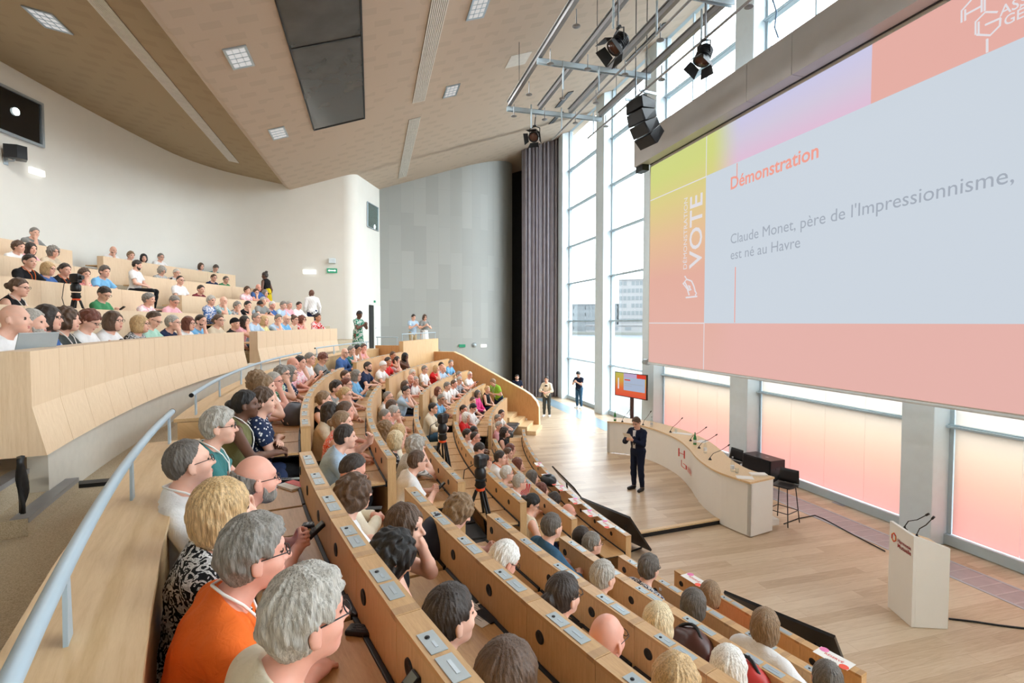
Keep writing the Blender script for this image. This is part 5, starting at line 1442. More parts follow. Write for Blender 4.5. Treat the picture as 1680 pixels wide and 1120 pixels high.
# ------------------------------------------------------------------ on the stage
TF = [(996, 691), (1035, 694), (1075, 704), (1110, 719), (1130, 735), (1140, 747), (1155, 760), (1182, 775), (1231, 791)]
TB = [(1015, 688.5), (1067, 693), (1100, 700), (1145, 714), (1170, 727), (1192, 750), (1222, 764), (1271, 782.5)]
def smooth(pts, n=6):
    pts = [np.array(p_[:2]) for p_ in pts]; o = []
    for i in range(len(pts) - 1):
        p0, p1, p2, p3 = pts[max(i - 1, 0)], pts[i], pts[i + 1], pts[min(i + 2, len(pts) - 1)]
        for k_ in range(n):
            s_ = k_ / n; o.append(tuple(0.5 * (2 * p1 + (p2 - p0) * s_ + (2 * p0 - 5 * p1 + 4 * p2 - p3) * s_ ** 2 + (3 * p1 - p0 - 3 * p2 + p3) * s_ ** 3)))
    return o + [tuple(pts[-1])]
ZTB = 1.05
fr_ = smooth([at_z(*p_, ZTB) for p_ in TF]); bk_ = smooth([at_z(*p_, ZTB) for p_ in TB])
# keep the table at an even depth behind its front edge
def offset(line, d):
    o = []
    for i, p_ in enumerate(line):
        a, c = np.array(line[max(i - 1, 0)]), np.array(line[min(i + 1, len(line) - 1)]); v = (c - a) / (np.linalg.norm(c - a) + 1e-9)
        o.append((p_[0] - v[1] * d, p_[1] + v[0] * d))
    return o
bk2 = offset(fr_, 0.70)
tb = thing('conference_table', 'long curved white table with a pale wooden top on the stage', 'table', (7.2, 11, 0.1))
def ribbon(front, back, z0, z1):
    b = MB(); n = len(front)
    vs = [(*p_, z0) for p_ in front] + [(*p_, z0) for p_ in back] + [(*p_, z1) for p_ in front] + [(*p_, z1) for p_ in back]
    fs = []
    for i in range(n - 1):
        fs += [(i, i + 1, n + i + 1, n + i), (2 * n + i, 3 * n + i, 3 * n + i + 1, 2 * n + i + 1), (i, 2 * n + i, 2 * n + i + 1, i + 1), (n + i, n + i + 1, 3 * n + i + 1, 3 * n + i)]
    fs += [(0, n, 3 * n, 2 * n), (n - 1, 3 * n - 1, 4 * n - 1, 2 * n - 1)]
    return b.add(vs, fs)
inn = offset(fr_, 0.03); inb = offset(fr_, 0.66)
m_ = len(fr_)
half = int(m_ * 0.66)
part('table_top', ribbon(fr_, bk2, ZTB - 0.035, ZTB), OAKL, tb)
part('front_panel', ribbon(inn, offset(fr_, 0.06), 0.115, ZTB - 0.036), WHITE, tb)
part('end_panel', ribbon(inn[-2:], inb[-2:], 0.02, ZTB - 0.036), WHITE, tb); part('end_panel', ribbon(inn[:2], inb[:2], 0.115, ZTB - 0.036), WHITE, tb)
part('skirting', ribbon(inn[half:], offset(fr_, 0.055)[half:], 0.02, 0.12), WHITE, tb); part('plinth', ribbon(offset(fr_, .10)[3:-2], offset(fr_, .5)[3:-2], 0.0, 0.11), BLACK, tb)
# the emblem on the front
def at_front(x, y, off=0.024):
    ln = offset(fr_, off); d = ray(x, y); best = None
    for i in range(len(ln) - 1):
        p_, q_ = np.array(ln[i]), np.array(ln[i + 1]); e = q_ - p_
        A = np.array([[d[0], -e[0]], [d[1], -e[1]]])
        if abs(np.linalg.det(A)) < 1e-9: continue
        t_, s_ = np.linalg.solve(A, p_)
        if -0.05 <= s_ <= 1.05 and t_ > 0 and (best is None or t_ < best): best = t_
    return EYE + d * best if best else at_x(x, y, 6.9)
b = MB()
for path_ in ([(1114, 735), (1114, 748)], [(1123, 739), (1123, 752)], [(1114, 742), (1123, 746)], [(1118, 754), (1118, 764), (1124, 769)], [(1126, 764), (1126, 770)], [(1121, 760), (1126, 764)]):
    b.tube([at_front(*p_) for p_ in path_], 0.018 if len(path_) == 2 and path_[0][0] == path_[1][0] else 0.007, 6)
part('emblem', b, RED, tb)
for z_, s_ in ((0.06, 'ASSEMBLÉE'), (0, 'GÉNÉRALE')):
    a, c = at_front(1128, 771), at_front(1136, 777); dv = unit((c - a) * [1, 1, 0]); nv = np.array([dv[1], -dv[0], 0])
    Mx = Matrix(((dv[0], 0, nv[0], a[0] - nv[0] * -0.01), (dv[1], 0, nv[1], a[1] + nv[1] * 0.01), (0, 1, 0, a[2] - 0.02 + z_), (0, 0, 0, 1)))
    letter('lettering', tb, text_mesh(s_, RED, Mx, width=0.42))
# microphones, bottles, glasses and papers on the table
def goose_mic(P_, tip, label, cat='microphone', grp='gooseneck microphones on the stage'):
    P_ = np.array(P_); t = thing('gooseneck_microphone', label, cat, tuple(P_), group=grp)
    part('base', MB().lathe([(0.035, 0), (0.035, 0.012), (0.014, 0.03), (0.012, 0.05)], tuple(P_ + [0, 0, 0.0]), 14), BLACK, t)
    tip = np.array(tip); up_ = P_ + np.array([0, 0, 0.14]) + (tip - P_) * [0.18, 0.18, 0]
    pts = [P_ + [0, 0, 0.05], up_, P_ + (tip - P_) * 0.6 + [0, 0, 0.02], tip]
    part('neck', MB().tube(pts, 0.006, 6), BLACK, t)
    dv = unit(tip - pts[2]); part('capsule', MB().tube([tip, tip + dv * 0.05], 0.014, 8), BLACKS, t)
def tz(x, y): return at_z(x, y, ZTB + 0.001)
MICS = [((1021, 692), (1034, 671), 'gooseneck microphone next to the green bottle at the far table end'), ((1055, 697), (1067, 676), 'gooseneck microphone behind the speaking person'),
        ((1100, 709), (1118, 687), 'gooseneck microphone on the bend of the white table'), ((1133, 723), (1157, 702), 'gooseneck microphone beside the nearer green bottle'),
        ((1147, 735), (1174, 714), 'gooseneck microphone beside a clear bottle on the table'), ((1165, 754), (1194, 731), 'nearest gooseneck microphone on the white table')]
for b0, tp, lb in MICS:
    P_ = tz(*b0); hh = 0.36
    q_ = along_at = None
    tip = at_z(*tp, ZTB + 0.34); v_ = tip - P_; L_ = np.linalg.norm(v_[:2])
    # take the tip on its sight line at about 0.4 m from the base
    best = min((at_z(*tp, ZTB + z_) for z_ in np.linspace(0.12, 0.55, 40)), key=lambda e: abs(np.linalg.norm(e - P_) - 0.46))
    goose_mic(P_, best, lb)
GREENG = simple('green_bottle_glass', sr(40, 128, 66), 0.12, spec=0.6); CLEARG = glass('bottle_clear', (0.94, 0.965, 0.97), 0.10)
LABW = simple('bottle_label', sr(214, 220, 226), 0.6)
BPROF = [(0.036, 0), (0.038, 0.01), (0.038, 0.15), (0.030, 0.19), (0.014, 0.24), (0.012, 0.285), (0.0, 0.288)]
def bottle(P_, label, mat, capm, sc=1.0, grp=None):
    P_ = tuple(P_); t = thing('water_bottle', label, 'bottle', P_, group=grp)
    S_ = lambda pr: [(r * sc, z * sc) for r, z in pr]
    part('glass', MB().lathe(S_(BPROF), P_, 16), mat, t); part('cap', MB().lathe(S_([(0.0145, 0.272), (0.0145, 0.298), (0, 0.299)]), P_, 12), capm, t)
    part('label', MB().lathe(S_([(0.0386, 0.05), (0.0386, 0.12)]), P_, 16), LABW, t)
bottle(tz(1009, 690), 'green water bottle at the far end of the white table', GREENG, GREENG)
bottle(tz(1140, 729), 'green water bottle between microphones on the nearer table half', GREENG, GREENG)
for px, lb in (((1069, 700), 'clear water bottle on the table behind the speaking person'), ((1157, 743), 'clear water bottle beside the fifth microphone'), ((1201.5, 773), 'clear water bottle near the near table end')): bottle(tz(*px), lb, CLEARG, PLATE)
for px, lb in (((1109, 709.5), 'drinking glass on the table bend'), ((1209, 776), 'drinking glass beside the nearest clear bottle'), ((1048, 694), 'drinking glass left of the far clear bottle')):
    P_ = tz(*px); mono('drinking_glass', MB().lathe([(0.03, 0), (0.036, 0.10), (0.034, 0.10), (0.028, 0.006)], tuple(P_), 16), CLEARG, lb, 'glass', tuple(P_))
def sheet(px, w, l, rot, label, z=ZTB, mat=PAPER, name='paper_sheet', h=0.003, cat='paper'):
    P_ = at_z(*px, z); M_ = Matrix.Translation((P_[0], P_[1], z + 0.0008)) @ Matrix.Rotation(math.radians(rot), 4, 'Z')
    o = mono(name, MB().box((-w / 2, -l / 2, 0), (w / 2, l / 2, h)), mat, label, cat, local=True); o.matrix_world = M_; WM[o] = M_.copy(); return o
sheet((1119, 711), 0.21, 0.5, 40, 'white papers on the bend of the white table'); sheet((1152, 724), 0.3, 0.21, 30, 'white papers behind the nearer green bottle')
sheet((1222, 783), 0.21, 0.3, 60, 'single white sheet near the near table end'); sheet((1244, 779), 0.16, 0.3, 70, 'thick white booklet at the near end of the table', h=0.03, name='booklet', cat='booklet')
# lectern
zl_ = [1.23, 1.21, 1.07]; A0, B0, C0 = at_z(1456, 995, 0), at_z(1495, 1029, 0), at_z(1555, 1032, 0)
t = thing('lectern', 'white angular lectern with a logo and two microphones', 'lectern', tuple(B0 * [1, 1, 0]))
D0 = A0 + (C0 - B0) * 1.15
def up3(p_, z): return np.array([p_[0], p_[1], z])
part('front_panel', slab([up3(A0, .005), up3(B0, .005), up3(B0, zl_[1]), up3(A0, zl_[0])], unit(C0 - B0) * 0.04), WHITE, t)
n2 = unit(A0 - B0)
part('side_panel', slab([up3(B0, .005) + unit(C0 - B0) * .041, up3(C0, .005), up3(C0, zl_[2]), up3(B0, zl_[1]) + unit(C0 - B0) * .041], n2 * 0.035), WHITE, t)
e = unit(C0 - B0)
part('desk_top', slab([up3(A0, zl_[0] - .09) + e * .05, up3(B0, zl_[1] - .09) + e * .05 + n2 * .04, up3(C0, zl_[2] - .05) + n2 * .04, up3(D0, zl_[2] - .07)], np.array([0, 0, -0.03])), OAKL, t)
part('back_panel', slab([up3(A0, .01) + e * .05, up3(D0, .01), up3(D0, zl_[2] - .1), up3(A0, zl_[0] - .12) + e * .05], -n2 * 0.03), WHITE, t)
dv = unit((B0 - A0)); nv = np.array([dv[1], -dv[0], 0])
def at_lec(x, y):
    d = ray(x, y); k_ = ((A0 - EYE) @ nv) / (d @ nv); return EYE + d * k_ + nv * 0.004
c_ = at_lec(1467, 881); b = MB()
hx = [c_ + dv * 0.045 * math.cos(q_ * PI / 3 + PI / 6) + np.array([0, 0, 0.06 * math.sin(q_ * PI / 3 + PI / 6)]) for q_ in range(6)]
for i in range(6): b.tube([hx[i], hx[(i + 1) % 6]], 0.0085, 5, mi=i % 2)
part('hexagon_emblem', b, [RED, simple('emblem_amber', sr(232, 140, 60), 0.5)], t)
for (px, s_) in (((1473, 888.5), 'Harmonie'), ((1473, 897), 'Mutuelle')):
    a = at_lec(*px); Mx = Matrix(((dv[0], 0, nv[0], a[0]), (dv[1], 0, nv[1], a[1]), (0, 1, 0, a[2]), (0, 0, 0, 1)))
    letter('lettering', t, text_mesh(s_, simple('dark_red_print', sr(150, 40, 44), 0.5), Mx, width=0.27, bold=0.02))
a = at_lec(1481, 902); Mx = Matrix(((dv[0], 0, nv[0], a[0]), (dv[1], 0, nv[1], a[1]), (0, 1, 0, a[2]), (0, 0, 0, 1)))
letter('lettering', t, text_mesh('GROUPE VYV', DARKG, Mx, width=0.12))
for px, tp, lb in (((1484, 869), (1519, 845), 'gooseneck microphone on the lectern, left one'), ((1504, 882), (1529, 851), 'gooseneck microphone on the lectern, right one')):
    P_ = at_z(*px, 1.14); best = min((at_z(*tp, z_) for z_ in np.linspace(1.2, 1.7, 60)), key=lambda q_: abs(np.linalg.norm(q_ - P_) - 0.40)); goose_mic(P_, best, lb)
# subwoofer, stools, monitor on a pole
S0, S1 = at_z(1215, 740, .75), at_z(1290, 756, .75)
sw = at_z(1252, 748, 0.60)
t = thing('subwoofer', 'big black subwoofer box behind the table by the window column', 'loudspeaker', M=Matrix.Translation((sw[0], sw[1], 0)) @ Matrix.Rotation(math.radians(-84), 4, 'Z'))
part('cabinet', MB().bbox((-0.45, -0.24, 0.02), (0.45, 0.24, 0.60), 0.015), BLACKS, t, local=True); part('grille', MB().box((-0.42, -0.252, 0.05), (0.42, -0.241, 0.57)), BLACK, t, local=True)
part('foot', MB().box((-0.38, -0.2, 0), (-0.33, 0.2, 0.021)), BLACK, t, local=True); part('foot', MB().box((0.33, -0.2, 0), (0.38, 0.2, 0.021)), BLACK, t, local=True)
part('handle', MB().bbox((0.451, -0.08, 0.36), (0.458, 0.08, 0.42), .003), DARKG, t, local=True); part('badge', MB().box((0.08, -0.02, 0.601), (0.17, 0.02, 0.603)), PLATE, t, local=True)
def stool(px, z0, label, rot):
    P_ = at_z(*px, z0); t = thing('bar_stool', label, 'stool', (P_[0], P_[1], 0), math.radians(rot), group='black bar stools behind the table')
    b = MB().grid(lambda u, v: ((u - .5) * .42, (v - .5) * .42, 0.76 - 0.02 * math.sin(u * PI)), 6, 4).grid(lambda u, v: (-0.21 - 0.05 * v, (u - .5) * .42 * (1 - .15 * v), 0.77 + 0.26 * v), 6, 4); o = part('shell', b, BLACK, t, local=True); o.modifiers.new('s', 'SOLIDIFY').thickness = 0.015
    for sx in (-1, 1):
        for sy in (-1, 1): part('leg', MB().tube([(sx * .16, sy * .16, 0.75), (sx * .23, sy * .22, 0.0)], 0.011, 6), BLACKS, t, local=True)
    b = MB()
    for (p_, q_) in (((-.21, -.205), (.21, -.205)), ((-.21, .205), (.21, .205)), ((.21, -.205), (.21, .205)), ((-.21, -.205), (-.21, .205))): b.tube([(*p_, 0.25), (*q_, 0.25)], 0.009, 6)
    part('footrest', b, BLACKS, t, local=True)
stool((1285, 795), 0.75, 'black bar stool at the near end of the white table', 200)
stool((1196, 743), 0.95, 'black bar stool half hidden behind the table bend', 185)
TVC = at_x(1034, 632, 8.9)
t = thing('display_stand', 'flat display on a dark pole stand beside the screen, showing the slide', 'display', (TVC[0], TVC[1], 0))
d_ = unit(np.array([0.30, -1.0, 0])); n_ = np.array([-d_[1], d_[0], 0]) * -1; cz = TVC[2]; W_, H_ = 0.78, 0.44
def tvp(u, v, o): return TVC + d_ * u * W_ + np.array([0, 0, v * H_]) + n_ * o
if (n_ @ (EYE - TVC)) < 0: n_ = -n_
part('bezel', slab([tvp(-1, -1, 0), tvp(1, -1, 0), tvp(1, 1, 0), tvp(-1, 1, 0)], -n_ * 0.06), BLACKS, t)
def tvq(u0, u1, v0, v1, o, mat, nm='screen_image'): part(nm, slab([tvp(u0, v0, o), tvp(u1, v0, o), tvp(u1, v1, o), tvp(u0, v1, o)], -n_ * 0.001), mat, t)
def tvgrad(nt):
    ns, lk = nt.nodes, nt.links
    g = ns.new('ShaderNodeTexCoord'); sp = ns.new('ShaderNodeSeparateXYZ'); lk.new(g.outputs['Generated'], sp.inputs[0])
    return ramp(nt, sp.outputs['Z'], [(0, sr(226, 84, 60)), (0.35, sr(230, 110, 60)), (0.7, sr(214, 170, 70)), (1, sr(190, 190, 90))])
TVB = proj_mat('display_image', tvgrad, 0.9)
tvq(-.96, .96, -.94, .94, 0.002, TVB); tvq(-.42, .90, -.45, .62, 0.004, emit('display_white', sr(176, 190, 214), 0.9)); tvq(.40, .96, .62, .94, 0.004, emit('display_red', sr(226, 70, 52), 0.9)); tvq(-.42, .40, .62, .94, 0.004, emit('display_lilac', sr(196, 176, 210), 0.9))
tvq(-.36, .0, .36, .46, 0.006, emit('display_red', sr(226, 70, 52), 0.9), 'lettering'); tvq(-.36, .78, .08, .14, 0.006, SCR_GREY, 'lettering'); tvq(-.36, .1, -.08, -.03, 0.006, SCR_GREY, 'lettering'); tvq(-.8, -.72, -.4, .5, 0.004, SCR_LINE, 'lettering')
c2 = TVC - n_ * 0.09
part('pole', MB().box((c2[0] - .05, c2[1] - .05, 0.05), (c2[0] + .05, c2[1] + .05, cz + .1)), simple('pole_brown', sr(70, 48, 46), 0.5), t); part('base', MB().bbox((c2[0] - .35, c2[1] - .3, 0), (c2[0] + .35, c2[1] + .3, 0.05), .01), BLACK, t)
# confidence monitors on the floor before the front row
def floor_tv(px3, px2, z, label):
    a, c = at_z(*px3, z), at_z(*px2, z); L_ = np.linalg.norm(c - a); ex_ = unit(c - a); out_ = np.array([-ex_[1], ex_[0], 0])
    if out_ @ np.append(CEN - a[:2], 0) < 0: out_ = -out_
    dn = unit(out_ * 0.62 + np.array([0, 0, -0.78])); nn = np.cross(ex_, dn); nn = nn if nn[2] > 0 else -nn
    t = thing('floor_monitor', label, 'monitor', tuple((a + c) / 2 * [1, 1, 0]), group='black monitors leaning before the front row')
    hh = z / 0.78 - 0.06
    part('back_shell', slab([a, c, c + dn * hh, a + dn * hh], nn * 0.035), BLACKS, t); part('screen', slab([a + ex_ * .03 + dn * .03 + nn * .036, c - ex_ * .03 + dn * .03 + nn * .036, c - ex_ * .03 + dn * (hh - .03) + nn * .036, a + ex_ * .03 + dn * (hh - .03) + nn * .036], nn * 0.004), DARKGL, t)
    m_ = (a + c) / 2
    for s_ in (-.3, .3):
        f0 = m_ + ex_ * s_ * L_; part('stand_leg', MB().tube([f0 + dn * .3, f0 * [1, 1, 0] + out_ * .05 + [0, 0, .015], f0 * [1, 1, 0] + out_ * .6 + [0, 0, .015]], 0.016, 6), BLACK, t)
floor_tv((951, 817), (1032, 850), 0.75, 'black monitor leaning before the front desks near the platform edge')
floor_tv((1187, 972), (1369, 1047), 0.75, 'black monitor leaning before the front desks nearest the lectern')
def thin_screen(p0, p1, z0, label, name='laptop'):
    a = at_z(*p1, z0); t = thing(name, label, 'laptop', tuple(a))
    top = min((at_z(*p0, z_) for z_ in np.linspace(z0 + .1, z0 + .5, 40)), key=lambda q_: abs(np.linalg.norm(q_ - a) - 0.26))
    w_ = np.array([0.25, 0.2, 0]); part('lid', slab([a, top, top + w_, a + w_], np.array([0.006, -0.006, 0])), BLACKS, t); part('keyboard', slab([a, a + w_, a + w_ + [.2, -.16, 0], a + [.2, -.16, 0]], np.array([0, 0, 0.012])), BLACK, t)
P0_, P1_ = at_z(905, 765, .62), at_z(940, 800, .45)
t = thing('side_monitor', 'thin black monitor seen edge on beside the front desks', 'monitor', tuple(P1_ * [1, 1, 0]))
part('screen', slab([P0_, P1_, P1_ + [.25, .15, -.30], P0_ + [.25, .15, -.30]], np.array([0.02, -0.02, 0.02])), BLACKS, t); part('stand', MB().tube([(P0_ + P1_) / 2 + [.15, .1, -.15], ((P0_ + P1_) / 2) * [1, 1, 0] + [.2, .1, .02]], 0.02).bbox(tuple(((P0_ + P1_) / 2) * [1, 1, 0] + [-.05, -.1, 0]), tuple(((P0_ + P1_) / 2) * [1, 1, 0] + [.4, .3, .02])), BLACK, t)
# floor fittings
GRATE = simple('floor_grate', sr(176, 166, 170), 0.45, 0.15); SLOTD = simple('grate_joint', sr(188, 182, 184), 0.4, 0.3)
t = thing('floor_grille', 'long grey floor grille along the coloured window panels', 'floor grille', (9.0, 7.5, 0))
part('frame', MB().box((8.74, 4.3, 0), (8.79, 12.2, 0.006)).box((9.31, 4.3, 0), (9.36, 12.2, 0.006)), STEEL, t)
y = 4.3; b = MB(); b2 = MB()
while y < 12.1: b.box((8.79, y, 0), (9.31, y + 0.20, 0.003)); b2.box((8.79, y + .2, 0), (9.31, y + .235, 0.005)); y += 0.235
part('plates', b, GRATE, t)['kind'] = 'stuff'; part('bars', b2, SLOTD, t)['kind'] = 'stuff'
t = thing('floor_grille', 'blue grey floor grille strip along the far clear windows', 'floor grille', (8.9, 20, 0))
part('plates', MB().box((8.35, 17.2, 0), (9.05, 25.6, 0.004)), simple('blue_grille', sr(150, 172, 184), 0.35, 0.3), t); part('frame', MB().box((8.31, 17.2, 0), (8.35, 25.6, 0.006)).box((9.05, 17.2, 0), (9.09, 25.6, 0.006)), STEEL, t)
for px, lb in (((970, 709), 'small round floor socket in the oak floor left of the table'), ((1381, 826), 'square floor socket plate by the coloured panels')):
    P_ = at_z(*px, 0.1 if px[0] < 1000 else 0); mono('floor_socket', MB().bbox((-0.14, -0.14, 0.001), (0.14, 0.14, 0.006), 0.003), GRATE, lb, 'floor socket', tuple(P_), local=True)
mono('cable', MB().tube([(*at_z(*p_, 0)[:2], 0.012) for p_ in ((1286, 860), (1310, 851), (1337, 846), (1352, 852), (1400, 878), (1452, 905))], 0.01, 6), BLACK, 'thin black cable from the bar stool along the floor grille', 'cable', tuple(at_z(1340, 848, 0)))
mono('cable', MB().tube([(*at_z(*p_, 0)[:2], 0.012) for p_ in ((1557, 1016), (1600, 1021), (1640, 1027), (1690, 1033))], 0.013, 6), BLACK, 'black cable on the floor right of the lectern', 'cable', tuple(at_z(1600, 1021, 0)))
mono('cable', MB().tube([(*at_z(*p_, 0)[:2], 0.012) for p_ in ((1534, 885), (1560, 884), (1600, 900), (1640, 915))], 0.012, 6), BLACK, 'black cable behind the lectern at the window foot', 'cable', tuple(at_z(1560, 884, 0)))
b = MB(); c_ = at_z(1326, 793, 0.05); rr_ = random.Random(3)
for q_ in range(9): b.tube([tuple(c_ + np.array([rr_.uniform(-.2, .2), rr_.uniform(-.35, .35), rr_.uniform(-0.03, .12)])) for _ in range(5)], 0.012, 5)
mono('cable_bundle', b, BLACK, 'tangle of black cables on the floor by the subwoofer', 'cables', tuple(c_))
P_ = at_z(1303, 796, 0); mono('stage_box', MB().bbox((-0.12, -0.16, 0), (0.12, 0.16, 0.07), 0.01), DARKG, 'flat dark box on the floor beside the cable tangle', 'box', tuple(P_), 0.3, local=True)
P_ = at_z(1270, 868, 0); mono('white_carton', MB().bbox((-0.12, -0.1, 0), (0.12, 0.1, 0.12), 0.005), WHITE, 'small white box on the floor at the near table end', 'box', tuple(P_ + [.14, .25, 0]), local=True)

# ------------------------------------------------------------------ cameras on tripods
def tripod_camera(head, foot_z, label, rot, legs=0.46):
    """A remote camera head on a fluid tripod; head = point at the lens."""
    hd = np.array(head); t = thing('video_camera', label, 'camera', M=Matrix.Translation((hd[0], hd[1], foot_z)) @ Matrix.Rotation(math.radians(rot), 4, 'Z'), group='black video cameras on tripods')
    hh = hd[2] - foot_z
    b = MB().bbox((-0.075, -0.062, hh - 0.05), (0.08, 0.062, hh + 0.12), 0.045); b.lathe([(0.06, 0), (0.075, 0.02), (0.075, 0.10), (0.05, 0.14)], (0, 0, hh - 0.19), 18)
    part('camera_head', b, BLACKS, t, local=True)
    part('lens', MB().cyl((0.07, 0, hh + .055), (0.12, 0, hh + .055), 0.042, 0.038), BLACK, t, local=True)
    part('fluid_head', MB().lathe([(0.05, 0), (0.075, 0.03), (0.06, 0.08), (0.07, 0.10)], (0, 0, hh - 0.31), 16), BLACK, t, local=True)
    part('bowl_clamp', MB().lathe([(0.055, 0), (0.06, 0.02), (0.055, 0.035)], (0, 0, hh - 0.345), 16), simple('clamp_orange', sr(232, 86, 40), 0.4), t, 'orange ring')
    t.children[-1].data.transform(Matrix.Identity(4))
    o = [c for c in t.children if c.name.startswith('bowl_clamp')][0]; o.data = MB().lathe([(0.055, 0), (0.06, 0.02), (0.055, 0.035)], (0, 0, hh - 0.345), 16).mesh('bowl_clamp', simple('clamp_orange', sr(232, 86, 40), 0.4))
    for a_ in (0.5, 2.6, 4.7):
        e = np.array([legs * math.cos(a_), legs * math.sin(a_), 0]); top = np.array([0.05 * math.cos(a_), 0.05 * math.sin(a_), hh - 0.34]); sd = np.array([-math.sin(a_), math.cos(a_), 0]) * 0.022
        b = MB().tube([top + sd, e + sd + [0, 0, .02]], 0.016, 6).tube([top - sd, e - sd + [0, 0, .02]], 0.016, 6); md = (top + e) / 2
        b.tube([md - sd * 1.5, md + sd * 1.5], 0.02, 6); part('leg', b, BLACK, t, local=True)
    part('cable', MB().tube([(-0.1, 0.02, hh), (-0.22, 0.05, hh - .05), (-0.26, 0.05, hh - .3), (-0.16, 0.05, hh - .7)], 0.006, 5), BLACK, t, local=True)
    return t
a = along(124, 460, RU[1] + 0.95, 4.75); tripod_camera(a, FU[1], 'black camera on a tripod among the people of the upper tier', -10, 0.35)
a = along(726, 690, RS['D'] + 0.5, 2.45); tripod_camera(a, FLO['D'], 'black camera on a tripod beside the person in the cream jacket', 40, 0.36)
a = at_r(788, 760, RS['D'] + 0.42, 2.0); tripod_camera(a, FLO['D'], 'black camera on a tripod nearest the stage in the stair aisle', 30, 0.44)

# ------------------------------------------------------------------ cards, bags and small things on the desks
PINKP = simple('card_pink', sr(232, 130, 180), 0.6); CORALP = simple('card_coral', sr(238, 96, 76), 0.6)
def card(px, label, writing=True, i=0):
    z = HS['F'] + 0.004
    P_ = at_z(*px, z); th = theta(P_); M_ = frame(math.hypot(*(P_[:2] - CEN)), th, z)
    t = thing('reserved_card', label, 'card', M=M_, group='reserved cards on the front desk ledge')
    part('sheet', MB().box((-0.075, -0.15, 0.004), (0.075, 0.15, 0.006)), PAPER, t, local=True)
    part('coral_corner', MB().lathe([(0.04, 0.0062), (0, 0.0066)], (0.05, 0.11, 0), 12), CORALP, t, local=True); part('pink_corner', MB().lathe([(0.04, 0.0062), (0, 0.0066)], (-0.05, -0.11, 0), 12), PINKP, t, local=True)
    me = text_mesh('RÉSERVÉ', RED, Matrix(((0, -1, 0, 0.012), (1, 0, 0, -0.08), (0, 0, 1, 0.0068), (0, 0, 0, 1))), width=0.16, bold=0.02)
    me.transform(Matrix.Scale(1, 4)); o = link(bpy.data.objects.new('lettering', me)); o.parent = t; WM[o] = WM[t]
for px, lb in (((884, 762), 'reserved card furthest along the front desk ledge'), ((897, 781), 'second reserved card on the front desk ledge beside a dark coat'), ((910, 792), 'third reserved card on the front desk ledge behind the dark coat'), ((921, 801), 'fourth reserved card on the ledge by the side monitor'),
               ((944, 822), 'reserved card at the far corner of the leaning monitor'), ((968, 842), 'reserved card on the ledge in front of the first leaning monitor'), ((994, 860), 'reserved card nearest the end of the middle front desks'),
               ((1139, 951), 'reserved card at the start of the near front desks'), ((1368, 1080), 'large reserved card at the near end of the front desks')): card(px, lb)
def lump(P_, r, label, mats, name, cat, seed=1, flat=0.7, h=0.02, amp=0.12, extra=None, rot=0):
    """A soft bag shape."""
    q_ = random.Random(seed); pr = [EL((0, 0, r[2] * flat), r, None, 0.03)]
    for _ in range(5): pr.append(EL((q_.uniform(-.5, .5) * r[0], q_.uniform(-.5, .5) * r[1], r[2] * (flat + q_.uniform(-.2, .5))), (r[0] * .6, r[1] * .6, r[2] * .5), None, 0.05))
    V, F = grow(pr, h, 0, lambda D, X, Y, Z: np.maximum(D, -Z) + 0.006 * np.sin(40 * X + 5 * Y) * np.sin(30 * Z + 20 * Y))
    t = thing(name, label, cat, M=Matrix.Translation(Vector(P_)) @ Matrix.Rotation(rot, 4, 'Z'))
    me = np_mesh('body', V, F, [mats]); place(me, 'body', t)
    part('strap', MB().tube([(r[0] * .6 * math.cos(a_), 0.02 * math.sin(3 * a_), r[2] * 1.3 + r[0] * .45 * math.sin(a_)) for a_ in np.linspace(0, PI, 12)], 0.012, 6), BLACK if mats is not BLACK else DARKG, t, local=True)
    return t
LEA = simple('brown_leather', sr(74, 40, 32), 0.35, var=0.15); REDL = simple('red_leather', sr(186, 52, 46), 0.4, var=0.06); GBAG = simple('grey_nylon', sr(96, 98, 104), 0.6, var=0.15); NBAG = simple('navy_nylon', sr(30, 36, 52), 0.6, var=0.15)
lump(along(1135, 1050, RS['D'] + .32, HS['D'] - .12) - [0, 0, .18], (0.17, 0.12, 0.16), 'brown leather handbag between pale haired people in the third row', LEA, 'handbag', 'bag', 1, rot=1.9)
lump(along(1222, 1102, RS['D'] + .30, HS['D'] - .12) - [0, 0, .18], (0.18, 0.11, 0.15), 'red leather handbag beside the white haired person in the third row', REDL, 'handbag', 'bag', 2, rot=2.0)
lump(along(483, 680, RS['A'] + .28, HS['A'] - .12) - [0, 0, .15], (0.15, 0.15, 0.18), 'grey and black backpack on the writing tablets of the sixth row', GBAG, 'backpack', 'bag', 3)
lump(along(715, 880, RS['B'] + .25, HS['B'] - .2) - [0, 0, .18], (0.13, 0.16, 0.2), 'dark navy backpack beside the person with brown long hair', NBAG, 'backpack', 'bag', 4)
lump(along(900, 786, RS['F'] + .08, HS['F'] + .05) - [0, 0, .1], (0.14, 0.22, 0.1), 'dark coat draped over the front desk ledge', BLACK, 'coat', 'coat', 5)
lump(along(545, 612, RS['A'] + .28, HS['A'] - .1) - [0, 0, .1], (0.08, 0.09, 0.1), 'small turquoise bag on the sixth row tablets near the far stair', simple('turquoise_nylon', sr(60, 150, 180), 0.5), 'pouch', 'bag', 6)
PETB = glass('pet_clear', (0.93, 0.96, 1.0), 0.1); BLUEL = simple('blue_label', sr(70, 110, 180), 0.5)
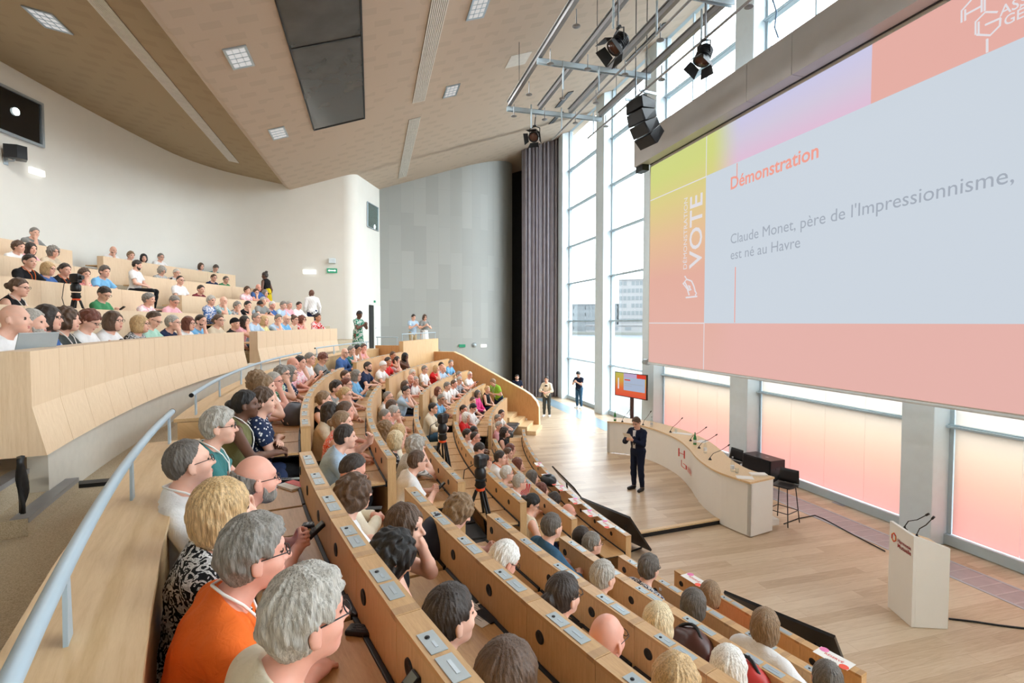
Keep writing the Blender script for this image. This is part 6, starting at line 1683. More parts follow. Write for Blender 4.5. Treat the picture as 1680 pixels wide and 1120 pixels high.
def pet(px, row, label):
    P_ = along(*px, RS[row] + .3, HS[row] - .15); z = HS[row] - 0.249; t = thing('plastic_bottle', label, 'bottle', (P_[0], P_[1], z), group='small plastic water bottles')
    c_ = (P_[0], P_[1], z); part('body', MB().lathe([(0.032, 0), (0.034, 0.01), (0.032, 0.05), (0.034, 0.09), (0.034, 0.13), (0.016, 0.165), (0.014, 0.18)], c_, 14), PETB, t); part('label', MB().lathe([(0.0345, 0.06), (0.0345, 0.105)], c_, 14), BLUEL, t); part('cap', MB().lathe([(0.016, 0.178), (0.016, 0.20), (0, 0.20)], c_, 12), WHITE, t)
pet((1084, 966), 'E', 'small water bottle with a blue label beside the navy patterned shirt'); pet((1176, 1068), 'D', 'small water bottle beside the brown handbag')
def on_tablet(px, row, build, mats, label, name, cat, rot=0.0, grp=None):
    z = HS[row] - 0.2485; P_ = at_z(*px, z + .005); th = theta(P_)
    M_ = frame(math.hypot(*(P_[:2] - CEN)), th, z) @ Matrix.Rotation(math.radians(rot), 4, 'Z')
    b = MB(); build(b); o = mono(name, b, mats, label, cat, local=True, group=grp); o.matrix_world = M_; WM[o] = M_.copy(); return o
ph_ = lambda b: (b.bbox((-0.037, -0.075, 0), (0.037, 0.075, 0.008), 0.004), b.box((-0.034, -0.07, 0.008), (0.034, 0.07, 0.0083), 1))
on_tablet((861, 1081), 'B', ph_, [BLACKS, BLACK], 'black smartphone lying on a near tablet of the fifth row', 'smartphone', 'phone', 60)
on_tablet((800, 1009), 'B', ph_, [BLACKS, BLACK], 'black smartphone beside the printed sheet', 'smartphone', 'phone', 10)
on_tablet((832, 1017), 'B', lambda b: b.bbox((-0.035, -0.08, 0), (0.035, 0.08, 0.035), 0.015), [simple('case_brown', sr(52, 34, 32), 0.5)], 'dark brown spectacles case beside a black phone', 'spectacles_case', 'case', 10)
on_tablet((785, 998), 'B', lambda b: (b.box((-0.105, -0.148, 0), (0.105, 0.148, 0.001)), [b.box((-0.08 + .016 * i, -0.12, 0.001), (-0.075 + .016 * i, 0.10, 0.0013), 1) for i in range(10)]), [PAPER, simple('print_grey', sr(170, 168, 166))], 'printed white sheet on a near tablet of the fifth row', 'printed_sheet', 'paper', 15)
on_tablet((805, 981), 'B', lambda b: b.bbox((-0.02, -0.10, 0), (0.05, 0.10, 0.012), 0.003), [RED], 'red booklet by the desk panel above the printed sheet', 'booklet', 'booklet', 0)
SCR = simple('grey_screen', sr(120, 136, 132), 0.25)
def remote(b):
    b.bbox((-0.03, -0.085, 0), (0.03, 0.085, 0.022), 0.008, 0)
    for i in range(3):
        for j in range(4): b.box((-0.02 + i * 0.014, -0.06 + j * 0.02, 0.022), (-0.011 + i * 0.014, -0.046 + j * 0.02, 0.024), 1)
    b.box((-0.02, 0.03, 0.022), (0.02, 0.075, 0.0235), 2)
on_tablet((546, 940), 'A', remote, [BLACKS, PLATE, SCR], 'grey and black keypad handset on the tablet right of the orange shirt', 'voting_keypad', 'handset', 60)
on_tablet((603, 1037), 'A', remote, [BLACKS, DARKG, CORALP], 'keypad handset with a coral screen on the nearest tablet', 'voting_keypad', 'handset', 50)
on_tablet((580, 993), 'A', lambda b: b.bbox((-0.05, -0.09, 0), (0.05, 0.09, 0.02), 0.008), [BLACKS], 'black pouch on the second nearest tablet', 'pouch', 'case', 20)
on_tablet((480, 797), 'A', lambda b: (b.box((-0.07, -0.1, 0), (0.07, 0.1, 0.015)), b.box((-0.07, -0.1, 0.015), (0.0, 0.1, 0.018), 1)), [PAPER, RED], 'white and red notebook on the tablet beside the teal shirt', 'notebook', 'notebook', 30)
on_tablet((475, 788), 'A', remote, [BLACKS, DARKG, SCR], 'keypad handset behind the white and red notebook', 'voting_keypad', 'handset', 70)
on_tablet((520, 862), 'A', remote, [DARKG, PLATE, SCR], 'grey keypad handset beside the clasped hands', 'voting_keypad', 'handset', 70)
on_tablet((612, 833), 'B', ph_, [DARKG, BLACK], 'dark phone on the tablet behind the brown haired person', 'smartphone', 'phone', 70)
on_tablet((616, 726), 'B', lambda b: b.bbox((-0.04, -0.07, 0), (0.04, 0.07, 0.03), 0.006), [WHITE], 'white tissue packet on a tablet of the fifth row', 'tissue_packet', 'packet', 60)
on_tablet((940, 1022), 'C', ph_, [BLACKS, BLACK], 'black phone beside the clasped hands in the fourth row', 'smartphone', 'phone', 20)
on_tablet((940, 915), 'D', lambda b: b.bbox((-0.05, -0.06, 0), (0.05, 0.06, 0.04), 0.02), [BLACKS], 'black pouch on the tablet in front of the denim shirt', 'pouch', 'case', 0)
def laptop(P_, th_, label, lid, w=0.33, op=105):
    t = thing('laptop', label, 'laptop', M=Matrix.Translation(Vector(P_)) @ Matrix.Rotation(th_, 4, 'Z'))
    part('keyboard', MB().bbox((-0.12, -w / 2, 0), (0.11, w / 2, 0.014), 0.004), BLACKS, t, local=True)
    a_ = math.radians(op); R_ = Matrix.Translation((0.115, 0, 0.012)) @ Matrix.Rotation(a_ - PI, 4, 'Y') if False else Matrix.Translation((0.115, 0, 0.012)) @ Matrix.Rotation(math.radians(op - 90), 4, 'Y')
    part('lid', MB().bbox((-0.004, -w / 2, 0), (0.004, w / 2, 0.22), 0.003), lid, t, local=True)
    t.children[-1].data = MB().bbox((-0.004, -w / 2, 0), (0.004, w / 2, 0.22), 0.003, 0, R_).mesh('lid', lid) if True else None
P_ = along(30, 575, RU[0] + .30, HU[0] - .05); th_ = theta(P_)
laptop((P_[0], P_[1], HU[0] - 0.11), math.radians(th_ + 180 - 25), 'silver laptop open on the balcony desk at far left', PLATE)
P_ = at_z(1004, 1190, HS['B'] - .15); laptop((P_[0], P_[1], HS['B'] - .248), math.radians(theta(P_) + 180), 'dark laptop open at the bottom edge in the fifth row', DARKGL)
# the folding fan
P_ = along(866, 806, RS['E'] + .35, HS['E'] + .08)
t = thing('folding_fan', 'open red and white striped folding fan held up in the second row', 'fan', tuple(P_))
b = MB(); b2 = MB(); ax_ = unit(np.array([RT[0], RT[1], 0]) + np.array([.1, -.5, 0])); n_ = 22
for i in range(n_):
    a0_, a1_ = [math.radians(75 + 125 * (i + k_) / n_) for k_ in (0, 1)]
    f_ = lambda r_, a_, o_: P_ + np.array([0, 0, -0.10]) + ax_ * (-r_ * -math.cos(a_)) + np.array([0, 0, r_ * math.sin(a_)]) + np.array([-ax_[1], ax_[0], 0]) * o_
    (b if i % 2 else b2).add([f_(.05, a0_, 0), f_(.05, a1_, .004), f_(.22, a1_, .008), f_(.22, a0_, 0), f_(.05, a0_, .003), f_(.05, a1_, .007), f_(.22, a1_, .011), f_(.22, a0_, .003)], [(0, 1, 2, 3), (7, 6, 5, 4), (0, 4, 5, 1), (1, 5, 6, 2), (2, 6, 7, 3), (3, 7, 4, 0)])
bb = MB(); bb.v, bb.f, bb.uv, bb.sm = b.v + b2.v, b.f + [tuple(i + len(b.v) for i in f) for f in b2.f], b.uv + b2.uv, b.sm + b2.sm; bb.m = [0] * len(b.f) + [1] * len(b2.f)
part('leaf', bb, [simple('fan_red', sr(226, 60, 70), 0.6), simple('fan_white', sr(240, 226, 224), 0.6)], t)
part('sticks', MB().tube([P_ + [0, 0, -.10], P_ + [0, 0, -.02]], 0.01, 6), simple('fan_stick', sr(220, 190, 170), 0.5), t)
# ------------------------------------------------------------------ the audience
def skin_mat(name, c):
    if name in MATS: return MATS[name]
    m = new_mat(name); nt = m.node_tree; p = P(m)
    v = coords(nt)
    cc = ramp(nt, noise(nt, v, 14, 3), [(0.3, mul(c, 0.93)), (0.55, c), (0.75, tuple(min(1, a * b) for a, b in zip(c, (1.06, 0.96, 0.93))))])
    nt.links.new(cc, p.inputs['Base Color']); p.inputs['Roughness'].default_value = 0.5
    p.inputs['Subsurface Weight'].default_value = 0.0
    MATS[name] = m
    return m
SKINS = {'l': skin_mat('skin_light', sr(228, 180, 158)), 'p': skin_mat('skin_pink', sr(226, 166, 146)), 'T': skin_mat('skin_tan', sr(198, 146, 116)), 'D': skin_mat('skin_deep', sr(104, 70, 54))}
LIP = simple('lips', sr(188, 118, 108), 0.45); EYEM = simple('eyes', sr(72, 62, 58), 0.25)
def hair_mat(key, c):
    if 'hair_' + key in MATS: return MATS['hair_' + key]
    m = new_mat('hair_' + key); nt = m.node_tree; p = P(m)
    n = noise(nt, coords(nt, 'Object', (170, 170, 15)), 1.0, 3, 0.65, 0.5)
    cc = ramp(nt, n, [(0.30, mul(c, 0.55)), (0.5, c), (0.72, mul(c, 1.45))])
    nt.links.new(cc, p.inputs['Base Color']); p.inputs['Roughness'].default_value = 0.5
    bump(nt, n, 0.6, 0.006)
    MATS['hair_' + key] = m
    return m
HC = dict(g=sr(132, 128, 122), w=sr(206, 202, 194), s=sr(172, 168, 160), k=sr(26, 24, 24), d=sr(52, 42, 36), n=sr(88, 66, 50), y=sr(196, 164, 118), a=sr(112, 62, 46), l=sr(214, 196, 160), b=sr(138, 112, 84), c=sr(226, 224, 218), t=sr(96, 90, 84))
CW = dict(ink=sr(26, 34, 54), white=sr(232, 232, 232), black=sr(26, 26, 29), navy=sr(36, 48, 78), blue=sr(70, 104, 160), pale=sr(176, 200, 222), sky=sr(120, 178, 220), teal=sr(62, 120, 120), green=sr(70, 140, 96), mint=sr(170, 212, 196),
          pink=sr(232, 176, 186), fuchsia=sr(226, 74, 146), red=sr(206, 42, 44), coral=sr(238, 96, 78), orange=sr(236, 112, 44), maroon=sr(110, 40, 50), beige=sr(206, 190, 166), cream=sr(228, 218, 196), grey=sr(140, 142, 140),
          olive=sr(120, 118, 80), denim=sr(58, 92, 118), yellow=sr(226, 222, 160), lime=sr(150, 200, 70), charcoal=sr(70, 74, 72), brown=sr(96, 70, 54), lilac=sr(200, 180, 206), aqua=sr(96, 160, 168), dark=sr(48, 46, 50), light=sr(186, 190, 192), mustard=sr(206, 180, 30), khaki=sr(190, 172, 140), emerald=sr(30, 120, 92))
def cloth(words):
    key = 'cloth_' + words.replace(' ', '_')
    if key in MATS: return MATS[key]
    ws = words.split(); c = CW[ws[0]]
    m = new_mat(key); nt, ns, lk = nodes_of(m); p = P(m)
    v = coords(nt)
    pat = [w for w in ws if w in ('floral', 'striped', 'plaid', 'dotted', 'patterned', 'leafy')]
    if pat:
        pt = pat[0]; lightc = CW['white']
        if pt == 'striped':
            w = ns.new('ShaderNodeTexWave'); w.inputs['Scale'].default_value = 22; w.bands_direction = 'Y'; lk.new(v, w.inputs['Vector'])
            col = ramp(nt, w.outputs['Fac'], [(0.35, c), (0.6, lightc)])
        elif pt == 'plaid':
            w = ns.new('ShaderNodeTexChecker'); w.inputs['Scale'].default_value = 34; lk.new(v, w.inputs['Vector'])
            w.inputs['Color1'].default_value = rgb(c); w.inputs['Color2'].default_value = rgb(mul(lightc, 0.7)); col = w.outputs['Color']
        elif pt == 'dotted':
            w = ns.new('ShaderNodeTexVoronoi'); w.inputs['Scale'].default_value = 30; lk.new(v, w.inputs['Vector'])
            col = ramp(nt, w.outputs['Distance'], [(0.26, lightc), (0.3, c)])
        else:
            n = noise(nt, v, {'floral': 17, 'patterned': 26, 'leafy': 12}[pt], 2, 0.5, {'floral': 1.0, 'patterned': 2.5, 'leafy': 2.0}[pt])
            col = ramp(nt, n, [(0.44, c), (0.5, mul(c, 1.15)), (0.54, lightc), (0.68, tuple((a + b) / 2 for a, b in zip(c, lightc)))], 'LINEAR')
    else:
        col = ramp(nt, noise(nt, v, 7, 3), [(0.3, mul(c, 0.93)), (0.7, mul(c, 1.05))])
    lk.new(col, p.inputs['Base Color']); p.inputs['Roughness'].default_value = 0.85; p.inputs['Specular IOR Level'].default_value = 0.2
    bump(nt, noise(nt, v, 18, 3, 0.6, 0.8), 0.35, 0.02)
    MATS[key] = m
    return m
SLOT = simple('body_slot', (0.6, 0.4, 0.3))
TRS = [cloth('navy trousers'), cloth('dark trousers'), cloth('black trousers'), cloth('khaki trousers'), cloth('denim trousers'), cloth('charcoal trousers')]
PROTO = {}
def use(mesh, name, parent, mats, M=None, label=None):
    o = place(mesh, name, parent, M, label)
    for i, m in enumerate(mats):
        o.material_slots[i].link = 'OBJECT'; o.material_slots[i].material = m
    return o
def person(label, M, pose, lean, hyaw, hpitch, hair, hcol, clothes, sleeve, flags='', fine=0, stand=False, group=None, skirt=None, trousers=None, hroll=0, turn=0, short=False, girth=1.0):
    wm = 0.88 if 'w' in flags else 1.0
    h = {0: 0.0125, 1: 0.0082, 2: 0.0062}[fine]
    key = (pose, lean, hyaw, hpitch, hroll, stand, fine, wm, turn, girth)
    if key not in PROTO:
        fg = figure(pose, lean, hyaw, hpitch, hroll, stand, fine > 0, wm, girth, turn)
        PROTO[key] = dict(fg=fg, body=body_mesh(fg, h, [SLOT, SLOT, SLOT]), tr={})
    pr = PROTO[key]; fg = pr['fg']
    root = thing('person', label, 'person', M=M, group=group)
    sk = SKINS['D' if 'D' in flags else 'T' if 'T' in flags else 'p' if 'p' in flags else 'l']
    use(pr['body'], 'body', root, [sk, sk if 'D' in flags else LIP, EYEM])
    if ('s', sleeve) not in pr: pr[('s', sleeve)] = shirt_mesh(fg, h, sleeve, [SLOT], long_hem=0.10 if stand else 0.02)
    use(pr[('s', sleeve)], 'dress_top' if skirt == clothes else 'shirt', root, [cloth(clothes)])
    if skirt:
        if 'skirt' not in pr: pr['skirt'] = skirt_mesh(fg, h, [SLOT], 0.32)
        use(pr['skirt'], 'skirt', root, [cloth(skirt)])
    else:
        if ('t', short) not in pr: pr[('t', short)] = trouser_mesh(fg, h, [SLOT], short)
        use(pr[('t', short)], 'trousers', root, [cloth(trousers) if trousers else TRS[rnd.randrange(6)]])
    if stand:
        if 'shoes' not in pr:
            V, F = grow(fg['feet'], 0.008, 0.008, lambda D, X, Y, Z: np.maximum(np.maximum(D, Z - 0.085), -0.0 - Z)); pr['shoes'] = np_mesh('shoes', V, F, [SLOT])
        use(pr['shoes'], 'shoes', root, [cloth('white shoes') if 'q' in flags else BLACKS])
    HM = head_matrix(fg)
    if hair != 'bald':
        hm = hair_mesh(hair, fine > 0, [SLOT])
        use(hm, 'hair' if hair != 'cap' else 'head_covering', root, [hair_mat(hcol, HC[hcol]) if hair != 'cap' else cloth(hcol)], HM)
    if 'b' in flags: use(hair_mesh('beard', fine > 0, [SLOT]), 'beard', root, [hair_mat(hcol if hcol in HC else 'g', HC.get(hcol, HC['g']))], HM)
    if 'g' in flags: place(glasses_mesh(BLACKS), 'glasses', root, HM)
    if 'n' in flags:
        if 'lan' not in pr: pr['lan'] = lanyard_mesh(fg, SLOT)
        use(pr['lan'], 'lanyard', root, [cloth('orange ribbon') if 'o' in flags else PAPER])
    return root, fg
# row | x | y of the head in the photo | hair | hair colour | clothes | sleeve | pose | flags
CROWD = '''
u5|57|382|short|g|grey shirt|long|chin|
u5|186|411|bald|d|white shirt|long|chin|b
u5|215|419|pixie|b|white top|short|clasp|w
u5|236|423|bob|k|black top|short|desk|wk
u5|264|422|short|g|white shirt|short|desk|g
u5|330|437|bob|n|pale blouse|long|desk|w
u5|354|440|full|t|teal shirt|short|chin|d
u4|31|405|pixie|n|white blouse|short|desk|w
u4|51|408|bob|d|pink top|short|desk|w
u4|88|413|curly|g|beige shirt|long|desk|wg
u4|266|444|curly|s|grey plaid shirt|short|phone|dg
u4|290|448|short|w|light shirt|short|desk|g
u4|351|456|short|n|navy jacket|long|clasp|g
u4|371|459|short|t|green sweater|long|clasp|g
u3|49|429|short|d|black tee|short|desk|no
u3|80|441|bob|y|blue blouse|long|desk|wg
u3|107|443|bun|d|black top|short|desk|wno
u3|139|450|pixie|n|red patterned top|short|chin|w
u3|172|446|full|t|sky polo|short|desk|
u3|296|460|thin|d|white shirt|short|lap|g
u3|330|475|short|d|maroon shirt|long|desk|
u3|406|476|pixie|n|pink floral top|short|desk|w
u3|420|480|short|n|pale shirt|short|chin|gw
u3|424|472|bald|g|blue shirt|short|desk|p
u3|435|481|bob|g|pink top|short|desk|w
u2|32|472|bun|n|black top|none|desk|wgn
u2|171|482|short|d|green blouse|long|phone|wgd
u2|245|491|pixie|g|pink floral blouse|short|desk|w
u2|286|494|short|g|pink shirt|long|desk|gd
u2|347|493|pixie|s|blue floral shirt|half|lap|
u2|367|494|bald|g|aqua patterned shirt|short|chin|
u2|390|502|pixie|g|black patterned top|half|chin|w
u2|407|501|short|k|black vest|half|chin|w
u2|427|500|short|k|pale shirt|short|phone|Td
u2|432|494|short|s|grey shirt|short|desk|
u2|447|501|short|w|blue jacket|long|desk|p
u2|465|501|full|g|pale shirt|long|desk|
u2|475|500|short|s|pink shirt|short|clasp|
u2|491|501|short|d|white blouse|long|desk|p
u1|25|524|bald|g|white shirt|short|clasp|L
u1|54|530|short|s|white tee|short|desk|b
u1|80|522|bob|d|blue floral top|short|clasp|wg
u1|111|525|curly|n|charcoal tunic|short|desk|wn
u1|147|526|pixie|a|white blouse|short|phone|wgd
u1|187|527|bob|n|white tee|short|desk|wg
u1|231|532|bob|y|black patterned blouse|short|desk|wg
u1|252|524|thin|n|mint shirt|short|desk|gd
u1|284|530|short|s|navy polo|short|chin|g
u1|310|531|bob|a|white sweater|long|desk|wg
u1|330|527|crop|d|sky shirt|long|chin|b
u1|359|526|bun|n|beige sweater|long|desk|wg
u1|386|531|cap|black scarf|black vest|short|lap|w
u1|402|527|long|d|pink tee|short|chin|w
u1|421|522|short|g|pale shirt|short|desk|g
u1|434|526|bob|y|yellow blouse|short|desk|w
u1|457|524|full|g|pale shirt|long|chin|
u1|470|524|bald|g|sky shirt|long|clasp|g
u1|484|525|topbun|n|beige top|none|desk|wg
u1|496|525|curly|a|red floral blouse|short|chin|wg
u1|522|521|bun|d|red floral blouse|half|desk|wT
A|404|664|bun|k|olive tunic|none|desk|wDnF
A|433|658|pixie|n|navy dotted blouse|short|fold|wF
A|436|634|pixie|b|pink patterned top|short|chin|w
A|424|626|curly|b|black top|none|desk|w
A|450|626|crop|s|white tee|short|chin|gp
A|464|614|pixie|g|green patterned top|short|chin|wg
A|477|613|bob|g|navy dotted top|short|desk|wg
A|481|598|bald|g|pink floral shirt|short|desk|p
A|493|595|bun|d|pink floral blouse|short|phone|w
A|509|589|short|g|white top|none|phone|w
A|530|588|pixie|a|grey shirt|half|phone|wgd
A|566|579|bald|g|blue shirt|long|clasp|g
A|577|575|short|g|teal shirt|short|chin|
A|587|573|short|k|white tee|short|chin|gT
A|597|571|short|n|pink tee|short|chin|p
B|604|602|short|d|navy tee|short|desk|b
B|629|600|cap|white cap|white tee|short|desk|
B|637|593|short|d|red top|short|desk|T
B|645|583|crop|n|coral tee|short|chin|T
B|651|591|long|d|pink floral top|short|chin|w
B|665|585|long|k|brown dress|none|chin|wD
B|585|616|bob|g|sky shirt|half|phone|wg
B|567|617|crop|n|beige shirt|short|desk|
B|569|631|short|a|maroon shirt|short|desk|g
B|552|637|full|d|grey top|short|desk|
B|567|648|bun|y|white top|none|chin|wg
B|532|656|bun|b|black top|none|desk|w
B|543|676|long|d|beige cardigan|long|desk|w
B|567|675|short|n|white tee|short|desk|p
B|562|693|bun|b|coral patterned top|none|desk|w
B|567|717|short|d|pale shirt|long|wave|LF
C|697|606|short|g|white shirt|short|lap|g
C|716|605|bob|y|red tee|short|chin|w
C|724|600|bun|d|white top|short|desk|w
C|728|605|bald|g|pale shirt|short|desk|
C|740|596|short|g|sky tee|short|clasp|
C|677|613|short|w|white shirt|short|desk|
C|665|633|bob|n|beige top|short|desk|w
C|674|622|bald|g|maroon polo|short|desk|p
C|682|625|short|s|white shirt|short|read|
C|667|642|short|d|pale shirt|long|face|
C|637|652|thin|g|white tee|short|desk|g
C|644|667|bob|n|beige blouse|short|desk|w
C|647|677|short|s|pink top|short|chin|wg
C|632|683|crop|g|beige tee|short|desk|p
C|634|704|longcurly|b|grey patterned top|short|desk|w
C|655|710|bob|y|cream top|short|desk|w
C|651|722|bob|l|dark dotted blouse|short|desk|w
C|683|731|curly|s|grey striped shirt|half|chin|gF
C|685|757|short|n|white shirt|short|hold|LgF
D|771|615|crop|w|white shirt|short|phone|gp
D|754|624|short|s|navy plaid shirt|short|desk|g
D|753|615|short|g|white tee|short|desk|
D|745|630|short|n|white tee|short|desk|p
D|734|634|full|g|white shirt|short|lap|
D|719|642|bob|a|beige blouse|short|desk|w
D|724|655|short|g|sky shirt|short|desk|gT
D|711|670|short|d|cream jacket|long|desk|g
E|784|646|bob|t|fuchsia shirt|long|lap|wg
E|800|639|bun|y|black top|none|lap|w
E|776|658|crop|n|white tee|short|desk|
E|776|669|short|k|white shirt|long|phone|d
E|761|672|short|d|pink shirt|short|desk|p
E|765|684|bob|c|red jacket|long|desk|w
E|767|713|short|d|white shirt|long|desk|
E|778|708|crop|k|white tee|short|desk|D
E|780|718|thin|d|white tee|short|desk|gp
E|786|737|short|d|white tee|short|phone|d
E|821|751|short|d|white shirt|short|tap|n o
E|832|777|short|w|grey jacket|long|desk|g
E|853|791|short|s|white shirt|short|desk|g
E|872|826|bun|k|cream top|none|lap|wgdF
F|817|687|short|g|cream shirt|short|desk|g
F|823|679|short|d|white shirt|short|desk|
F|819|699|short|s|pink top|short|lap|w
F|828|709|longcurly|d|black top|none|lap|w
F|838|737|bob|a|beige top|short|desk|w
F|834|744|bun|n|denim shirt|long|desk|w
F|850|761|bob|a|white top|short|desk|w
F|874|783|bob|t|light top|short|desk|w
F|889|804|bob|a|navy top|short|desk|w
F|909|821|bob|d|charcoal top|short|desk|wd
F|933|840|bald|g|grey shirt|short|desk|p
A|311|761|thin|t|white polo|short|lap|gnHR
A|360|701|full|s|teal polo|short|desk|gnH
A|420|788|fringe|g|blue tee|short|hold|gbpHL
A|368|838|bob|y|black patterned blouse|short|tap|wnH
A|418|912|full|g|orange shirt|short|desk|gnpHL
A|503|1016|full|s|cream shirt|short|hold|gpHL
B|578|771|thin|d|cream shirt|long|clasp|gdFp
B|583|810|curly|n|white shirt|short|hold|gH
B|667|864|long|n|black top|none|chinleft|wHk
B|645|914|longcurly|k|black top|none|hold|wTHd
B|740|1012|bun|d|black dress|short|hold|wH
B|836|1112|bob|n|grey tee|short|hold|wH
C|754|838|curly|b|blue floral blouse|short|hold|wHd
C|826|920|short|c|white shirt|short|lap|gpFd
C|925|977|bun|d|black patterned blouse|half|clasp|wgF
C|996|1048|bald|g|white shirt|short|desk|gpF
C|1110|1122|pixie|y|white top|short|desk|wF
D|906|864|short|t|denim shirt|half|desk|F
D|990|946|short|s|white shirt|short|desk|F
D|1081|1020|bob|l|beige top|short|desk|wF
D|1197|1096|bob|c|white top|short|desk|wF
E|972|892|short|g|grey tee|short|desk|gF
E|955|882|short|d|teal tee|short|desk|
E|1065|933|full|t|navy patterned shirt|short|desk|gF
E|1140|990|bob|t|grey top|short|desk|wF
E|1257|1025|bob|b|white shirt|long|desk|F
E|1358|1116|short|t|black tee|short|desk|F
F|1166|973|bob|b|coral top|short|desk|wgF
'''
ORD = ['first', 'second', 'third', 'fourth', 'fifth', 'sixth', 'seventh', 'eighth', 'ninth', 'tenth', 'eleventh', 'twelfth', 'thirteenth', 'fourteenth', 'fifteenth', 'sixteenth', 'seventeenth', 'eighteenth', 'nineteenth', 'twentieth', 'twenty-first']
POSEW = {'phone': 'holding handset', 'hold': 'holding handset', 'chin': 'chin propped', 'chinleft': 'chin propped', 'fold': 'arms folded', 'clasp': 'hands clasped', 'face': 'hands at mouth', 'tap': 'hand raised to head', 'wave': 'hand raised', 'read': 'reading papers', 'lap': 'hands in lap', 'desk': 'hands on desk'}
def block_of(row, th):
    if row in 'FEDCBA': return 'near block' if th > 188.9 else 'middle block' if th > 170 else 'far block'
    return ''
people = []
for ln in CROWD.strip().split('\n'):
    f = ln.split('|')
    row, x, y = f[0], float(f[1]), float(f[2])
    hair, hc, cl, sl, pose, fl = f[3:9]
    people.append(dict(row=row, x=x, y=y, hair=hair, hc=hc, cl=cl, sl=sl, pose=pose, fl=fl))
CHK = []
for q_ in people:
    row, fl = q_['row'], q_['fl']
    low = row in 'FEDCBA'
    R, fz = (RS[row], FLO[row]) if low else (RU[int(row[1]) - 1], FU[int(row[1]) - 1])
    rh = R + (0.60 if low else 0.80)
    if row == 'A': rh = R + 0.54
    lean = 20 if 'L' in fl else 2 if 'R' in fl else {'desk': 12, 'phone': 8, 'hold': 12, 'chin': 16, 'chinleft': 18, 'clasp': 14, 'face': 16, 'lap': 3, 'fold': 4, 'tap': 10, 'wave': 12, 'read': 6}[q_['pose']]
    fine = 2 if 'H' in fl else 1 if 'F' in fl else 0
    P0 = along(q_['x'], q_['y'], R + 0.45, fz + 1.2)
    th0 = theta(P0)
    face = th0 + 180
    tx, ty = 9.0, 6.6 + rnd.uniform(-1.2, 1.2)
    psi = math.degrees(math.atan2(ty - P0[1], tx - P0[0]))
    yaw = (psi - face + 180) % 360 - 180
    yaw = max(-50, min(50, yaw + (rnd.uniform(-8, 8))))
    if 'k' in fl: yaw = -45
    bt = 0.25 * yaw
    hy = int(round((yaw - bt) / 15.0) * 15) if not fine else int(round(yaw - bt))
    hp = 30 if 'd' in fl else (-2 if P0[2] < 4.2 and 'R' not in fl else 4)
    if 'd' in fl: hy = hy // 2 // 15 * 15
    if 'R' in fl: hp = -10
    q_.update(lean=lean, fine=fine, hy=hy, hp=hp, rh=rh, fz=fz, bt=bt)
    fg = figure(q_['pose'], lean, hy, hp, 0, False, False, 0.88 if 'w' in fl else 1.0)
    hl = fg['hc']
    Ph = along(q_['x'], q_['y'], rh - hl[0], fz + hl[2])
    th = theta(Ph); rr = math.hypot(*(Ph[:2] - CEN)); z = Ph[2] - hl[2]
    CHK.append((row, q_['x'], q_['y'], round(th, 1), round(z - fz, 2), round(rr - rh + hl[0], 2)))
    q_.update(th=th)
    M = frame(rr + hl[0], th, z) @ Matrix.Rotation(PI + math.radians(bt), 4, 'Z')
    e = Vector(pol(rr, th, z + hl[2])) - M @ Vector(hl)      # keep the head in place when the body turns
    q_['M'] = Matrix.Translation(Vector((e.x, e.y, 0))) @ M
groups = {}
for q_ in people: groups.setdefault((q_['row'], block_of(q_['row'], q_['th'])), []).append(q_)
for (row, blk), lst in groups.items():
    lst.sort(key=lambda a: -a['th'])
    for i, q_ in enumerate(lst):
        rn = (ROWNAME[row] + ' lower row') if row in 'FEDCBA' else ORD[int(row[1]) - 1] + ' upper row'
        lone = len(lst) == 1
        q_['place'] = ('%s from near end, ' % ORD[i] if not lone else '') + rn + (', ' + blk if blk else '')
        q_['label'] = 'person in %s, %s, %s' % (q_['cl'], POSEW[q_['pose']], q_['place'])
        if len(q_['label'].split()) > 16: q_['label'] = 'person in %s, %s' % (q_['cl'], q_['place'])
KEYP = MB().bbox((-0.075, -0.027, -0.011), (0.075, 0.027, 0.011), 0.006, 0)
for i in range(5):
    for j in range(3): KEYP.box((-0.06 + i * 0.017, -0.017 + j * 0.0125, 0.011), (-0.049 + i * 0.017, -0.0085 + j * 0.0125, 0.0125), 1)
KEYP.box((0.03, -0.02, 0.011), (0.068, 0.02, 0.012), 2)
KEYM = KEYP.mesh('voting_handset', [BLACKS, DARKG, SCR])
for q_ in people:
    root, fg = person(q_['label'], q_['M'], q_['pose'], q_['lean'], q_['hy'], q_['hp'], q_['hair'], q_['hc'], q_['cl'], q_['sl'], q_['fl'], q_['fine'],
                      group='people seated in the ' + ('lower rows' if q_['row'] in 'FEDCBA' else 'upper tier'), girth=1.0)
    q_['root'] = root; q_['fg'] = fg
    if q_['pose'] in ('phone', 'hold'):
        (W1, d1, _), (W2, d2, _) = fg['J'][1], fg['J'][-1]
        c = (W1 + W2) / 2 + unit(d1 + d2) * 0.10 + np.array([0, 0, 0.004])
        o = link(bpy.data.objects.new('voting_handset', KEYM))
        M = q_['M'] @ Matrix.Translation(Vector(c)) @ Matrix.Rotation(math.radians(-38), 4, 'Y')
        o.matrix_world = M; WM[o] = M
        lb = 'handset held by person in %s, %s' % (q_['cl'], q_['place'])
        if len(lb.split()) > 16: lb = 'handset of %s wearer, %s' % (q_['cl'], q_['place'])
        o['label'] = lb; o['category'] = 'handset'; o['group'] = 'handsets held by seated people'
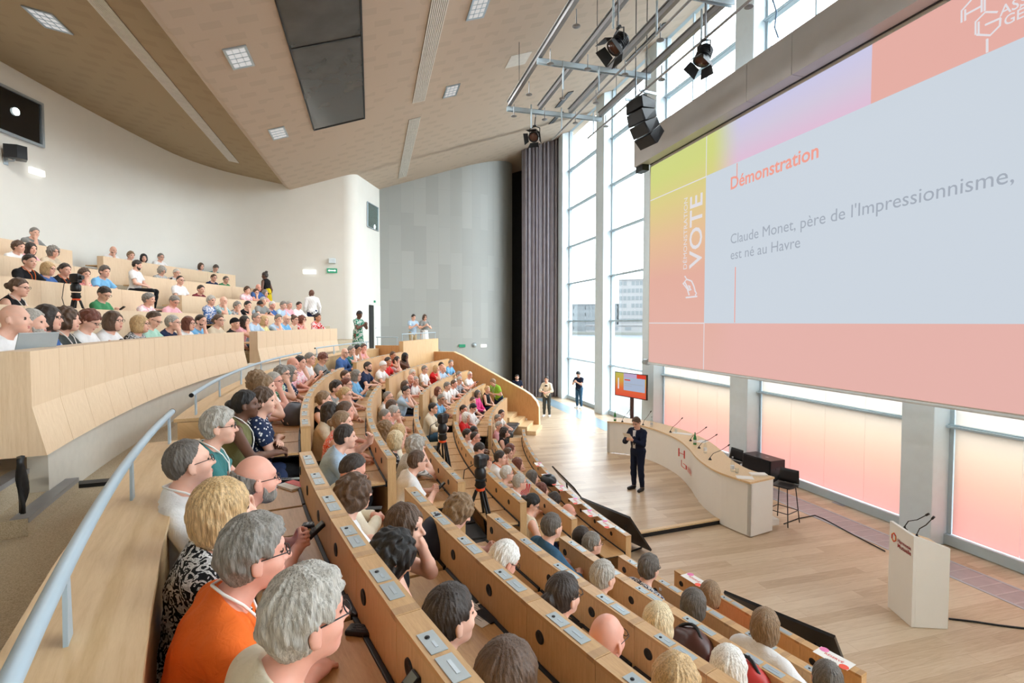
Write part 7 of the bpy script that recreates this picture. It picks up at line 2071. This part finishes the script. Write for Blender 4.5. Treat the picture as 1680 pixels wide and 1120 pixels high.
# ------------------------------------------------------------------ people on their feet
def standing(px, r_or_P, z, face, label, pose, hair, hcol, clothes, sleeve, flags='', head_px=None, **kw):
    P_ = r_or_P
    M = Matrix.Translation((P_[0], P_[1], z)) @ Matrix.Rotation(math.radians(face), 4, 'Z')
    return person(label, M, pose, kw.pop('lean', 3), kw.pop('hyaw', 0), kw.pop('hpitch', 5), hair, hcol, clothes, sleeve, flags, kw.pop('fine', 0), True, **kw)
# the speaker on the platform
P_ = at_z(1046, 803, 0.10)
rt, fg = standing(None, P_, 0.10, 205, 'person in a dark navy suit reading a sheet on the stage', 'read', 'short', 'n', 'ink suit', 'long', 'g', fine=1, hpitch=24, trousers='ink suit')
MM = WM[rt]
o = part('shirt_front', MB().prism([(0.10, -0.02), (0.152, -0.034), (0.152, 0.034), (0.10, 0.02)], 1.0, 1.41), cloth('white shirt'), rt, 'white shirt front', local=True)
(W1, d1, _), (W2, d2, _) = fg['J'][1], fg['J'][-1]
c_ = MM @ Vector((W1 + W2) / 2 + unit(d1 + d2) * 0.13)
o = mono('note_sheet', MB().box((-0.075, -0.105, -0.001), (0.075, 0.105, 0.001)), PAPER, 'white sheet held by the person in the navy suit', 'paper', local=True)
o.matrix_world = Matrix.Translation(c_ + Vector((0, 0, 0.05))) @ MM.to_3x3().to_4x4() @ Matrix.Rotation(math.radians(-50), 4, 'Y'); WM[o] = o.matrix_world.copy()
# by the windows
P_ = at_z(950, 669, 0); standing(None, P_, 0, 215, 'person in navy tunic looking at a phone by the far windows', 'phone', 'full', 'k', 'ink tunic', 'short', 'q', hpitch=30, trousers='denim trousers')
o = mono('smartphone', MB().bbox((-0.07, -0.035, -0.005), (0.07, 0.035, 0.005), 0.003), BLACKS, 'phone held by the person in navy tunic at the far windows', 'phone', tuple(P_ + np.array([-.33, -.2, 1.30])))
P_ = at_z(897, 683, 0); rt, fg = standing(None, P_, 0, 238, 'person in cream blazer and dark wide trousers holding papers beside the curtain', 'lap', 'bun', 'd', 'cream blazer', 'half', 'wq', trousers='charcoal trousers')
part('top_front', MB().prism([(0.09, -0.03), (0.145, -0.055), (0.145, 0.055), (0.09, 0.03)], 1.02, 1.36), cloth('black top'), rt, 'black top under the blazer', local=True)
o = mono('paper_stack', MB().bbox((-0.15, -0.11, -0.012), (0.15, 0.11, 0.012), 0.004), PAPER, 'white papers held by the person in the cream blazer', 'paper', tuple(P_ + np.array([-.25, -.25, 1.0])), 0.6)
Pm = at_y(848, 620, 23.2); standing(None, (Pm[0], Pm[1]), Pm[2] - 1.55, 262, 'bearded person in dark shirt behind the sloping banister', 'down', 'short', 'd', 'ink shirt', 'short', 'b')
# landing and walkway
P_ = along(587, 517, 24.62, WALK + 1.55); standing(None, P_, P_[2] - 1.57, -38, 'person in a green leafy dress standing behind the far handrail', 'phone', 'short', 'k', 'emerald leafy dress', 'short', 'wD', skirt='emerald leafy dress', hpitch=22)
P_ = at_y(677, 519, 22.6); standing(None, P_, WALK, -62, 'person in pale shirt and khaki trousers on the far landing', 'read', 'short', 'd', 'pale shirt', 'short', '', trousers='khaki trousers', hpitch=16)
P_ = at_y(696, 524, 22.7); standing(None, P_, WALK, -75, 'person in grey top holding papers on the far landing', 'read', 'bob', 'n', 'grey blouse', 'short', 'wg', skirt='white skirt', hpitch=12)
P_ = along(437, 453, RU[2] + 0.95, 5.55); standing(None, P_, P_[2] - 1.57, 150, 'person in black top and mustard skirt walking up the right stair', 'down', 'topbun', 'd', 'black top', 'none', 'wD', skirt='mustard skirt', hyaw=20)
P_ = along(512, 482, RU[1] + 0.6, 4.95); standing(None, P_, P_[2] - 1.56, 110, 'person in long white shirt standing with back turned on the right stair', 'down', 'bald', 'k', 'white shirt', 'long', 'D', hyaw=50)
P_ = along(220, 434, RU[3] + 0.1, 5.35)
M = Matrix.Translation((P_[0], P_[1], P_[2] - 1.21)) @ Matrix.Rotation(math.radians(theta(P_) + 180 + 12), 4, 'Z')
person('person in white tee and black trousers sitting on the upper stair', M, 'lap', 3, 15, 14, 'short', 'd', 'white tee', 'short', 'b', 0, trousers='black trousers')
P_ = along(818, 626, RS['E'] + 0.95, HS['E'] + .75); standing(None, P_, P_[2] - 1.50, 215, 'person in lime shirt leaning over the second row with lanyard', 'lap', 'pixie', 'b', 'lime shirt', 'short', 'n', lean=28, hpitch=20)
